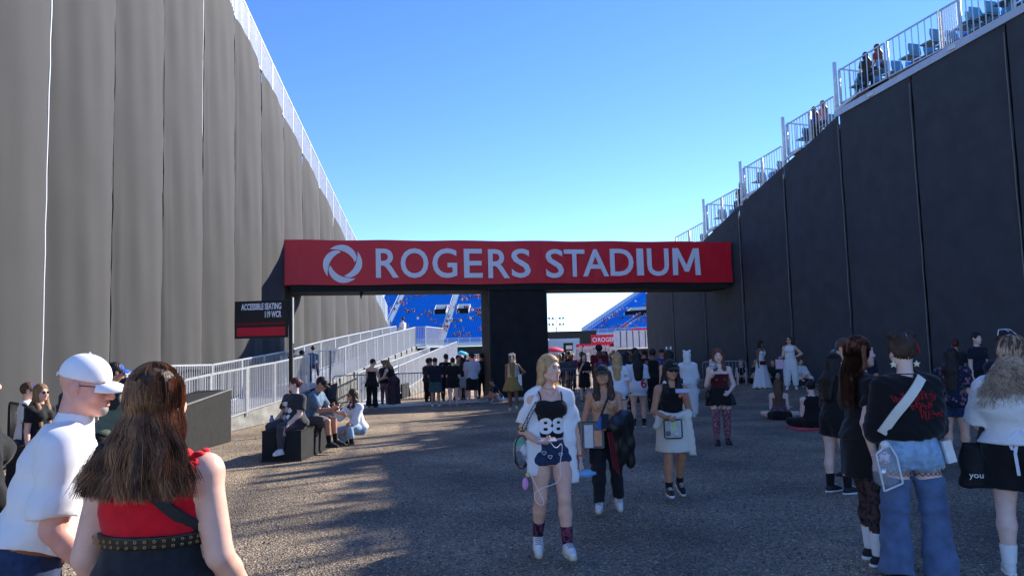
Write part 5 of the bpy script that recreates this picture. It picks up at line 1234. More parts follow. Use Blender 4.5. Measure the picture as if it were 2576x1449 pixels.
# her hair: a solid core, then loose wavy locks over it
hair(k, 'long', HAIR['dark'], o, .007, L=.17, vol=.70, amp=.0, seed=3)
hm = [hairmat('hair_lock_dark', (92, 64, 48)), hairmat('hair_lock_mid', (122, 84, 60)), hairmat('hair_lock_light', (166, 120, 82)), hairmat('hair_lock_deep', (72, 50, 40))]
def lock_field(k, n, L, wid, seed, wave=.012, wf=9, bk=.03, curl=0.0, nc=90, loose=.16, tipj=.02, lift=1.0):
    """hair in locks: strands share their lock's path and part a little towards the ends"""
    r = np.random.RandomState(seed); R = k.HR; s = k.hs; HC = k.J['HC']
    c = r.randint(0, nc, n); caz, cel = r.uniform(-2.1, 2.1, nc), r.uniform(-.2, 1.5, nc)
    az = caz[c] + r.normal(0, .10, n); el_ = cel[c] + r.normal(0, .09, n)
    rad = np.array([.0855, .1045, .101]) * s * lift * (1 + .02 * r.rand(n, 1))
    d0 = np.stack([np.sin(az) * np.cos(el_), np.cos(az) * np.cos(el_), np.sin(el_)], 1)
    p0 = HC + (d0 * rad + np.array([0, .018, .034]) * s) @ R.T
    side = np.sin(np.clip(az, -1.57, 1.57)); cs = np.sin(np.clip(caz, -1.57, 1.57))[c]; low = _n(-k.fwd)
    d1 = np.stack([np.sin(az) * .98, np.cos(az) * .95 + .05, np.full(n, -.25)], 1); p1 = HC + (d1 * rad * [1.0, .98, 1] + np.array([0, .018, .0]) * s) @ R.T
    LL = L * r.uniform(.66, 1.10, nc)[c] * r.uniform(.92, 1.03, n)
    base = k.J['SM'] + low * (.045 * k.H * (.5 + .5 * k.g) + bk); cw = r.uniform(.78, 1.08, nc)[c]; cd_ = r.uniform(-.015, .030, nc)[c]
    x = cs * wid * cw + (side - cs) * wid * loose + r.normal(0, tipj * .5, n)
    p3 = base[None] + np.outer(x, k.sd) + np.outer(cd_ + .02 * (1 - cs ** 2) + r.normal(0, tipj * .3, n), low) + np.outer(-(LL - .16), np.array([0, 0, 1.]))
    p2 = .45 * p1 + .55 * p3; p2[:, 2] = p1[:, 2] - .11; p2 = p2 + np.outer(.012 + .02 * (1 - side ** 2), low)
    ph = (r.rand(nc, 2) * 6.28)[c] + r.normal(0, .16, (n, 2)); am = wave * r.uniform(.5, 1.4, nc)[c]; fr = wf * r.uniform(.85, 1.15, nc)[c]
    def f(t):
        if t < .28: q = t / .28; P = p0 * (1 - q) ** 2 + 2 * q * (1 - q) * (p0 * .4 + p1 * .6 + (p0 - HC) * .10) + q * q * p1
        else: q = (t - .28) / .72; P = (1 - q) ** 3 * p1 + 3 * q * (1 - q) ** 2 * (p1 * .7 + p2 * .3 - [0, 0, .02]) + 3 * q * q * (1 - q) * p2 + q ** 3 * p3
        g = max(0, t - .25) / .75
        return P + (np.sin(fr * t + ph[:, 0]) * am * g)[:, None] * k.sd + (np.cos(fr * t * (1 + curl) + ph[:, 1]) * am * g * .7)[:, None] * low
    f.shade = (r.rand(nc)[c] * 3 + r.rand(n) * 1.0).astype(int)
    return p0, f
p0, f = lock_field(k, 8000, .235, .155, 5, lift=1.045, wave=.026, wf=8.5, bk=.045, nc=110, tipj=.03)
strands('hair_locks', p0, (f, 18), hm, o, rad=.0011, taper=.5)
MB().tube([k.hp(.055, .095, .028), k.hp(0, .118, .020), k.hp(-.055, .095, .028)], .005, 6).build('hair_clip', m_silver, o)

# ---- man in white cap and white polo, leaning
k = person('man in white cap and white polo shirt leaning forward with blue jeans', loc=(-1.92, 3.10), H=1.665, yaw=116, sex='m', lean=17, girth=1.1,
           armR=((.16, -.10, -1), (-.02, .62, -.8)), armL=((.12, .45, -.9), (-.3, .8, -.3)), head=(-20, 8, 0), **STAND)
o = k.o; H = k.H
body(k, 'body', SKIN['pink'], o, .009, True, fine=True, belly=.6)
face(k, o, brow=HAIR['grey'], lips=mat('pale_lips', srgb(196, 132, 114), .5, .05, 30, 0))
polo = top(k, c_white, o, .008, lo=.028, hi=.295, off=.022, sl=.86, flare=.022, neck=.058, hem=.012, wr=.0075, seed=2, f=.6, name='polo_shirt', belly=.7)
sdf_obj('collar', [rc(k.J['N'] - k.up * .012 * H + k.fwd * .004, k.J['N'] + k.up * .038 * H - k.fwd * .004, .086, .064, .004, flat=True), rc(k.J['N'] - k.up * .05 * H, k.J['N'] + k.up * .08 * H, .058, .056, .004, 's')], .006, c_white, o)
legs_wear(k, c_dend, o, .009, frac=2, off=.014, waist=.05, wr=.004, belly=.3)
sdf_obj('belt', [torso(k, .022, .046, .018, belly=.5)], .006, mat('brown_leather', srgb(140, 84, 56), .5), o)
pk = MB()
for s in (-1, 1): pk.box(k.P - V3(0, 0, .03) + k.sd0 * s * .075 - k.fwd0 * .118, (.12, .012, .13))
pk.build('back_pocket', c_dend, o)
shoes(k, m_wleath, m_wsole, o, .008)
cp = cap_wear(k, cloth('white_cotton', (240, 240, 240), .03), o, .006, low=.006)
b = MB(); pts = [k.hp(x, .098 + .008 * (1 - abs(x) / .045), .045 + math.sqrt(max(0, 1 - (x / .046) ** 2)) * .034) for x in np.linspace(-.045, .045, 11)]
b.add(pts, [tuple(range(11))]); b.build('cap_opening', SKIN['pink'], cp); MB().bar(k.hp(-.04, .104, .040), k.hp(.04, .104, .040), .016, .004, up=tuple(k.HR[:, 1])).build('cap_strap', c_white, cp)
glasses(k, o, False)
sdf_obj('beard', [el(k.hp(0, -.064, -.086), V3(.034, .032, .030) * k.hs, .01, R=k.HR)], .006, HAIR['grey'], o)
w_ = k.J['wrR'] - k.J['hdR'] * .01; d = k.J['hdR']; u = _n(np.cross(d, V3(1, 0, .2))); MB().lathe(w_, [(.031, -.012), (.034, -.012), (.034, .012), (.031, .012)], 16, np.stack([u, np.cross(d, u), d], 1)).build('wristband', m_orange, o)

# ---- cropped woman at the picture's left edge
k = person('person in black sweater with brown hair at the far left edge', loc=(-2.62, 3.75), H=1.66, yaw=140, armR=((.12, .1, -1), (-.1, .5, -.8)), **STAND)
dress(k, .013, 'light', ('long', 'brown', dict(L=.36)), (c_black, dict(lo=.02, off=.022, sl=1.9, flare=.008)), ('l', c_tan, dict(frac=2, off=.014)), (m_bleath, m_bsole))
b = MB(); q = k.w(k.J['wrR'] + V3(-.03, 0, -.2)); b.box(q, (.14, .30, .34)); thing_mb('tote_bag', 'tan canvas bag at the far left edge held by person in black sweater', 'bag', b, c_tan, q)

# ---- people between the couple and the left grandstand
k = person('woman in dark sunglasses with long light brown hair seated behind white cap man', loc=L(104, 10.75), H=1.6, yaw=70, head=(0, 0, 0), pelvis=.62, **SITB)
dress(k, .014, 'light', ('long', 'dirty', dict(L=.44, front=True)), (c_black, dict(**TEE)), ('l', c_dend, dict(frac=1.9)), (m_wleath, m_wsole), gl='sun', fc=True)
k = person('person in royal blue cap and white shirt beside the sunglasses woman', loc=L(72, 11.5), H=1.62, yaw=120, pelvis=.62, sex='m', **SITB)
dress(k, .014, 'light', ('short', 'brown'), (c_white, dict(**TEEL)), ('l', c_dend, dict(frac=1.9)), (m_wleath, m_wsole), cap=(cloth('blue_cap_cloth', (28, 40, 120)),))
k = person('man in bright blue cap and navy polo behind the red top woman', loc=L(290, 9.5), H=1.64, yaw=130, sex='m', girth=1.08, armR=HOLD, **STAND)
dress(k, .014, 'tan', ('short', 'black'), (C('blue_polo_cloth', 28, 48, 104), dict(**TEE)), ('l', c_navy, dict()), (m_bleath, m_bsole), cap=(cloth('bright_blue_cap', (36, 92, 200)),))
k = person('woman with dark curly hair and olive green top leaning behind the couple', loc=L(248, 8.3), H=1.56, yaw=150, lean=38, head=(0, 10, 0), **STAND)
dress(k, .014, 'tan', ('curly', 'black', dict(L=.24)), (C('sage_cloth', 104, 112, 88), dict(lo=.02, off=.02, sl=.6)), ('l', c_black, dict()), (m_bleath, m_bsole))

# ---- the three by the black block
blk2 = empty('seat_block', (-3.79, 12.62, 0), R_(-2), 'low black fabric covered block used as seat on the gravel', 'block')
MB().box((0, .75, .245), (.64, 1.5, .47)).build('cover', m_clothd, blk2); MB().box((0, .75, .486), (.655, 1.52, .016)).build('top_edge', m_black, blk2)
for z in (.02,): MB().box((0, .75, z), (.66, 1.53, .03)).build('base_trim', m_black, blk2)
b = MB(); q = np.array([-4.02, 12.85, .495]); b.lathe(q, [(.034, 0), (.036, .01), (.036, .17), (.022, .20), (.022, .235)], 14); thing_mb('water_bottle', 'grey metal water bottle standing on the black seat block', 'bottle', b, mat('grey_bottle', srgb(120, 132, 150), .35, .05, 5, 0, metal=.4), q)
k = person('woman in dark graphic tee and grey leggings seated on the black block', loc=(-3.66, 12.92), H=1.52, yaw=-38, girth=1.42, hips=1.1, pelvis=.60, armL=((.2, .25, -1), (-.1, .85, -.6)), armR=((.22, .3, -1), (.05, .8, -.65)), head=(-38, -6, 0),
           legL=((.12, 1, -.10), (.0, .02, -1)), legR=((.30, .95, -.1), (-.1, -.12, -1)), footL=12, footR=12)
r = dress(k, .011, 'pale', ('bun', 'maroon'), (c_char, dict(lo=-.03, off=.022, sl=.75, flare=.028, hem=.014, belly=.8)), ('l', C('grey_leggings', 70, 68, 76), dict(frac=1.96, off=.006, wr=.001)), (m_wleath, m_wsole, dict(chunky=.006)), gl='sun', fc=dict(brow=m_browd), body_kw=dict(belly=.6, hand_roll=(60, 60)))
g = MB(); rr_ = random.Random(4)
import bmesh
pm = MB()
for i, (x, z, w, h) in enumerate(((-.01, .10, .09, .05), (-.055, .03, .055, .06), (.005, .04, .05, .07), (.055, .03, .05, .06), (-.05, -.04, .055, .06), (.01, -.05, .06, .06), (.06, -.04, .04, .05))):
    pts = [(x + w / 2 * math.cos(t) * (1 + .15 * math.sin(3 * t + i)), z + h / 2 * math.sin(t)) for t in np.linspace(0, 6.283, 13)[:-1]]; pm.add([(x, z, 0)] + [(p_[0], p_[1], 0) for p_ in pts], [(0, j + 1, (j + 1) % 12 + 1) for j in range(12)], i % 3)
decal(pm.mesh('print'), [c_white, c_tan, c_lgrey], k.o, 'shirt_print', k, r['top'], 0, float(k.P[2] + .13 * k.H), .24, .30)
k = person('man in washed blue shirt and black cap seated on the block facing right', loc=(-3.62, 13.72), H=1.60, yaw=84, sex='m', pelvis=.59, lean=18, armR=((.12, .45, -.9), (-.1, .95, .12)), armL=KNEE, head=(0, 26, 0), **SITB)
r = dress(k, .012, 'tan', ('short', 'black'), (c_lblue, dict(lo=-.02, off=.02, sl=.8, flare=.02)), ('l', C('brown_shorts', 84, 76, 80), dict(frac=.92, off=.02, flare=.03)), (m_canvas, m_bsole, dict(sock=c_black, sockh=.14)), cap=(c_black,), fc=dict(brow=m_browd), body_kw=dict(curlR=.7))
phone_at(k, 'R', 'dark phone in hand of the man in washed blue shirt', tilt=(0, .6, .8))
k = person('crouching woman in white shirt and red tie taking a phone picture', px=902, py=1115, H=1.58, yaw=-42, pelvis=.30, lean=12, head=(-20, 4, 0), armR=((.25, .55, -.55), (-.12, .6, .9)), armL=((.1, .5, -1), (-.35, .75, -.75)), **CROU)
r = dress(k, .011, 'tan', ('bob', 'dark', dict(L=.19, front=True)), (c_white, dict(lo=-.02, off=.026, sl=1.8, flare=.016, hem=.02)), ('l', c_denl, dict(frac=1.7, off=.014, flare=.012)), (m_canvas, m_bsole, dict(sock=c_black, sockh=.12)), gl='sun', fc=dict(lips=m_liprd, brow=m_browd))
b = MB(); t0 = k.J['N'] + k.fwd * .066 - k.up * .015; b.prism([(-.018, 0), (.018, 0), (.036, -.34), (0, -.38), (-.036, -.34)], -.004, .004, M=np.stack([k.sd, k.up, k.fwd * 1], 1), c=t0 + k.fwd * .055 ); b.build('necktie', cloth('dark_red_silk', (130, 16, 32)), k.o)
phone_at(k, 'R', 'black phone raised by the crouching woman in red tie', tilt=(.0, 1, .1), off=(0, -.01, .03))
# ================================================================== by the gate, left of the pillar
k = person('woman in black strapless peplum top and black flared trousers seen from behind', px=936, py=1026, H=1.62, yaw=168, armR=((.2, .35, -.9), (-.3, .9, .1)), armL=DOWN, head=(-30, 20, 0), **STAND)
dress(k, .014, 'light', ('short', 'black'), (c_black, dict(lo=.08, hi=.225, sl=0, off=.008, neck=0)), ('l', c_black, dict(off=.014, flare=.05, loose=.012)), (m_canvas, m_wsole), cap=(c_black,))
skirt_wear(k, c_black, k.o, .014, L=.30, waist=.10, flare=.05, pleat=.02, npl=7, off=.02, name='peplum')
k = person('woman in black tank top and striped wide trousers bending beside the peplum woman', px=992, py=1022, H=1.62, yaw=-118, lean=26, armR=((.1, .55, -.9), (-.2, .95, -.2)), armL=((.1, .45, -1), (-.3, .9, -.3)), head=(0, 22, 0), girth=1.15, **STAND)
dress(k, .014, 'pale', ('long', 'dirty', dict(L=.16, vol=1.0)), (c_black, dict(lo=.04, sl=0, off=.009, neck=.07, neckf=.05)), ('l', p_stripe, dict(off=.03, flare=.04, loose=.05, wr=.006)), (m_wleath, m_wsole))
k = person('child in pale cap and red patterned trousers between the two women', px=968, py=1020, H=1.56, yaw=150, armR=HOLD, **STAND)
dress(k, .014, 'tan', ('short', 'dirty'), (C('dark_tee', 40, 36, 44), dict(**TEEL)), ('l', p_redpat, dict(off=.014)), (C('olive_shoe', 86, 84, 60), m_tansole), cap=(c_cream,))
k = person('man in navy tee and teal shorts seen from behind', px=1096, py=1021, H=1.60, yaw=172, sex='m', girth=1.12, armL=FOLD, armR=FOLD, head=(10, 18, 0), **STAND)
dress(k, .014, 'tan', ('short', 'black'), (c_navy, dict(**TEEL)), ('l', c_teal, dict(frac=.95, off=.022, flare=.03)), (m_wleath, m_wsole))
k = person('person in dark navy clothes with peach shoulder bag behind the teal shorts man', px=1079, py=1016, H=1.58, yaw=150, girth=1.1, armL=FOLD, **STAND)
dress(k, .015, 'tan', ('short', 'black'), (c_navy, dict(**TEEL)), ('l', c_black, dict(off=.016)), (m_bleath, m_bsole))
q = k.w(k.P + V3(-.12, -.16, .12)); b = MB(); b.box(q, (.16, .08, .28)); thing_mb('shoulder_bag', 'small peach shoulder bag on person in dark navy clothes', 'bag', b, C('peach_cloth', 226, 140, 110), q)
k = person('person with royal blue cap and dark tee at the back of the group', loc=L(1082, 28.6), H=1.6, yaw=190, sex='m', **STAND)
dress(k, .016, 'tan', ('short', 'black'), (c_black, dict(**TEE)), ('l', c_navy, dict()), (m_bleath, m_bsole), cap=(c_royal,))
k = person('tall man in black tee with white lettering on its back', loc=L(1122, 28.2), H=1.72, yaw=176, sex='m', armL=FOLD, armR=FOLD, **STAND)
r = dress(k, .014, 'tan', ('short', 'black'), (c_black, dict(**TEE)), ('l', c_navy, dict()), (m_bleath, m_bsole))
b = MB()
for i in range(3): b.box((0, i * .07, 0), (.26, .03, .0))
decal(b.mesh('print'), c_white, k.o, 'shirt_print', k, r['top'], 0, float(k.P[2] + .2 * k.H), .26, .19, back=True, lift=.008)
k = person('woman in black jersey and short black shorts with pink legs seen from behind', px=1141, py=1020, H=1.58, yaw=184, girth=1.15, armL=FOLD, armR=DOWN, **STAND)
dress(k, .014, 'pale', ('short', 'black'), (c_black, dict(**TEEL)), ('l', c_black, dict(frac=.55, off=.02, flare=.02)), (C('pink_slides', 210, 120, 140), m_tansole), sock=None)
wc = empty('wheelchair', tuple(gp(1140, 1010)), R_(60), 'black wheelchair among the group beside the pillar', 'wheelchair')
for y in (-.3, .3):
    MB().tube([(.0 + .3 * math.cos(t), y, .3 + .3 * math.sin(t)) for t in np.linspace(0, 6.283, 25)], .022, 6, cap=False).build('wheel', m_bsole, wc)
    sp_ = MB()
    for t in np.linspace(0, 3.14, 9): sp_.tube([(.29 * math.cos(t), y, .3 + .29 * math.sin(t)), (-.29 * math.cos(t), y, .3 - .29 * math.sin(t))], .003, 4)
    sp_.build('spokes', m_galvd, wc); MB().tube([(-.1, y * .85, .95), (-.08, y * .85, .5), (.3, y * .85, .5), (.42, y * .8, .15), (.55, y * .8, .1)], .014, 6).build('frame', m_bsole, wc)
    MB().lathe((.45, y * .8, .08), [(.02, -.02), (.08, -.018), (.08, .018), (.02, .02)], 12, np.array([[1, 0, 0], [0, 0, 1], [0, 1, 0]])).build('caster', m_bsole, wc)
MB().box((.1, 0, .5), (.42, .46, .05)).build('seat', m_canvas, wc); MB().box((-.1, 0, .74), (.03, .46, .44)).build('backrest', m_canvas, wc)
wl_ = wc.location
k = person('person in dusty pink trousers seated in the wheelchair', loc=(wl_[0] + .02, wl_[1] + .04), H=1.6, yaw=150, pelvis=.62, armR=KNEE, armL=KNEE, **SITB)
dress(k, .016, 'light', ('short', 'brown'), (c_grey, dict(**TEEL)), ('l', C('dusty_pink', 150, 104, 116), dict(off=.016)), (m_bleath, m_bsole))
k = person('steward in lime safety vest with dark hair facing the group', loc=L(1152, 28.0), H=1.66, yaw=30, armR=HOLD, armL=FOLD, sex='m', **STAND)
dress(k, .014, 'tan', ('short', 'black'), (c_lime, dict(lo=.0, off=.02, sl=0, neck=.06, neckf=.06)), ('l', c_navy, dict()), (m_bleath, m_bsole), fc=True)
k = person('woman with pink hair and pink top behind the lime vest', loc=L(1160, 30.0), H=1.66, yaw=150, **STAND)
dress(k, .016, 'light', ('long', 'pink', dict(L=.3)), (c_pink, dict(**TEE)), ('l', c_dend, dict()), (m_wleath, m_wsole))
k = person('woman with very long dark hair in pale grey skirt beside white tee man', px=1166, py=1012, H=1.58, yaw=172, **STAND)
dress(k, .014, 'light', ('long', 'black', dict(L=.52)), (c_lgrey, dict(**TEE)), ('s', C('pale_grey_cloth', 170, 170, 166), dict(L=.46, flare=.02)), (m_wleath, m_wsole))
k = person('tall man in pale grey tee and black shorts looking left', px=1189, py=1018, H=1.72, yaw=196, sex='m', armL=HOLD, armR=((.15, .3, -1), (-.2, .8, .5)), head=(40, 0, 0), **STAND)
dress(k, .014, 'light', ('short', 'black'), (c_lgrey, dict(**TEEL)), ('l', c_black, dict(frac=.95, off=.024, flare=.03)), (m_canvas, m_wsole))
k = person('man in dark teal tee and black trousers at the pillar edge', px=1213, py=1001, H=1.72, yaw=-150, sex='m', armL=HOLD, **STAND)
dress(k, .014, 'tan', ('short', 'black'), (C('deep_teal_cloth', 26, 48, 54), dict(**TEE)), ('l', c_black, dict(off=.018)), (m_bleath, m_bsole))
# woman with white bow by the pillar
k = person('woman with white hair bow and mustard skirt walking toward the pillar', px=1292, py=1041, H=1.60, yaw=178, armR=HIP, armL=DOWN, **WALKL)
dress(k, .013, 'brown', ('long', 'dirty', dict(L=.44, vol=.9)), (C('beige_top', 196, 180, 150), dict(lo=.06, sl=0, off=.009, neck=.05)), ('s', c_must, dict(L=.42, flare=.10, pleat=.014, npl=6)), (m_tansole, m_tansole, dict(boot=.10)))
hb = k.hp(0, .125, .07); b = MB()
for s in (1, -1): b.ball(hb + k.HR @ V3(s * .05, .01, .005), V3(.045, .015, .026), 8); b.bar(hb, hb + k.HR @ V3(s * .03, .02, -.26), .022, .006, up=(0, 1, 0))
b.build('hair_bow', c_white, k.o)
q = k.w(k.P + V3(-.20, -.02, .02)); b = MB(); b.box(q, (.10, .2, .3)); b.tube([k.w(k.P + V3(-.16, 0, .15)), k.w(k.J['shR'] + V3(0, .06, .03)), k.w(k.J['shR'] + V3(.02, -.05, .03)), k.w(k.P + V3(-.19, -.06, .16))], .012, 5); thing_mb('shoulder_bag', 'white shoulder bag of the woman with hair bow', 'bag', b, c_white, q)
k = person('person in black cap and patterned tee seated against the pillar foot', px=1330, py=998, H=1.65, yaw=-20, sex='m', pelvis=.12, lean=8, armL=KNEE, armR=KNEE, head=(20, 16, 0), **SITK)
dress(k, .014, 'tan', ('short', 'black'), (p_print, dict(**TEE)), ('l', c_black, dict()), (m_bleath, m_wsole), cap=(c_black,), fc=True)
k = person('person in white and pale blue lying low beside the pillar base', px=1258, py=1010, H=1.6, yaw=-70, pelvis=.12, lean=30, armL=KNEE, armR=KNEE, **SITK)
dress(k, .015, 'tan', ('short', 'black'), (c_navy, dict(**TEE)), ('l', c_denl, dict()), (m_wleath, m_wsole))

# ================================================================== under the right half of the gate
def sc(label, px, Z, H, yaw, *a, pose=STAND, arms=(DOWN, DOWN), z=None, step=.015, head=(0, 0, 0), girth=1, sex='f', **kw):
    k = person(label, loc=L(px, Z), H=H, yaw=yaw, armL=arms[0], armR=arms[1], head=head, girth=girth, sex=sex, **pose); return k, dress(k, step, *a, **kw)
sc('woman in dark dress drinking by the barrier', 1468, 25.5, 1.62, 10, 'light', ('long', 'dark', dict(L=.3)), (C('plum_black', 44, 24, 34), dict(lo=.0, off=.014, sl=.9)), ('s', c_black, dict(L=.5, flare=.02)), (m_canvas, m_wsole), arms=(FOLD, PHONE), fc=True)
k, r = sc('child in purple basketball jersey numbered 0 seen from behind', 1510, 23.2, 1.60, 176, 'brown', ('short', 'maroon'), (C('purple_jersey', 52, 40, 112), dict(lo=-.02, off=.024, sl=0, neck=.06)), ('l', c_navy, dict(frac=1, off=.03)), (m_bleath, m_wsole))
decal(text_flat('0', .01), C('magenta_print', 170, 50, 110), k.o, 'number', k, r['top'], 0, float(k.P[2] + .11 * k.H), .13, .19, back=True, lift=.01)
sc('tall man in maroon shirt with tall dark afro hair', 1507, 27.5, 1.86, 170, 'dark', ('afro', 'black', dict(vol=.9)), (C('maroon_shirt', 110, 20, 40), dict(**TEEL)), ('l', c_black, dict()), (m_bleath, m_bsole), sex='m', girth=1.1)
k, r = sc('blonde woman in white jersey standing left of the curly haired one', 1552, 15.6, 1.60, 165, 'light', ('long', 'blond', dict(L=.34, vol=1.05)), (p_pin, dict(lo=-.10, off=.03, sl=.8, flare=.03, hem=.03)), ('l', c_black, dict(frac=.4)), (m_wleath, m_wsole), step=.013)
decal(text_flat('26', .01), c_red, k.o, 'sleeve_print', k, r['top'], -.17, float(k.P[2] + .19 * k.H), .07, .05, back=True, lift=.008)
sc('person in white tee partly behind the blonde woman', 1566, 19.0, 1.58, 150, 'tan', ('long', 'black', dict(L=.2)), (c_white, dict(**TEE)), ('l', c_navy, dict()), (m_bleath, m_bsole))
k, r = sc('woman with long black curls in white jersey with red number 6', 1601, 16.9, 1.60, 183, 'light', ('curly', 'black', dict(L=.40, vol=1.1)), (p_pin, dict(lo=-.115, off=.034, sl=.85, flare=.035, hem=.035)), ('l', c_black, dict(frac=.3)), (m_canvas, m_wsole, dict(sock=c_black, sockh=.12, chunky=.03)), step=.013)
decal(text_flat('6', .02), c_red, k.o, 'number', k, r['top'], -.10, float(k.P[2] + .06 * k.H), .14, .20, back=True, lift=.012)
sc('woman with long dark hair in black top beyond the jersey women', 1576, 24.0, 1.62, 120, 'tan', ('long', 'black', dict(L=.36)), (c_black, dict(**TEE)), ('l', c_navy, dict()), (m_bleath, m_bsole))
sc('man in black cap and dark tee beyond the curly haired woman', 1597, 25.0, 1.74, 100, 'tan', ('short', 'black'), (c_black, dict(**TEE)), ('l', c_navy, dict()), (m_bleath, m_bsole), sex='m', cap=(c_black,))
sc('woman with dark red top and black hair in the shade under gate', 1620, 26.0, 1.68, 190, 'tan', ('short', 'black'), (c_mar, dict(**TEE)), ('l', c_navy, dict()), (m_bleath, m_bsole))
sc('person in black sleeveless top and black trousers by the right barrier', 1641, 20.5, 1.68, 175, 'brown', ('short', 'black'), (c_black, dict(lo=.0, sl=0, off=.01, neck=.05)), ('l', c_black, dict(off=.014)), (m_bleath, m_wsole), step=.013)
sc('bearded man in blue tee and cap against the black screen', 1664, 24.5, 1.68, 10, 'tan', ('short', 'black'), (c_royal, dict(**TEE)), ('l', c_navy, dict()), (m_bleath, m_bsole), sex='m', cap=(c_navy,), fc=True, girth=1.1)
k, r = sc('woman with big dark curls and white ear headband seen from behind', 1682, 16.0, 1.62, 160, 'light', ('curly', 'black', dict(L=.46, vol=1.12)), (c_black, dict(lo=.06, sl=0, off=.009, neck=.06)), ('l', c_black, dict(frac=.5)), (m_wleath, m_wsole), step=.013)
b = MB(); b.tube([k.hp(-.088, .0, .02), k.hp(-.07, .0, .1), k.hp(0, .0, .140), k.hp(.07, .0, .1), k.hp(.088, 0, .02)], .008, 6)
for s in (1, -1): b.ball(k.hp(s * .045, 0, .165), V3(.022, .014, .036), 8, M=k.HR)
b.build('ear_headband', c_white, k.o)
q = k.w(k.P + V3(-.2, .05, .05)); b = MB(); b.box(q, (.09, .28, .3)); b.tube([q + [0, -.1, .15], k.w(k.J['shR'] + V3(0, .03, .03)), q + [0, .1, .15]], .01, 5); thing_mb('shoulder_bag', 'black and white striped bag of the curly haired woman with ear headband', 'bag', b, pattern('zebra_cloth', 'blot', [(.45, (20, 20, 20)), (.5, (220, 220, 220)), (.56, (20, 20, 20))], 16), q)
# white bear hooded suit
k = person('person in fluffy white hooded bear suit seen from behind', px=1735, py=1048, H=1.58, yaw=166, armR=((.14, .1, -1), (.0, .7, -.5)), armL=((.14, .3, -1), (-.1, .8, .2)), girth=1.1, **STAND)
fz = mat('white_fleece', (.80, .80, .80), .95, .05, 40, .5, 90)
body(k, 'body', SKIN['light'], k.o, .014, False, fine=False)
top(k, fz, k.o, .013, lo=-.09, off=.03, sl=1.92, flare=.02, neck=0, hem=.01, name='bear_suit', wr=.004); legs_wear(k, fz, k.o, .013, off=.034, waist=.1, loose=.03, name='suit_legs', wr=.005)
h_ = k.hp; sdf_obj('hood', [el(h_(0, .012, .02), V3(.105, .118, .125) * k.hs, .02, R=k.HR), rc(h_(0, .03, -.05), k.J['N'] - k.fwd * .02, .085, .10, .02), el(h_(.075, .0, .135), V3(.034, .024, .034), .012), el(h_(-.075, .0, .135), V3(.034, .024, .034), .012), el(h_(0, -.13, -.01), V3(.07, .06, .085), .01, 's', k.HR)], .012, fz, k.o)
MB().tube([k.J['N'] + V3(.07 * math.cos(t), .075 * math.sin(t), .02) for t in np.linspace(0, 6.283, 14)], .008, 5).build('lanyard', c_black, k.o); MB().ball(k.P - k.fwd0 * .15 + V3(0, 0, -.01), .04, 8).build('tail', fz, k.o)
shoes(k, fz, m_wsole, k.o, .011, width=1.25)
q = k.w(k.J['wrR'] + k.J['hdR'] * .12); b = MB(); b.tube([q + [0, 0, .14], q, q - [0, 0, .10]], [.014, .014, .02], 8); b.tube([q + [.06 * math.cos(t), 0, -.16 + .06 * math.sin(t)] for t in np.linspace(0, 6.283, 14)], .02, 6); thing_mb('light_stick', 'white ring ended light stick held by the bear suit person', 'light stick', b, fz, q)
k = person('woman in black strap top behind the red haired woman', loc=L(1802, 21.5), H=1.66, yaw=-20, **STAND)
dress(k, .015, 'light', ('long', 'dark', dict(L=.3)), (c_black, dict(lo=.04, sl=0, hi=.23, neck=0, straps=.06, off=.008)), ('l', c_dend, dict()), (m_wleath, m_wsole), fc=True)
# ================================================================== the four women walking towards the camera
# ---- blonde, nearest
k = person('blonde woman in open white knit cardigan, black 88 top and denim shorts walking', px=1394, py=1410, H=1.53, yaw=8, girth=.97, lean=-1, head=(34, -3, -3), footL=4, footR=6,
           legL=((.0, .24, -1), (.03, .0, -1)), legR=((.03, .04, -1), (.02, -.50, -1)), fpR=30, armR=((.30, -.05, -1), (-.42, .88, -.30)), armL=((.22, -.08, -1), (.16, .06, -1)), handR=(-.55, .85, -.02), handL=(.12, .2, -1))
o = k.o; H = k.H; BW = k
body(k, 'body', SKIN['light'], o, .0085, True, curlL=.9, curlR=.55, hand_roll=(0, 75))
face(k, o, lips=m_lip, open_=.005)
tk = top(k, c_black, o, .007, lo=.052, hi=.238, off=.006, sl=0, neck=0, straps=.055, hem=.004, wr=.0016, name='tank_top')
legs_wear(k, c_dend, o, .008, frac=.22, off=.010, waist=.045, flare=.004, name='shorts')
hp = [hm_ for hm_ in ()]
b = MB()
for hx, hz in ((.055, -.035), (-.075, -.02), (-.03, -.05)):
    ht = [(hx + .016 * math.sin(t) ** 3, hz + .013 * math.cos(t) - .005 * math.cos(2 * t) - .002 * math.cos(3 * t)) for t in np.linspace(0, 6.283, 22)]
    b.tube([k.P + V3(x, -.0735 * H - .022 + .30 * x * x / .1, z) for x, z in ht], .0022, 4, cap=False)
b.build('heart_stitching', c_white, o)
decal(text_flat('88', .035), c_white, o, 'number', k, tk, 0, float(k.P[2] + .118 * H), .205, .125, lift=.004)
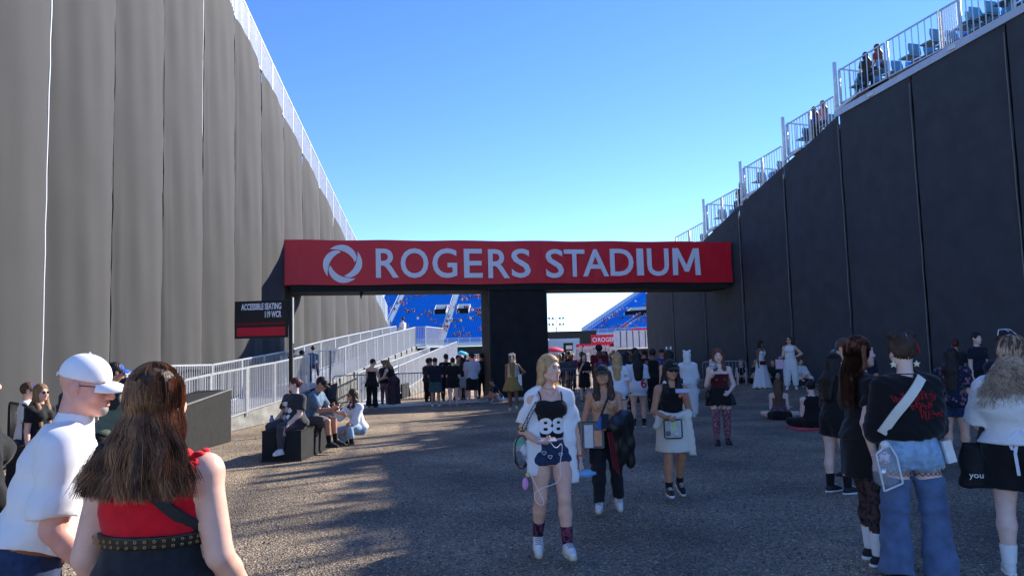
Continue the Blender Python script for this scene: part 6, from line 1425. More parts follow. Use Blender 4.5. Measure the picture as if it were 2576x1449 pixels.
# cardigan: open front, wide short sleeves, long hanging fronts
sh_ = []
for s, c in ((1, 'L'), (-1, 'R')):
    S_, E_ = k.J['sh' + c], k.J['el' + c]
    sh_ += [rc(S_ + V3(0, 0, .012), S_ + (E_ - S_) * .78, .044, .072, .03, flat=True, sq=(k.fwd, .85)), rc(k.J['N'] - k.up * .0 + k.sd * s * .035, S_ + V3(0, 0, .014), .050, .057, .03)]
    sh_ += [rc(S_ + k.sd * s * .0 + V3(0, -.01, -.02), k.P + k.sd * s * .135 + V3(0, -.055, .06), .042, .060, .04, sq=(k.fwd, .6)), rc(k.P + k.sd * s * .135 + V3(0, -.055, .06), k.P + k.sd * s * (.150 if s > 0 else .145) + V3(0, -.05, -.27 if s > 0 else -.20), .062, .060, .03, sq=(k.fwd, .42), flat=True)]
sh_.append(torso(k, -.02, .27, .015, kk=.03))
cut = [loft(k.P + k.fwd * .10, V3(0, 0, 1), k.sd, [-.5, -.05, .20, .36, .44, .50, .62], [.085, .085, .095, .108, .105, .085, .06], [.10, .10, .10, .10, .105, .11, .11], None, .008, 's'), rc(k.J['N'] + k.up * .0, k.J['N'] + k.up * .12, .058, .07, .006, 's')]
for c in 'LR': cut.append(rc(k.J['sh' + c] * .35 + k.J['el' + c] * .65, k.J['el' + c] * 1.6 - k.J['sh' + c] * .6, .040, .066, .006, 's'))
for q in cut: sh_.append(q)
m_knit = mat('white_knit', (.82, .82, .82), .9, .03, 20, .2, 220, bdist=.006)
w1, w2 = wrinkle(.0045, 12, .6), wrinkle(.0008, 15, 2)
sdf_obj('cardigan', sh_, .0085, m_knit, o, post=lambda X, Y, Z: w1(X, Y, Z) + w2(X, Y, Z))
shoes(k, m_wleath, m_tansole, o, .007, sock=pattern('argyle_sock', 'blot', [(.45, (30, 34, 60)), (.55, (150, 70, 90)), (.62, (30, 34, 60))], 26), sockh=.14, chunky=.006, lace=MATS['grey_cloth'])
hair(k, 'long', HAIR['blond'], o, .0065, L=.10, vol=.88, amp=.0015, seed=4)
bl = [hairmat('blond_lock', (196, 160, 112)), hairmat('blond_lock_dark', (150, 116, 78)), hairmat('blond_lock_pale', (214, 184, 140))]
p0, f = lock_field(k, 3000, .20, .085, 9, wave=.010, wf=8, bk=.012, nc=80); strands('hair_locks', p0, (f, 14), bl, o, rad=.0013)
MB().tube([k.J['N'] + k.up * .012 + (k.sd * math.sin(t) * .052 + k.fwd * (math.cos(t) * .056 + .012)) + V3(0, 0, -.020 * math.cos(t) + .012) for t in np.linspace(0, 6.283, 40)], .0022, 4, cap=False).build('choker', m_gold, o)
nk = [k.J['N'] + k.sd * x + k.fwd * (.060 + .018 * (1 - abs(x) / .055)) + V3(0, 0, -.055 + .9 * abs(x)) for x in np.linspace(-.055, .055, 13)]; MB().tube(nk, .0011, 4).build('necklace', m_gold, o)
w_ = k.J['wrL'] - k.J['hdL'] * .015; d = k.J['hdL']; u = _n(np.cross(d, V3(1, 0, .2))); MB().lathe(w_, [(.025, -.008), (.028, -.008), (.028, .008), (.025, .008)], 14, np.stack([u, np.cross(d, u), d], 1)).build('wristband', mat('coral_band', srgb(240, 92, 80), .5), o)
phone_at(k, 'R', 'phone lying in the blonde woman\'s right hand'.replace("'", ''), m=m_silverphone, tilt=(0, -.25, 1), fwd=.085, off=(0, 0, .022), w=.15, h=.075)
cb = [k.w(p) for p in [k.J['wrR'] + k.J['hdR'] * .13 + V3(0, 0, .01), k.J['wrR'] + V3(.12, -.09, -.08), k.P + V3(.06, -.16, .09), k.P + V3(.07, -.16, -.0), k.P + V3(.02, -.17, -.12), k.P + V3(.06, -.17, -.22), k.P + V3(-.03, -.2, -.26), k.P + V3(-.16, -.2, -.27), k.P + V3(-.20, -.2, -.34), k.P + V3(-.12, -.22, -.42), k.P + V3(-.08, -.22, -.38), k.P + V3(-.17, -.2, -.26), k.P + V3(-.22, -.14, -.06)]]
cbs = [np.array([np.interp(t, np.arange(len(cb)), [p[i] for p in cb]) for i in range(3)]) for t in np.linspace(0, len(cb) - 1, 60)]
for _ in range(14): cbs = [cbs[0]] + [(cbs[i - 1] + 2 * cbs[i] + cbs[i + 1]) / 4 for i in range(1, len(cbs) - 1)] + [cbs[-1]]
thing_mb('charging_cable', 'long white charging cable dangling from the blonde walkers phone', 'cable', MB().tube(cbs, .0032, 5), m_wsole, cbs[0])
# her clear bag on a black lettered strap
bq = k.P + V3(-.25, -.06, .02)
bag = empty('clear_bag', tuple(k.w(bq)), k.yaw + R_(25), 'clear oval shoulder bag with pink charm at the blonde walkers hip', 'bag')
MB().ball((0, 0, -.03), (.065, .05, .125), 14).build('pouch', m_clear, bag); rim = MB(); rim.tube([(.066 * math.cos(t), -.02, -.03 + .127 * math.sin(t)) for t in np.linspace(0, 6.283, 30)], .005, 6, cap=False); rim.build('rim', m_bsole, bag)
cnt = MB(); cnt.ball((-.02, 0, -.08), (.04, .025, .06), 8, 0); cnt.ball((.03, .0, -.02), (.03, .02, .05), 8, 1); cnt.box((-.01, 0, .04), (.06, .02, .05), mi=2); cnt.ball((.02, 0, -.12), (.03, .03, .03), 8, 0); cnt.build('contents', [m_canvas, m_wsole, mat('green_card', srgb(60, 190, 110), .5)], bag)
MB().ball((.015, -.07, -.20), (.018, .02, .02), 8).build('charm_top', mat('yellow_plush', srgb(216, 208, 130), .9), bag); MB().ball((-.01, -.07, -.265), (.026, .022, .048), 10).build('charm', m_pinkp, bag); MB().ball((0.02, 0, .14), (.03, .012, .02), 8).build('clasp', m_gold, bag)
st = [bq + V3(.02, 0, .13), k.P + V3(-.175, -.12, .28), k.J['sh' + 'R'] * .78 + k.J['N'] * .22 + V3(0, -.075, -.05), k.J['shR'] * .6 + k.J['N'] * .4 + V3(0, .0, .052), k.J['shR'] * .6 + k.J['N'] * .4 + V3(0, .07, .0), k.P + V3(-.17, .10, .2), bq + V3(0, .03, .13)]
b = MB(); rb = []
for t in np.linspace(0, 6, 40): rb.append(np.array([np.interp(t, np.arange(7), [p[i] for p in st]) for i in range(3)]))
for _ in range(2): rb = [rb[0]] + [(rb[i - 1] + 2 * rb[i] + rb[i + 1]) / 4 for i in range(1, 39)] + [rb[-1]]
for a, c in zip(rb[:-1], rb[1:]): b.bar(k.w(a), k.w(c + (c - a) * .1), .030, .004, up=(0, -1, .3))
M_ = np.array(bag.matrix_basis.inverted()); b.v = [tuple((M_ @ np.array([*v, 1]))[:3]) for v in b.v]; b.build('strap', m_canvas, bag)
mk_ = MB()
for i in range(1, 14):
    p_ = rb[i] + V3(0, -.006, .002)
    if i % 4 == 0: mk_.tube([k.w(p_ + V3(.009 * math.cos(t), 0, .009 * math.sin(t))) for t in np.linspace(0, 6.283, 9)], .002, 4, cap=False)
    else:
        for j in range(4): mk_.box(k.w(p_ + V3(.0, 0, .008 * j - .012)), (.012, .002, .004))
mk_.v = [tuple((M_ @ np.array([*v, 1]))[:3]) for v in mk_.v]; mk_.build('strap_marks', m_wsole, bag)['kind'] = 'stuff'
q = k.w(k.J['wrL'] + k.J['hdL'] * .10 + V3(.0, -.02, -.02)); b = MB(); b.lathe((0, 0, 0), [(.004, -.10), (.030, -.098), (.032, -.05), (.028, -.01), (.032, .03), (.030, .06), (.014, .085), (.013, .105), (.003, .106)], 14, np.array([[0, 0, 1.], [1, 0, 0], [0, 1, 0]])); b.v = [tuple(np.array(v) + q) for v in b.v]; thing_mb('water_bottle', 'clear blue plastic water bottle in the blonde walkers left hand', 'bottle', b, m_bottle, q)

# ---- woman in dark cap and clear glasses
k = person('woman in dark cap and glasses with patterned orange top and black cargo trousers', px=1530, py=1290, H=1.43, yaw=-6, head=(-4, -12, 4), footR=4, footL=8, legR=((.0, .26, -1), (.02, .0, -1)), legL=((.06, -.02, -1), (.04, -.42, -1)), fpL=22,
           armL=((.16, .18, -1), (-.62, .78, -.15)), armR=((.30, -.02, -1), (.10, .1, -1)), handL=(-.8, .5, -.1))
o = k.o; H = k.H
body(k, 'body', SKIN['tan'], o, .010, True, curlL=1.0, curlR=.5, hand_roll=(40, 0)); face(k, o, lips=m_lip, brow=m_browd, open_=.003); glasses(k, o, False)
top(k, p_butter, o, .0085, lo=.06, hi=.235, off=.007, sl=0, neck=0, straps=.06, hem=.004, wr=.001, name='crop_top')
legs_wear(k, cloth('washed_black_denim', (30, 32, 38), .25, scale=20), o, .010, frac=1.98, off=.012, waist=.045, flare=.010, loose=.006, wr=.005)
pk = MB()
for s in (-1, 1): pk.box(k.J['hip' + 'RL'[s > 0]] * .45 + k.J['kn' + 'RL'[s > 0]] * .55 + V3(s * .075, -.01, 0), (.03, .13, .17))
pk.build('cargo_pocket', MATS['washed_black_denim'], o)
shoes(k, m_wleath, m_tansole, o, .008, chunky=.008, lace=MATS['grey_cloth'])
hair(k, 'long', HAIR['dark'], o, .008, L=.26, front=True, hat=True, amp=.004, seed=6); hair(k, 'short', HAIR['dark'], o, .009, hat=True, name='hair_roots')
cap_wear(k, cloth('dark_green_cotton', (36, 42, 40)), o, .007, low=.008)
def jacket(k):
    a = k.J['wrL'] + V3(.0, -.02, -.01); e = k.J['elL']
    p = [rc(e + V3(.02, -.03, .03), a + V3(.04, -.03, .0), .085, .07, .04), rc(a * .5 + e * .5 + V3(.03, -.05, -.03), a * .5 + e * .5 + V3(.05, -.02, -.36), .085, .060, .05, sq=(V3(0, 1, 0), .6)), rc(e + V3(.05, -.02, -.05), e + V3(.075, .02, -.42), .065, .05, .04, sq=(V3(0, 1, 0), .7)), rc(a + V3(.05, -.04, -.03), a + V3(.04, -.03, -.30), .045, .025, .03, sq=(V3(0, 1, 0), .6))]
    P, Q = sdf_mesh(p, .009, post=wrinkle(.007, 21)); org = k.w(a)
    return P, Q, org
P_, Q_, org = jacket(k); Pw = np.array([k.w(p) - org for p in P_]); jo = link('jacket', np_mesh('jacket', Pw, Q_, True), m_bleath, None, tuple(org)); tag(jo, 'black leather jacket draped over arm of the woman with glasses', 'jacket')
b = MB()
for i in range(3): b.bar(k.w(k.J['wrL'] + V3(-.02 + .02 * i, -.085, -.06)), k.w(k.J['wrL'] + V3(.03 + .025 * i, -.07, -.42 - .03 * i)), .018, .01)
thing_mb('red_scarf', 'narrow dark red scarf hanging with the black leather jacket', 'scarf', b, cloth('dark_red_scarf', (120, 20, 36)), k.w(k.J['wrL'] + V3(0, -.085, -.06)))
phone_at(k, 'L', 'black phone gripped above the leather jacket', tilt=(-.1, -.9, .4), fwd=.05, off=(.0, -.035, .05))
bq = k.P + V3(-.12, -.18, .02); bag = empty('shoulder_bag', tuple(k.w(bq)), k.yaw, 'clear bag with white and orange card on a black strap before patterned top woman', 'bag')
MB().box((0, 0, -.02), (.21, .07, .25)).build('pouch', m_clear, bag); MB().box((-.045, -.012, -.03), (.085, .03, .22)).build('white_card', m_wsole, bag); MB().box((.045, -.012, -.05), (.075, .025, .15)).build('orange_card', mat('orange_card', srgb(236, 150, 60), .5), bag); MB().box((.075, -.02, .10), (.055, .05, .12), M=np.array(Matrix.Rotation(.45, 3, 'Y'))).build('blue_case', mat('blue_plastic', srgb(30, 110, 200), .4), bag); MB().box((0, .036, -.02), (.225, .012, .26)).build('back_panel', m_canvas, bag)
pts = [V3(.07, -.02, .14), V3(.14, .02, .30) , k.J['shL'] * .45 + k.J['N'] * .55 + V3(0, -.06, .0) - bq, k.J['shL'] * .5 + k.J['N'] * .5 + V3(0, .02, .035) - bq, k.P + V3(-.10, .13, .1) - bq]
b = MB()
for a, c in zip(pts[:-1], pts[1:]): b.bar(a, c, .022, .006, up=(0, -1, .2))
b.build('strap', m_canvas, bag)

# ---- woman in sunglasses and black cap with cream skirt
k = person('woman in sunglasses and black cap with black halter top and cream skirt', px=1700, py=1254, H=1.45, yaw=4, head=(6, 5, 0), footL=6, footR=4, legR=((.02, .28, -1), (.02, -.02, -1)), legL=((.04, -.06, -1), (.02, -.50, -1)), fpL=28,
           armL=((.22, .10, -1), (-.42, .62, .72)), armR=((.30, .05, -1), (-.45, .8, -.25)), handL=(-.5, .6, .62))
o = k.o; H = k.H
body(k, 'body', SKIN['tan'], o, .010, True, curlL=.9, curlR=.8, hand_roll=(30, 40)); face(k, o, lips=m_lip, brow=m_browd); glasses(k, o, True, 1.12)
top(k, c_black, o, .009, lo=.06, hi=.27, off=.007, sl=0, neck=.045, hem=.004, wr=.0012, name='halter_top')
skirt_wear(k, mat('cream_rib', srgb(228, 222, 208), .9, .03, 20, .4, 120), o, .009, L=.40, waist=.07, flare=.035, off=.016, wr=.002)
tie = [rc(k.P + V3(-.16, -.06, .10), k.P + V3(.0, -.135, .075), .035, .04, .03), rc(k.P + V3(0, -.135, .075), k.P + V3(.165, -.07, .11), .04, .038, .03), rc(k.P + V3(.165, -.07, .11), k.P + V3(.16, .08, .10), .036, .036, .02), rc(k.P + V3(-.16, -.06, .10), k.P + V3(-.16, .08, .10), .034, .034, .02), rc(k.P + V3(-.16, .08, .10), k.P + V3(.16, .08, .10), .034, .034, .02), rc(k.P + V3(.14, -.10, .08), k.P + V3(.185, -.10, -.34), .05, .040, .03, sq=(V3(0, 1, 0), .5), flat=True), rc(k.P + V3(-.15, -.09, .10), k.P + V3(-.20, -.08, -.02), .045, .035, .03, sq=(V3(0, 1, 0), .6))]
sdf_obj('tied_cardigan', tie, .009, MATS['cream_rib'], o, post=wrinkle(.005, 31))
shoes(k, m_bleath, m_wsole, o, .008, chunky=.006, sock=c_black, sockh=.07, lace=m_wsole)
hair(k, 'long', HAIR['black'], o, .008, L=.26, front=True, hat=True, amp=.004, seed=9); hair(k, 'short', HAIR['black'], o, .009, hat=True, name='hair_roots')
cp = cap_wear(k, cloth('black_cotton', (30, 32, 33)), o, .007, low=-.006)
MB().tube([k.hp(x, -.088 - .0 + .25 * x * x / .03, .078 + 12 * (x - .02) ** 2) for x in np.linspace(-.005, .045, 9)], .0022, 4).build('cap_stitching', m_wsole, cp)
for s in (1, -1): MB().ball(k.J['N'] + k.sd * s * .078 + k.fwd * .055 + V3(0, 0, -.012 + (.012 if s < 0 else -.02)), V3(.024, .024, .036), 12).build('headphone', m_wleath, o)
MB().tube([k.J['N'] + k.sd * .078 * math.cos(t) + k.fwd * (.05 - .12 * math.sin(t)) + V3(0, 0, .03 * math.sin(t)) for t in np.linspace(0, 3.1416, 12)], .008, 6).build('headphone_band', m_wleath, o)
phone_at(k, 'L', 'phone raised in left hand of the woman in sunglasses and cap', m=m_silverphone, tilt=(-.1, -.5, .85), fwd=.085, off=(0, -.02, .03), w=.14, h=.07)
w_ = k.J['wrL'] - k.J['hdL'] * .012; d = k.J['hdL']; u = _n(np.cross(d, V3(1, 0, .2))); MB().lathe(w_, [(.024, -.006), (.027, -.006), (.027, .006), (.024, .006)], 14, np.stack([u, np.cross(d, u), d], 1)).build('wristband', MATS['coral_band'], o)
bq = k.P + V3(-.045, -.165, -.045); bag = empty('belt_bag', tuple(k.w(bq)), k.yaw + R_(-3), 'clear black edged belt bag with lime ticket on the cream skirt', 'bag')
MB().box((0, 0, 0), (.185, .05, .19)).build('pouch', m_clear, bag); MB().tube([(.095 * sx, -.02, .098 * sz) for sx, sz in ((-1, .9), (-.9, 1), (.9, 1), (1, .9), (1, -.85), (.85, -1), (-.85, -1), (-1, -.85), (-1, .9))], .008, 6, cap=False).build('edge', m_canvas, bag)
MB().box((.005, -.012, .025), (.065, .012, .09)).build('card', m_wsole, bag); MB().box((.01, -.020, .03), (.03, .006, .07)).build('lime_ticket', mat('lime_ticket', srgb(190, 240, 40), .5), bag); MB().ball((-.05, 0, -.05), (.03, .016, .03), 8).build('contents', m_canvas, bag); MB().ball((.04, 0, -.06), (.035, .016, .022), 8).build('tissue', m_wsole, bag)

# ---- red haired woman
k = person('red haired woman in maroon corset, black skirt and torn red tights walking', px=1818, py=1117, H=1.62, yaw=-4, head=(-10, 4, 0), girth=1.06, footL=5, footR=5, legL=((.02, .02, -1), (.0, -.10, -1)), legR=((.03, .15, -1), (.0, -.02, -1)),
           armR=((.26, .10, -1), (-.18, .75, .68)), armL=((.30, -.02, -1), (-.45, .72, -.42)), handL=(-.7, .5, -.45))
o = k.o; H = k.H
body(k, 'body', SKIN['pale'], o, .011, True, curlL=.7, curlR=1.2, hand_roll=(40, 0)); face(k, o, lips=m_liprd, brow=HAIR['red'])
top(k, cloth('maroon_velvet', (86, 22, 38)), o, .010, lo=.05, hi=.215, off=.007, sl=0, neck=0, hem=.0, wr=.0012, name='corset')
skirt_wear(k, c_black, o, .010, L=.30, waist=.075, flare=.055, pleat=.016, npl=8, off=.016)
tg = []
for c in 'LR':
    hp_, kn_, an_ = k.J['hip' + c], k.J['kn' + c], k.J['an' + c]; g = k.g; gg = .45 + .55 * g; a0 = hp_ + (kn_ - hp_) * .60
    tg += [rc(a0, kn_, .0455 * H * g + .006, .034 * H * gg + .006, .01, flat=True), el(kn_, V3(1, 1, 1) * (.033 * H * gg + .006), .01), rc(kn_, kn_ * .68 + an_ * .32, .033 * H * gg + .006, .036 * H * gg + .005, .01), rc(kn_ * .68 + an_ * .32, an_, .036 * H * gg + .005, .024 * H * gg + .004, .01)]
sdf_obj('tights', tg, .009, p_net, o)
for s, c in ((1, 'L'), (-1, 'R')): MB().tube([k.P + V3(s * .085, -.105, -.13), k.J['hip' + c] * .45 + k.J['kn' + c] * .55 + V3(0, -.095, .05), k.J['hip' + c] * .38 + k.J['kn' + c] * .62 + V3(s * -.03, -.085, 0)], .006, 4).build('garter', c_black, o)
shoes(k, m_bleath, m_bsole, o, .009, boot=.22, chunky=.02, width=1.1)
hair(k, 'long', HAIR['red'], o, .009, L=.40, front=True, vol=1.0, amp=.004, seed=12)
p0, f = lock_field(k, 1500, .40, .15, 19, wave=.02, wf=10, nc=60); strands('hair_locks', p0, (f, 14), [HAIR['red'], hairmat('auburn_lock', (140, 86, 58))], o, rad=.002)
MB().tube([k.J['N'] + k.sd * x + k.fwd * (.060 + .02 * (1 - abs(x) / .06)) + V3(0, 0, -.075 + 1.1 * abs(x)) for x in np.linspace(-.06, .06, 13)], .0014, 4).build('necklace', m_silver, o)
def light_stick(k, c, label, ribbon=None, sc=1.0, up=(0, -.1, 1)):
    u = _n(V3(*up)); a = k.J['wr' + c] + k.J['hd' + c] * .075; e = empty('light_stick', tuple(k.w(a)), k.yaw, label, 'light stick'); M = np.stack([V3(1, 0, 0), np.cross(u, V3(1, 0, 0)), u], 1)
    MB().tube([-u * .07, u * .09], .017 * sc, 10).build('handle', m_wsole if ribbon is None else m_red, e); MB().ball(u * .15 * sc, .068 * sc, 16).build('globe', mat('clear_globe', (.75, .82, .88), .06, .02, 3, 0, alpha=.3, spec=.8), e); MB().ball(u * .15 * sc, V3(.034, .02, .03) * sc, 8).build('core', m_silver, e)
    if ribbon:
        b = MB()
        for s in (1, -1): b.ball(u * .075 + V3(s * .04, -.015, 0), V3(.04, .012, .02), 8)
        b.build('bow', c_white, e); MB().bar(u * .06, u * .06 + V3(.02, -.02, -.16), .05, .006, up=(0, 1, 0)).build('ribbon', c_red, e)
    return e
light_stick(k, 'R', 'clear globe light stick raised by the red haired woman', up=(.1, -.25, 1))
q = k.w(k.P + V3(-.22, -.05, -.02)); b = MB(); b.ball(q, (.05, .07, .11), 10); b.tube([q + [0, 0, .1], k.w(k.P + V3(-.16, -.04, .22)), k.w(k.J['shR'] * .7 + k.J['N'] * .3 + V3(0, .05, .03))], .006, 5); thing_mb('shoulder_bag', 'small black bag at the red haired womans right hip', 'bag', b, m_bleath, q)
# ================================================================== in the shade of the right-hand stand
k = person('woman in long white sleeveless dress with dark hair standing by black screen', loc=L(1913, 26.4), H=1.60, yaw=35, armR=DOWN, armL=FOLD, head=(30, 0, 0), **STAND)
dress(k, .013, 'brown', ('long', 'black', dict(L=.34)), (c_white, dict(lo=.06, hi=.235, sl=0, neck=0, straps=.06, off=.009)), ('s', c_white, dict(L=.98, waist=.09, flare=.16, pleat=.02, npl=7, off=.012)), (m_tansole, m_tansole), fc=dict(brow=m_browd))
q = k.w(k.P + V3(-.10, -.14, .0)); b = MB(); b.box(q, (.20, .07, .13)); thing_mb('hand_bag', 'small dark red handbag before the long white dress', 'bag', b, c_mar, q)
k = person('tall woman in white tank top, white trousers and white boots with hand on hip', loc=L(1986, 24.8), H=1.70, yaw=-22, armL=HIP, armR=((.2, .15, -1), (.25, .8, -.1)), head=(-10, 0, 0), legL=((.08, .02, -1), (.02, -.03, -1)), legR=((.06, .08, -1), (.02, .02, -1)))
dress(k, .013, 'light', ('long', 'dark', dict(L=.22)), (c_white, dict(lo=.06, sl=0, off=.008, neck=.05)), ('l', c_white, dict(frac=1.9, off=.02, loose=.03, wr=.006, waist=.075)), (m_wleath, m_wsole, dict(boot=.14, chunky=.03)), gl='sun', fc=dict(brow=m_browd))
b = MB(); b.tube([k.J['N'] + V3(-.05, -.05, 0), k.P + V3(.0, -.13, .12), k.J['N'] + V3(.05, -.05, 0)], .006, 4); b.build('lanyard', c_black, k.o)
q = k.w(k.J['wrR'] + V3(-.02, -.05, -.2)); b = MB(); b.box(q, (.24, .06, .30)); thing_mb('carrier_bag', 'pale pink carrier bag held by the woman all in white', 'bag', b, C('pale_pink_vinyl', 236, 196, 216), q)
def ground_sitter(label, px, py, H, yaw, *a, pose=SITK, step=.014, lean=6, pel=.115, arms=(KNEE, KNEE), head=(0, 8, 0), sex='f', girth=1, loc=None, **kw):
    k = person(label, px, py, loc=loc, H=H, yaw=yaw, pelvis=pel, lean=lean, armL=arms[0], armR=arms[1], head=head, sex=sex, girth=girth, **pose); return k, dress(k, step, *a, **kw)
ground_sitter('person in loose white shirt sitting against the black screen beside white trousers woman', None, None, 1.66, 10, 'light', ('long', 'brown', dict(L=.3)), (c_white, dict(lo=-.02, off=.03, sl=1.9, flare=.02)), ('l', c_char, dict(off=.02)), (m_wleath, m_wsole), fc=True, girth=1.05, loc=L(2008, 25.5))
ground_sitter('woman in black top sitting by the screen with chin on her hands', None, None, 1.64, -15, 'pale', ('long', 'dirty', dict(L=.3)), (c_black, dict(lo=.02, sl=0, off=.01, neck=.06)), ('l', c_black, dict(frac=.4)), (m_wleath, m_wsole), arms=(FOLD, FOLD), lean=20, fc=True, loc=L(1862, 28.8))
ground_sitter('person in dark clothes slumped by the screen left of the long dress', None, None, 1.6, 20, 'light', ('long', 'blond', dict(L=.3)), (c_char, dict(**TEE)), ('l', c_black, dict()), (m_wleath, m_wsole), lean=24, loc=L(1890, 28.2))
ground_sitter('woman in dark green top sitting behind the two women in white', None, None, 1.62, -20, 'light', ('long', 'red', dict(L=.34)), (C('dark_green_cloth', 38, 50, 44), dict(**TEE)), ('l', c_char, dict()), (m_bleath, m_bsole), fc=True, loc=L(1942, 26.9))
k, r = ground_sitter('woman with very long brown hair sitting cross legged on the gravel', 1962, 1055, 1.66, 160, 'pale', ('long', 'brown', dict(L=.56, vol=1.05)), (p_print, dict(lo=.04, hi=.22, sl=0, neck=0, off=.008)), ('l', c_black, dict(frac=.45, off=.014)), (m_wleath, m_wsole), pose=SITX, step=.012, arms=(HOLD, HOLD))
q = k.w(V3(-.16, -.42, .26)); b = MB(); b.box(q, (.20, .13, .012), rz=.5); thing_mb('tablet', 'pale tablet on the knee of long haired woman on gravel', 'tablet', b, m_wsole, q)
k, r = ground_sitter('person in black racer back tank sitting on red mat with dark hair tied up', 2048, 1076, 1.72, 176, 'pale', ('bun', 'black'), (c_black, dict(lo=-.02, sl=0, off=.01, neck=.055)), ('l', c_black, dict(off=.02)), (m_wleath, m_wsole), pose=SITX, step=.012, girth=1.15, arms=(HOLD, DOWN))
q = gp(2046, 1081); b = MB(); b.box(q + [0, .25, .01], (.62, .75, .02)); thing_mb('mat', 'red mat under the person in black racer back tank', 'mat', b, c_red, q)
# ---- black hat woman with lace sleeves
k = person('woman in black cap and lace sleeves with black shorts and high top sneakers', px=2116, py=1238, H=1.53, yaw=112, armR=((.12, .25, -1), (-.1, .9, .2)), armL=FOLD, head=(0, 4, 0), footR=0, footL=4, legR=((.03, .05, -1), (.01, -.04, -1)), legL=((.04, -.08, -1), (.01, -.06, -1)), girth=1.06)
dress(k, .011, 'pale', ('long', 'black', dict(L=.34, hat=True)), (c_black, dict(lo=.0, off=.016, sl=.5)), ('l', c_black, dict(frac=.42, off=.022, flare=.03)), (m_canvas, m_wsole, dict(boot=.06, chunky=.014, sock=c_black, sockh=.14, lace=m_wsole)), cap=(c_black,), fc=dict(lips=m_liprd), detail=True)
sdf_obj('lace_sleeve', sleeve(k, 'R', 1.7, .02, .01) + sleeve(k, 'L', 1.7, .02, .01), .011, p_lace, k.o, post=wrinkle(.003, 7))
k = person('man in teal cap worn low and pale tee behind the lace sleeve woman', loc=L(2128, 9.8), H=1.70, yaw=-125, sex='m', head=(-20, 14, 0), **STAND)
dress(k, .013, 'light', ('short', 'brown'), (C('pale_aqua_cloth', 170, 198, 204), dict(**TEEL)), ('l', c_navy, dict()), (m_bleath, m_bsole), cap=(cloth('teal_cap_cloth', (92, 128, 138)),))
k = person('dark haired person half hidden behind the brown haired woman in black', loc=L(2165, 12.5), H=1.72, yaw=170, **STAND)
dress(k, .015, 'tan', ('long', 'black', dict(L=.3)), (c_navy, dict(**TEE)), ('l', c_navy, dict()), (m_bleath, m_bsole))
# ---- brown haired woman in black dress
k = person('brown haired woman in black tee dress with star tights looking right', px=2196, py=1413, H=1.67, yaw=98, head=(-4, -3, 0), girth=1.08, armR=((.16, -.42, -1), (.0, .22, -1)), armL=((.1, .3, -1), (-.3, .9, .1)), footR=2, footL=6, legR=((.02, .0, -1), (.0, -.03, -1)), legL=((.04, .14, -1), (.0, .0, -1)))
o = k.o; H = k.H
body(k, 'body', SKIN['pale'], o, .009, True, curlR=.6); face(k, o, lips=m_liprd, brow=m_browd, open_=.003)
top(k, c_black, o, .009, lo=.02, off=.018, sl=.6, flare=.012, neck=.05, name='tee_dress'); skirt_wear(k, c_black, o, .010, L=.41, waist=.10, flare=.0, off=.014, pleat=.004, npl=5)
tg = []
for c in 'LR':
    hp_, kn_, an_ = k.J['hip' + c], k.J['kn' + c], k.J['an' + c]; g = k.g; gg = .45 + .55 * g; off = .003
    md = hp_ * .5 + kn_ * .5; ca = kn_ * .68 + an_ * .32 + V3(0, .006 * H, 0)
    tg += [rc(hp_, md, .0545 * H * g + off, .0475 * H * g + off, .03), rc(md, kn_, .0475 * H * g + off, .0325 * H * gg + off, .025), rc(kn_, ca, .0315 * H * gg + off, .0345 * H * gg + off, .02), rc(ca, an_ * .7 + kn_ * .3, .0345 * H * gg + off, .026 * H * gg + off, .02)]
sdf_obj('tights', tg, .009, p_star, o)
shoes(k, m_canvas, m_wsole, o, .008, boot=.09, chunky=.016, sock=c_white, sockh=.17)
lc = MB()
for c in 'LR':
    a, f_ = k.J['an' + c], k.J['fd' + c]; lt = np.cross(f_, V3(0, 0, 1))
    for i in range(6):
        q = a + f_ * (.040 + .016 * i) + V3(0, 0, .06 - .022 * i); lc.tube([q - lt * .03, q + V3(0, 0, .012) + f_ * .01, q + lt * .03], .0035, 5)
lc.build('laces', c_white, o)
hair(k, 'long', HAIR['red'], o, .008, L=.30, vol=.84, amp=.002, seed=14)
p0, f = lock_field(k, 2600, .34, .10, 23, wave=.012, wf=8, bk=.03, nc=90); strands('hair_locks', p0, (f, 16), [HAIR['dark'], HAIR['brown'], hairmat('russet_lock', (100, 58, 44))], o, rad=.0016)
w_ = k.J['wrR']; b = MB()
for i in range(3): b.tube([w_ + V3(.026 * math.cos(t), .026 * math.sin(t), .012 * i) for t in np.linspace(0, 6.283, 14)], .004, 5, cap=False)
b.build('bracelets', m_silver, o)
# ---- woman with two hair buns, back to us
k = person('woman with two hair buns in black sweatshirt, denim shorts and flared denim leg warmers', px=2312, py=1446, H=1.67, yaw=172, girth=1.02, head=(6, 2, 0), footL=10, footR=10, legL=((.09, .0, -1), (.05, -.02, -1)), legR=((.09, .0, -1), (.05, -.02, -1)), armR=((.12, .25, -1), (-.20, .9, .30)), armL=((.14, .1, -1), (-.45, .8, -.3)))
o = k.o; H = k.H
body(k, 'body', SKIN['pale'], o, .009, True, fine=False, curlR=1.2)
sw = top(k, cloth('black_fleece', (22, 23, 27), .1, .95), o, .009, lo=.045, off=.030, sl=1.88, flare=.036, neck=.062, blouse=([.045, .075, .14, .20, .30], [.006, .034, .044, .034, .004]), wr=.007, seed=17, f=.7, name='sweatshirt')
legs_wear(k, c_denl, o, .009, frac=.22, off=.020, waist=.09, flare=.014, name='shorts', wr=.004)
fr = MB(); rr_ = random.Random(3)
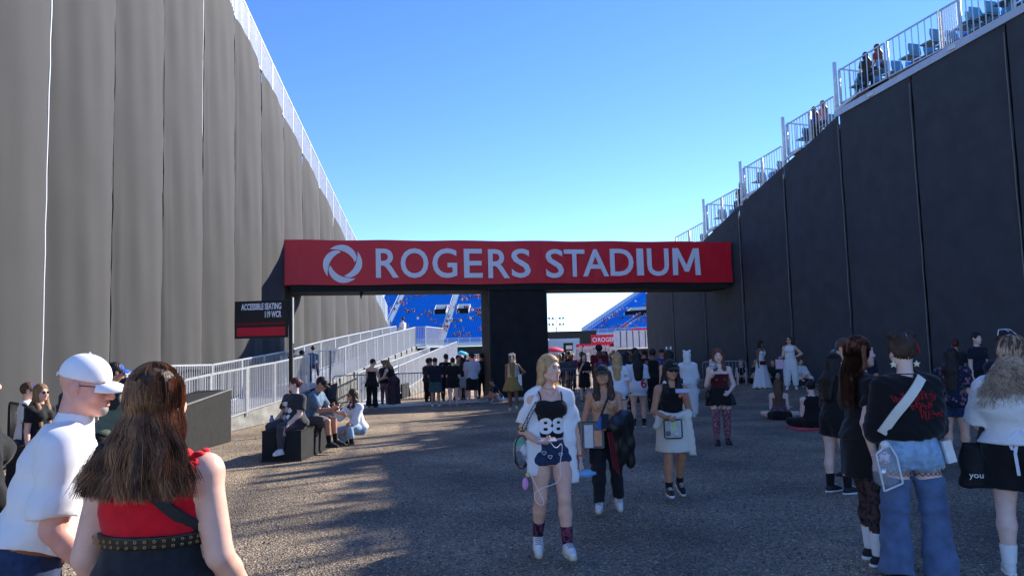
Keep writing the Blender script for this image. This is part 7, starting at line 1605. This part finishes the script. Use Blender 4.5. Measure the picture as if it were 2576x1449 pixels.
for c in 'LR':
    hp_, kn_ = k.J['hip' + c], k.J['kn' + c]; q = hp_ + (kn_ - hp_) * .225
    for i in range(60):
        t = i / 60 * 6.283; r_ = .0545 * H * k.g + .020; p_ = q + V3(r_ * math.cos(t), r_ * math.sin(t), -.012); fr.tube([p_ + V3(0, 0, .012), p_ + V3(rr_.uniform(-.008, .008), rr_.uniform(-.004, .004), -rr_.uniform(.008, .02))], .0022, 3)
fr.build('frayed_hem', c_white, o)['kind'] = 'stuff'
pk = MB()
for s in (-1, 1): pk.box(k.P - V3(0, 0, .025) + k.sd0 * s * .072 - k.fwd0 * (.123), (.10, .012, .11))
pk.build('back_pocket', c_denl, o)
fs = []; fl = []
for c in 'LR':
    hp_, kn_, an_ = k.J['hip' + c], k.J['kn' + c], k.J['an' + c]; g = k.g; gg = .45 + .55 * g
    fs.append(rc(hp_, hp_ * .4 + kn_ * .6, .0545 * H * g + .003, .046 * H * g + .003, .02))
    a0 = hp_ + (kn_ - hp_) * .46; fl += [rc(a0, kn_, .0515 * H * g + .012, .0385 * H * gg + .030, .02, flat=True), rc(kn_, an_ + V3(0, 0, -.055), .0385 * H * gg + .026, .116, .04, flat=True)]
sdf_obj('fishnets', fs, .009, p_fish, o)
sdf_obj('leg_warmers', fl, .009, cloth('washed_indigo_denim', (88, 108, 142), .25, scale=9), o, post=wrinkle(.006, 22))
shoes(k, m_bleath, m_bsole, o, .009)
hair(k, 'buns', HAIR['dark'], o, .007, amp=.003, seed=15)
# tight combed hair: locks running up to the two buns
def combed(k, n, seed):
    r = np.random.RandomState(seed); R, s, HC = k.HR, k.hs, k.J['HC']; sg = np.where(r.rand(n) < .5, 1., -1.)
    az = r.uniform(.03, 2.2, n) * sg; e0 = r.uniform(-.75, .2, n); rad = np.array([.088, .106, .102])
    def sph(az, e): return np.stack([np.sin(az) * np.cos(e), np.cos(az) * np.cos(e), np.sin(e)], 1)
    d0 = sph(az, e0); b1 = np.stack([sg * .055, np.full(n, .03), np.full(n, .085)], 1) - [0, .018, .034]; b1 = b1 / rad; b1 /= np.linalg.norm(b1, axis=1)[:, None]
    def f(t):
        d = d0 * (1 - t) + b1 * t; d /= np.linalg.norm(d, axis=1)[:, None]; return HC + ((d * rad * (1.0 + .01 * np.sin(t * 3)) + [0, .018, .034]) * s) @ R.T
    def g(t):   # coils round each bun
        a = r2 + t * 9; q = np.sin(h2 * 3.14)
        c = np.stack([sg * .058, np.full(n, .012), np.full(n, .118)], 1) + np.stack([(.040 * q) * np.cos(a), (.038 * q) * np.sin(a), .036 * (1 - 2 * h2)], 1) * 1.04
        return HC + (c * s) @ R.T
    r2 = r.rand(n) * 6.28; h2 = r.rand(n); return f, g
f, g = combed(k, 700, 3); dkl = [HAIR['dark'], hairmat('ash_lock', (78, 60, 48)), HAIR['brown']]
strands('hair_locks', np.zeros((700, 3)), (f, 9), dkl, o, rad=.0016); strands('bun_locks', np.zeros((700, 3)), (g, 12), dkl, o, rad=.0022)
MB().tube([k.hp(0, .085, -.06), k.hp(0, .117, .02), k.hp(0, .112, .075), k.hp(0, .08, .125)], .0022, 4).build('hair_parting', SKIN['pale'], o)
MB().tube([k.J['N'] + k.up * .018 + V3(.060 * math.cos(t), .056 * math.sin(t), 0) for t in np.linspace(0, 6.283, 24)], .006, 6, cap=False).build('choker', c_black, o)
for s in (1, -1):
    c_ = k.hp(s * .080, .03, -.085); st = [(.026 * (1 if i % 2 == 0 else .45) * math.sin(i * math.pi / 5), .026 * (1 if i % 2 == 0 else .45) * math.cos(i * math.pi / 5)) for i in range(10)]
    MB().prism(st, -.005, .005, M=np.array([[1, 0, 0], [0, 0, 1], [0, 1, 0]]), c=c_).build('star_earring', C('ivory_enamel', 236, 230, 200), o)
MB().bar(k.hp(-.080, .03, .075), k.hp(-.094, .045, -.01), .012, .022).build('red_clip', c_red, o)
# red lettering on the sweatshirt's back: jagged flame-like print
pm = MB(); rr_ = random.Random(11)
for x0, z0, w_, h_, n_ in ((0, .05, .30, .07, 17), (.01, -.02, .20, .06, 11), (.10, -.09, .20, .07, 11), (-.15, .03, .10, .05, 6)):
    for i in range(n_):
        x = x0 - w_ / 2 + w_ * i / n_; zz = z0 + rr_.uniform(-.012, .012); hh = h_ * rr_.uniform(.35, 1); sl_ = rr_.uniform(-.02, .02); ww = rr_.uniform(.006, .012)
        pm.add([(x, zz - hh / 2, 0), (x + ww, zz - hh / 2, 0), (x + ww + sl_, zz + hh / 2, 0), (x + sl_ * 1.2, zz + hh / 2 + .008, 0)], [(0, 1, 2, 3)])
        if i % 2: pm.add([(x, zz, 0), (x + w_ / n_ * 1.5, zz + .006, 0), (x + w_ / n_ * 1.5, zz + .013, 0), (x, zz + .01, 0)], [(0, 1, 2, 3)])
decal(pm.mesh('print'), cloth('red_print', (150, 26, 36), .2), o, 'shirt_print', k, sw, -.02, float(k.P[2] + .185 * H), .34, .21, back=True, lift=.005)
# her broad white strap and clear pouch
S0 = k.J['shR'] * .55 + k.J['N'] * .45; bq = V3(.225, .16, .86)
pts = [S0 + V3(0, -.08, .0), S0 + V3(0, .0, .065), S0 + V3(.01, .095, .03), k.P + V3(.02, .185, .26), k.P + V3(.12, .205, .13), bq + V3(-.0, .02, .10)]
rb = [np.array([np.interp(t, np.arange(6), [p[i] for p in pts]) for i in range(3)]) for t in np.linspace(0, 5, 26)]
for _ in range(2): rb = [rb[0]] + [(rb[i - 1] + 2 * rb[i] + rb[i + 1]) / 4 for i in range(1, 25)] + [rb[-1]]
bag = empty('clear_bag', tuple(k.w(bq)), k.yaw + R_(8), 'clear drawstring pouch on a broad white strap at the bun womans left hip', 'bag'); Mi = np.array(bag.matrix_basis.inverted())
b_, qs = strap_on(k, sw, [(-.075, 1.375), (-.045, 1.34), (.03, 1.25), (.13, 1.13), (.215, .99)], .062, mat('ivory_leather', srgb(226, 224, 212), .55, .05, 10, .1), None, 'strap', lift=.02)
bv_ = np.array([k.w(v.co) for v in b_.data.vertices]); bl_ = np.c_[bv_, np.ones(len(bv_))] @ Mi.T; b_.data.vertices.foreach_set('co', bl_[:, :3].astype(np.float32).ravel()); b_.data.update(); b_.parent = bag
MB().lathe((0, 0, -.10), [(.03, .17), (.02, .14), (.06, .10), (.085, .0), (.08, -.09), (.05, -.12), (.01, -.125)], 12).build('pouch', m_clear, bag)
b = MB()
for a, c in (((-.07, 0, -.02), (-.10, 0, -.2)), ((-.10, 0, -.2), (.03, 0, -.25)), ((.03, 0, -.25), (.07, 0, .0)), ((.07, 0, 0), (-.02, 0, .07)), ((-.02, 0, .07), (-.07, 0, -.02))): b.bar((a[0], .03, a[2]), (c[0], .03, c[2]), .010)
b.build('piping', m_wsole, bag); MB().ball((0, 0, -.03), (.05, .04, .05), 10).build('scarf', pattern('red_white_print', 'blot', [(.45, (220, 220, 225)), (.55, (170, 40, 80)), (.6, (220, 220, 225))], 40), bag); MB().lathe((0.02, 0, -.2), [(.028, 0), (.03, .09), (.02, .11)], 10).build('can', m_silver, bag); MB().ball((0, .02, .06), (.035, .03, .03), 8).build('knot', m_wsole, bag)
b = MB(); q = k.w(k.P + V3(-.20, .10, -.03)); b.bar(q + [0, 0, .09], q + [.035, 0, -.06], .03, .06); thing_mb('card_holder', 'pale card holder hanging at the bun womans right hip', 'card holder', b, m_wleath, q)
light_stick(k, 'R', 'clear globe light stick with white bow and red ribbon beside black sweatshirt', ribbon=True, sc=1.05, up=(-.1, -.1, 1))
# ---- floral top woman
k = person('woman in dark floral top and denim shorts with long black hair', px=2412, py=1157, H=1.54, yaw=140, armR=DOWN, armL=FOLD, girth=1.12, **STAND)
dress(k, .012, 'light', ('long', 'black', dict(L=.44, vol=1.1)), (p_floral, dict(lo=-.05, off=.03, sl=.8, flare=.03, hem=.02)), ('l', c_dend, dict(frac=.5, off=.016, flare=.015)), (m_wleath, m_wsole), detail=False)
k, r = ground_sitter('person in pale blue jeans sitting on gravel behind the bun woman', 2420, 1186, 1.64, -75, 'light', ('long', 'brown', dict(L=.3)), (c_char, dict(**TEE)), ('l', c_denl, dict(off=.016)), (m_canvas, m_wsole), pose=dict(legL=((.15, 1, .25), (.0, .9, -.55)), legR=((.1, 1, .1), (0, 1, -.2))), lean=-8, loc=(7.1, 10.6))
# ---- curly woman in white blouse
k = person('woman with frizzy brown curls in white blouse tied at the waist and black shorts', px=2590, py=1445, H=1.64, yaw=150, head=(-34, 6, 0), girth=1.18, footL=6, footR=6, armR=((.14, .1, -1), (-.1, .8, -.4)), armL=((.2, .2, -1), (-.3, .9, 0)), **STAND)
o = k.o; H = k.H
body(k, 'body', SKIN['pale'], o, .010, True, fine=True); face(k, o)
top(k, mat('white_cheesecloth', (.80, .79, .77), .9, .03, 30, .35, 60), o, .009, lo=.02, off=.026, sl=.95, flare=.045, neck=.066, blouse=([.02, .075, .105, .15, .22, .30], [.036, .008, .012, .040, .034, .004]), wr=.006, seed=27, name='blouse')
legs_wear(k, c_black, o, .010, frac=.62, off=.030, waist=.09, flare=.045, name='shorts', wr=.004)
zb = k.P + k.up * .083 * H; rb_ = [zb + V3((.0765 * H * 1.2 + .032) * math.cos(t), (.055 * H * 1.2 + .034) * math.sin(t), 0) for t in np.linspace(0, 6.283, 40)]
b = MB(); b.tube(rb_, .010, 5, cap=False)
bx = zb + V3(.0, .055 * H * 1.2 + .05, 0)
for s, L_ in ((.015, .30), (-.02, .42), (.03, .14), (-.035, .12)): b.bar(bx, bx + V3(s + s * 1.2, .03, -L_ * .5), .02, .006, up=(0, 1, 0)); b.bar(bx + V3(s + s * 1.2, .03, -L_ * .5), bx + V3(s * 1.4, .02, -L_), .02, .006, up=(0, 1, 0))
b.build('waist_tie', C('lilac_white_ribbon', 220, 222, 240), o)
shoes(k, m_wleath, m_wsole, o, .009, sock=c_white, sockh=.13)
hair(k, 'curly', HAIR['brown'], o, .009, L=.24, vol=1.0, amp=.006, seed=18)
cm = [hairmat('frizz_mid', (168, 144, 122)), hairmat('frizz_light', (200, 176, 152)), hairmat('frizz_dark', (124, 104, 88))]
p0, f = lock_field(k, 3800, .30, .175, 33, wave=.026, wf=30, bk=.05, curl=.5, nc=260, tipj=.05); strands('hair_locks', p0, (f, 22), cm, o, rad=.0016)
q = k.w(k.P + k.sd * .24 + V3(0, .0, -.05)); bag = empty('tote_bag', tuple(q), k.yaw + R_(10), 'large black tote with white lettering hanging at the curly womans side', 'bag')
sdf_obj('bag_body', [loft(V3(0, 0, -.24), V3(0, 0, 1), V3(1, 0, 0), [0, .02, .16, .28, .32], [.13, .15, .145, .12, .10], [.05, .065, .07, .045, .02])], .010, cloth('black_nylon', (26, 26, 28), .1, .6), bag, post=wrinkle(.005, 41))
b = MB(); s1 = [(M := np.array(bag.matrix_basis.inverted())) @ np.array([*k.w(p), 1]) for p in (k.J['shL'] * .8 + k.J['N'] * .2 + V3(0, .06, .02), k.J['shL'] * .8 + k.J['N'] * .2 + V3(.0, .0, .06), k.J['shL'] * .8 + k.J['N'] * .2 + V3(0, -.07, .0))]
b.bar((0, .0, .08), s1[0][:3], .035, .006, up=(0, 1, 0)); b.bar(s1[0][:3], s1[1][:3], .035, .006, up=(0, 1, .5)); b.build('strap', m_canvas, bag)
me = text_mesh("you can", 1, .003, .004); lt = link('lettering', fit_mesh(me, -.09, .10, -.17, -.13, -.082), m_wsole, bag, (0, 0, 0), (0, 0, math.pi))
k = person('dark haired person with white sunglasses pushed up behind the curly woman', loc=L(2532, 8.2), H=1.71, yaw=165, **STAND)
dress(k, .013, 'light', ('short', 'black', dict(vol=1.2)), (c_navy, dict(**TEE)), ('l', c_navy, dict()), (m_bleath, m_bsole))
b = MB(); b.tube([k.hp(-.085, .05, .085), k.hp(-.05, -.03, .14), k.hp(.0, -.03, .145), k.hp(.05, -.03, .14), k.hp(.085, .05, .085)], .006, 5); b.tube([k.hp(0, -.03, .145), k.hp(0, .09, .12)], .005, 5); b.build('pushed_up_sunglasses', m_wsole, k.o)
sc('person in dark clothes facing us far back near black screen', 2457, 17.0, 1.76, 10, 'pale', ('short', 'black'), (c_navy, dict(**TEE)), ('l', c_black, dict()), (m_bleath, m_bsole), fc=True)
sc('person in dark top standing beyond the floral woman', 2402, 17.5, 1.62, 160, 'tan', ('short', 'maroon'), (c_char, dict(**TEE)), ('l', c_black, dict()), (m_bleath, m_bsole))
k, r = ground_sitter('person in white tee sitting against black screen right of the bun woman', 2348, 985, 1.66, -30, 'tan', ('short', 'black'), (c_white, dict(**TEEL)), ('l', c_char, dict()), (m_wleath, m_wsole), loc=L(2348, 17.5), fc=True)
# ================================================================== spectators and the crowd far inside
def lowfig(pose, H, sex, skin_, hair_, top_, bot_, step=.042, hk='short', sk=False):
    """one light mesh for figures that are only a few pixels tall"""
    k = skeleton(H, sex, **pose); J = k.J; parts = []
    parts.append(sdf_mesh([p for p in limbs(k)] + [rc(J['wr' + c], J['wr' + c] + J['hd' + c] * .1, .024, .02) for c in 'LR'] + [rc(J['an' + c], J['an' + c] + J['fd' + c] * .13 - V3(0, 0, .03), .034, .03) for c in 'LR'] + [el(k.hp(0, -.01, 0), (.072, .085, .105)), rc(J['N'], k.hp(0, .02, -.05), .05, .05)], step))
    parts.append(sdf_mesh([el(k.hp(0, .025, .04), (.085, .10, .092))] + ([rc(k.hp(0, .06, .0), J['SM'] - k.fwd * .09 - V3(0, 0, .12), .08, .08)] if hk == 'long' else []), step))
    parts.append(sdf_mesh([torso(k, -.02, .295, .02)] + sum([sleeve(k, c, .7, .018, .01) for c in 'LR'], []), step))
    q = [torso(k, -.08, .07, .02)]
    for c in 'LR':
        a, b, d = J['hip' + c], J['kn' + c], J['an' + c]; q.append(rc(a, b, .085, .06))
        if not sk: q.append(rc(b, d, .058, .048))
    parts.append(sdf_mesh(q, step))
    V, F, M, n = [], [], [], 0
    for i, (P, Q) in enumerate(parts): V.append(P); F.append(Q + n); M += [i] * len(Q); n += len(P)
    me = np_mesh('person', np.concatenate(V), np.concatenate(F), True, M)
    for m in (SKIN[skin_], HAIR[hair_], top_, bot_): me.materials.append(m)
    return me
PAL = [(c_black, 'black'), (c_white, 'white'), (c_navy, 'navy'), (c_red, 'red'), (c_pink, 'pink'), (c_grey, 'grey'), (c_lgrey, 'pale grey'), (c_char, 'charcoal'), (c_lblue, 'washed blue'), (c_cream, 'cream')]
SK = ['light', 'pale', 'tan', 'pink', 'brown', 'tan']; HK = ['black', 'brown', 'dark', 'blond', 'black', 'dirty']
seat_var = [(lowfig(dict(pelvis=.52, lean=4 + 8 * (i % 3), armL=KNEE, armR=KNEE if i % 2 else FOLD, **SITB), 1.66, 'fm'[i % 2], SK[i % 6], HK[(i * 5) % 6], PAL[i % 10][0], [c_dend, c_black, c_char][i % 3], .045, 'long' if i % 2 == 0 else 'short', i % 4 == 0), PAL[i % 10][1]) for i in range(10)]
stand_var = [(lowfig(dict(armL=(DOWN, FOLD, HOLD, PHONE)[i % 4], armR=(DOWN, HOLD, FOLD)[i % 3], head=((i * 37) % 60 - 30, 0, 0), **STAND), 1.6 + .03 * (i % 5), 'fm'[i % 2], SK[(i * 2) % 6], HK[(i * 3) % 6], PAL[(i * 3) % 10][0], [c_dend, c_black, c_char, c_navy][i % 4], .036, 'long' if i % 2 == 0 else 'short', i % 3 == 0), PAL[(i * 3) % 10][1]) for i in range(12)]
def put(me, loc, rz, label, group):
    o = link('person', me, None, None, tuple(map(float, loc)), (0, 0, rz)); return tag(o, label, 'person', group)
def fill(base, u, w, run, rise, clusters, label, group, rz, per):
    r = random.Random(len(label)); used = set()
    for (x, row) in clusters:
        n = max(1, int(r.gauss(per, 1.4)))
        for i in range(n):
            c = (int(round(x / .55)) + i * r.choice((1, 1, 2)), row + r.choice((0, 0, 0, -1)))
            if c in used: continue
            used.add(c); m, nm = r.choice(seat_var); p = base + u * (c[0] * .55) + w * run * (c[1] + .48) + np.array([0, 0, rise * c[1]])
            put(m, p, rz + r.uniform(-.4, .4), label % (nm, ('lowest', 'lower', 'middle', 'upper')[min(3, c[1] // 8)]), group)
r_ = random.Random(21)
cl1 = [(r_.uniform(1, 35), r_.randint(1, 30)) for _ in range(50)]
fill(fb1, fu1, fw1, .82, .44, cl1, 'tiny spectator in %s, %s far stand rows, left opening', 'spectators on the far stand in the left opening', math.atan2(fw1[1], fw1[0]) - math.pi / 2, 2.9)
cl2 = [(r_.uniform(1, 20), r_.randint(0, 34)) for _ in range(26)]
fill(fb2, fu2, fw2, .86, .31, cl2, 'tiny spectator in %s, %s rows, stand right of mast', 'spectators on the far stand in the right opening', math.atan2(fw2[1], fw2[0]) - math.pi / 2, 2.4)
for i in range(54):   # crowd on the field side of the gate
    if i < 16: x, Y = r_.uniform(1158, 1214), r_.uniform(48, 90)
    else: x, Y = r_.uniform(1384, 1626), r_.uniform(35, 105)
    m, nm = r_.choice(stand_var); p = L(x, Y)
    put(m, (p[0], p[1], 0), r_.uniform(0, 6.28), 'small figure in %s top in crowd right of the pillar' % nm if i >= 16 else 'small figure in %s top in crowd left of the pillar' % nm, 'crowd on the field beyond the gate' if i >= 16 else 'crowd seen left of the pillar')
for i in range(26):
    m, nm = r_.choice(stand_var); p = L(r_.uniform(1395, 1625), r_.uniform(30.8, 36))
    put(m, (p[0], p[1], 0), r_.uniform(0, 6.28), 'figure in %s top close behind the gate barriers' % nm, 'people close behind the barriers')
# spectators on the right-hand stand, behind its rails
for j, (bi, t, nm, back) in enumerate(((4, .35, 'dark olive', .55), (4, .62, 'red brown', .55), (3, .35, 'blue', .6), (3, .55, 'pink', .6), (1, .9, 'dark', .4))):
    n0, z0, n1, z1 = rail_pts[bi]; n = n0 + (n1 - n0) * t; z = z0 + (z1 - z0) * t - R_RAILH + .12
    k = person('spectator in %s sitting behind the stepped rails of the right stand' % nm, loc=tuple(rw(n, z, -back)), H=1.62, yaw=math.degrees(rowrot) + (20 if j % 2 else -10), pelvis=.55, lean=10, armL=FOLD, armR=KNEE, **SITB)
    dress(k, .018, 'light', ('long', ['dark', 'red', 'brown', 'dirty', 'black'][j], dict(L=.3)), ([C('dark_olive_cloth', 62, 62, 46), C('rust_cloth', 130, 70, 52), c_royal, c_pink, c_char][j], dict(**TEE)), ('l', c_char, dict()), (m_bleath, m_bsole))
# people walking on the ramp, seen through its rails
for j, (y, dx, nm, c) in enumerate(((25.4, .6, 'tan', c_tan), (27.5, .9, 'pale blue', c_lblue), (26.4, 1.2, 'dark', c_navy), (42.5, .5, 'white', c_white))):
    k = person('person in %s clothes on the ramp, seen through its rails' % nm, loc=(r1x(y) - dx, y, deck1(y)), H=1.6 if j == 3 else 1.45, yaw=170 + 20 * j, **(WALKL if j == 3 else dict(pelvis=.5, lean=8, **SITB)))
    dress(k, .018, 'light', ('short', 'dark'), (c, dict(**TEE)), ('l', c_dend, dict()), (m_wleath, m_wsole))

def mass(name, label, spots, base, u, w, run, rise, rz):
    """the many more spectators too small to pick apart, as one body of people"""
    r = random.Random(5); V, F, M, n = [], [], [], 0; vs = [seat_var[i][0] for i in (1, 3, 4, 6, 8)]
    arr = []
    for me in vs:
        co = np.empty(len(me.vertices) * 3, np.float32); me.vertices.foreach_get('co', co); ix = np.empty(len(me.loops), np.int32); me.loops.foreach_get('vertex_index', ix); mi = np.empty(len(me.polygons), np.int32); me.polygons.foreach_get('material_index', mi); arr.append((co.reshape(-1, 3), ix.reshape(-1, 4), mi))
    for x, row in spots:
        q = r.randrange(5); co, ix, mi = arr[q]; a = rz + r.uniform(-.4, .4); c, s = math.cos(a), math.sin(a); p = base + u * x + w * run * (row + .48) + np.array([0, 0, rise * row])
        V.append(np.stack([co[:, 0] * c - co[:, 1] * s, co[:, 0] * s + co[:, 1] * c, co[:, 2]], 1) + p); F.append(ix + n); M.append(mi + 4 * q); n += len(co)
    o = link(name, np_mesh(name, np.concatenate(V), np.concatenate(F), True, np.concatenate(M)), [m for me in vs for m in me.materials]); tag(o, label, kind='stuff')
rr2 = random.Random(77)
def clump(n, x0, x1, r0, r1):
    out = []
    while len(out) < n:
        x, q = rr2.uniform(x0, x1), rr2.randint(r0, r1)
        for _ in range(rr2.randint(1, 6)): out.append((round((x + rr2.uniform(-1.6, 1.6)) / .55) * .55, max(0, q + rr2.choice((-1, 0, 0, 1)))))
    return out
mass('spectators', 'scattered seated spectators filling the far blue stand', clump(90, 1, 35, 1, 34), fb1, fu1, fw1, .82, .44, math.atan2(fw1[1], fw1[0]) - math.pi / 2)
mass('spectators', 'scattered seated spectators filling the distant raked stand', clump(120, 0, 26, 0, 40), fb2, fu2, fw2, .86, .31, math.atan2(fw2[1], fw2[0]) - math.pi / 2)
def single_out():
    """look-alikes get their place in the row as seen from the walkway"""
    bpy.context.view_layer.update(); by = {}
    for o in COL.objects:
        if o.parent is None and o.get('label'): by.setdefault(o['label'], []).append(o)
    W = ['second', 'third', 'fourth', 'fifth', 'sixth', 'seventh', 'eighth', 'ninth', 'tenth', 'eleventh', 'twelfth']
    for l, os_ in by.items():
        if len(os_) < 2: continue
        os_.sort(key=lambda o: o.location.x / o.location.y); n = len(os_)
        for i, o in enumerate(os_): o['label'] = ('leftmost' if i == 0 else 'rightmost' if i == n - 1 else W[i - 1] + ' from left') + ' ' + l
single_out()
def thin(limit=8500):
    """fewer triangles where a grown surface has more than its size in view needs"""
    todo = []
    for o in COL.objects:
        if o.type != 'MESH' or o.get('kind') == 'stuff' or o.data.users > 1: continue
        q = o
        while q.parent: q = q.parent
        d2 = q.location.x ** 2 + q.location.y ** 2; limit = min(9000, max(1800, 420000 / max(d2, 1))) if q.get('category') == 'person' else 8500
        if o.name.split('.')[0] not in ('body', 'hair'): limit *= .6
        n = len(o.data.loops) - 2 * len(o.data.polygons)
        if n > limit:
            md = o.modifiers.new('thin', 'DECIMATE'); md.ratio = max(.15, (limit / n) ** .9); todo.append((o, md))
    dg = bpy.context.evaluated_depsgraph_get(); dg.update()
    new = [(o, bpy.data.meshes.new_from_object(o.evaluated_get(dg))) for o, _ in todo]
    for (o, me), (_, md) in zip(new, todo):
        old = o.data; nm = old.name; o.modifiers.remove(md); o.data = me; bpy.data.meshes.remove(old); me.name = nm
        me.polygons.foreach_set('use_smooth', np.ones(len(me.polygons), bool)); me.update()
thin()
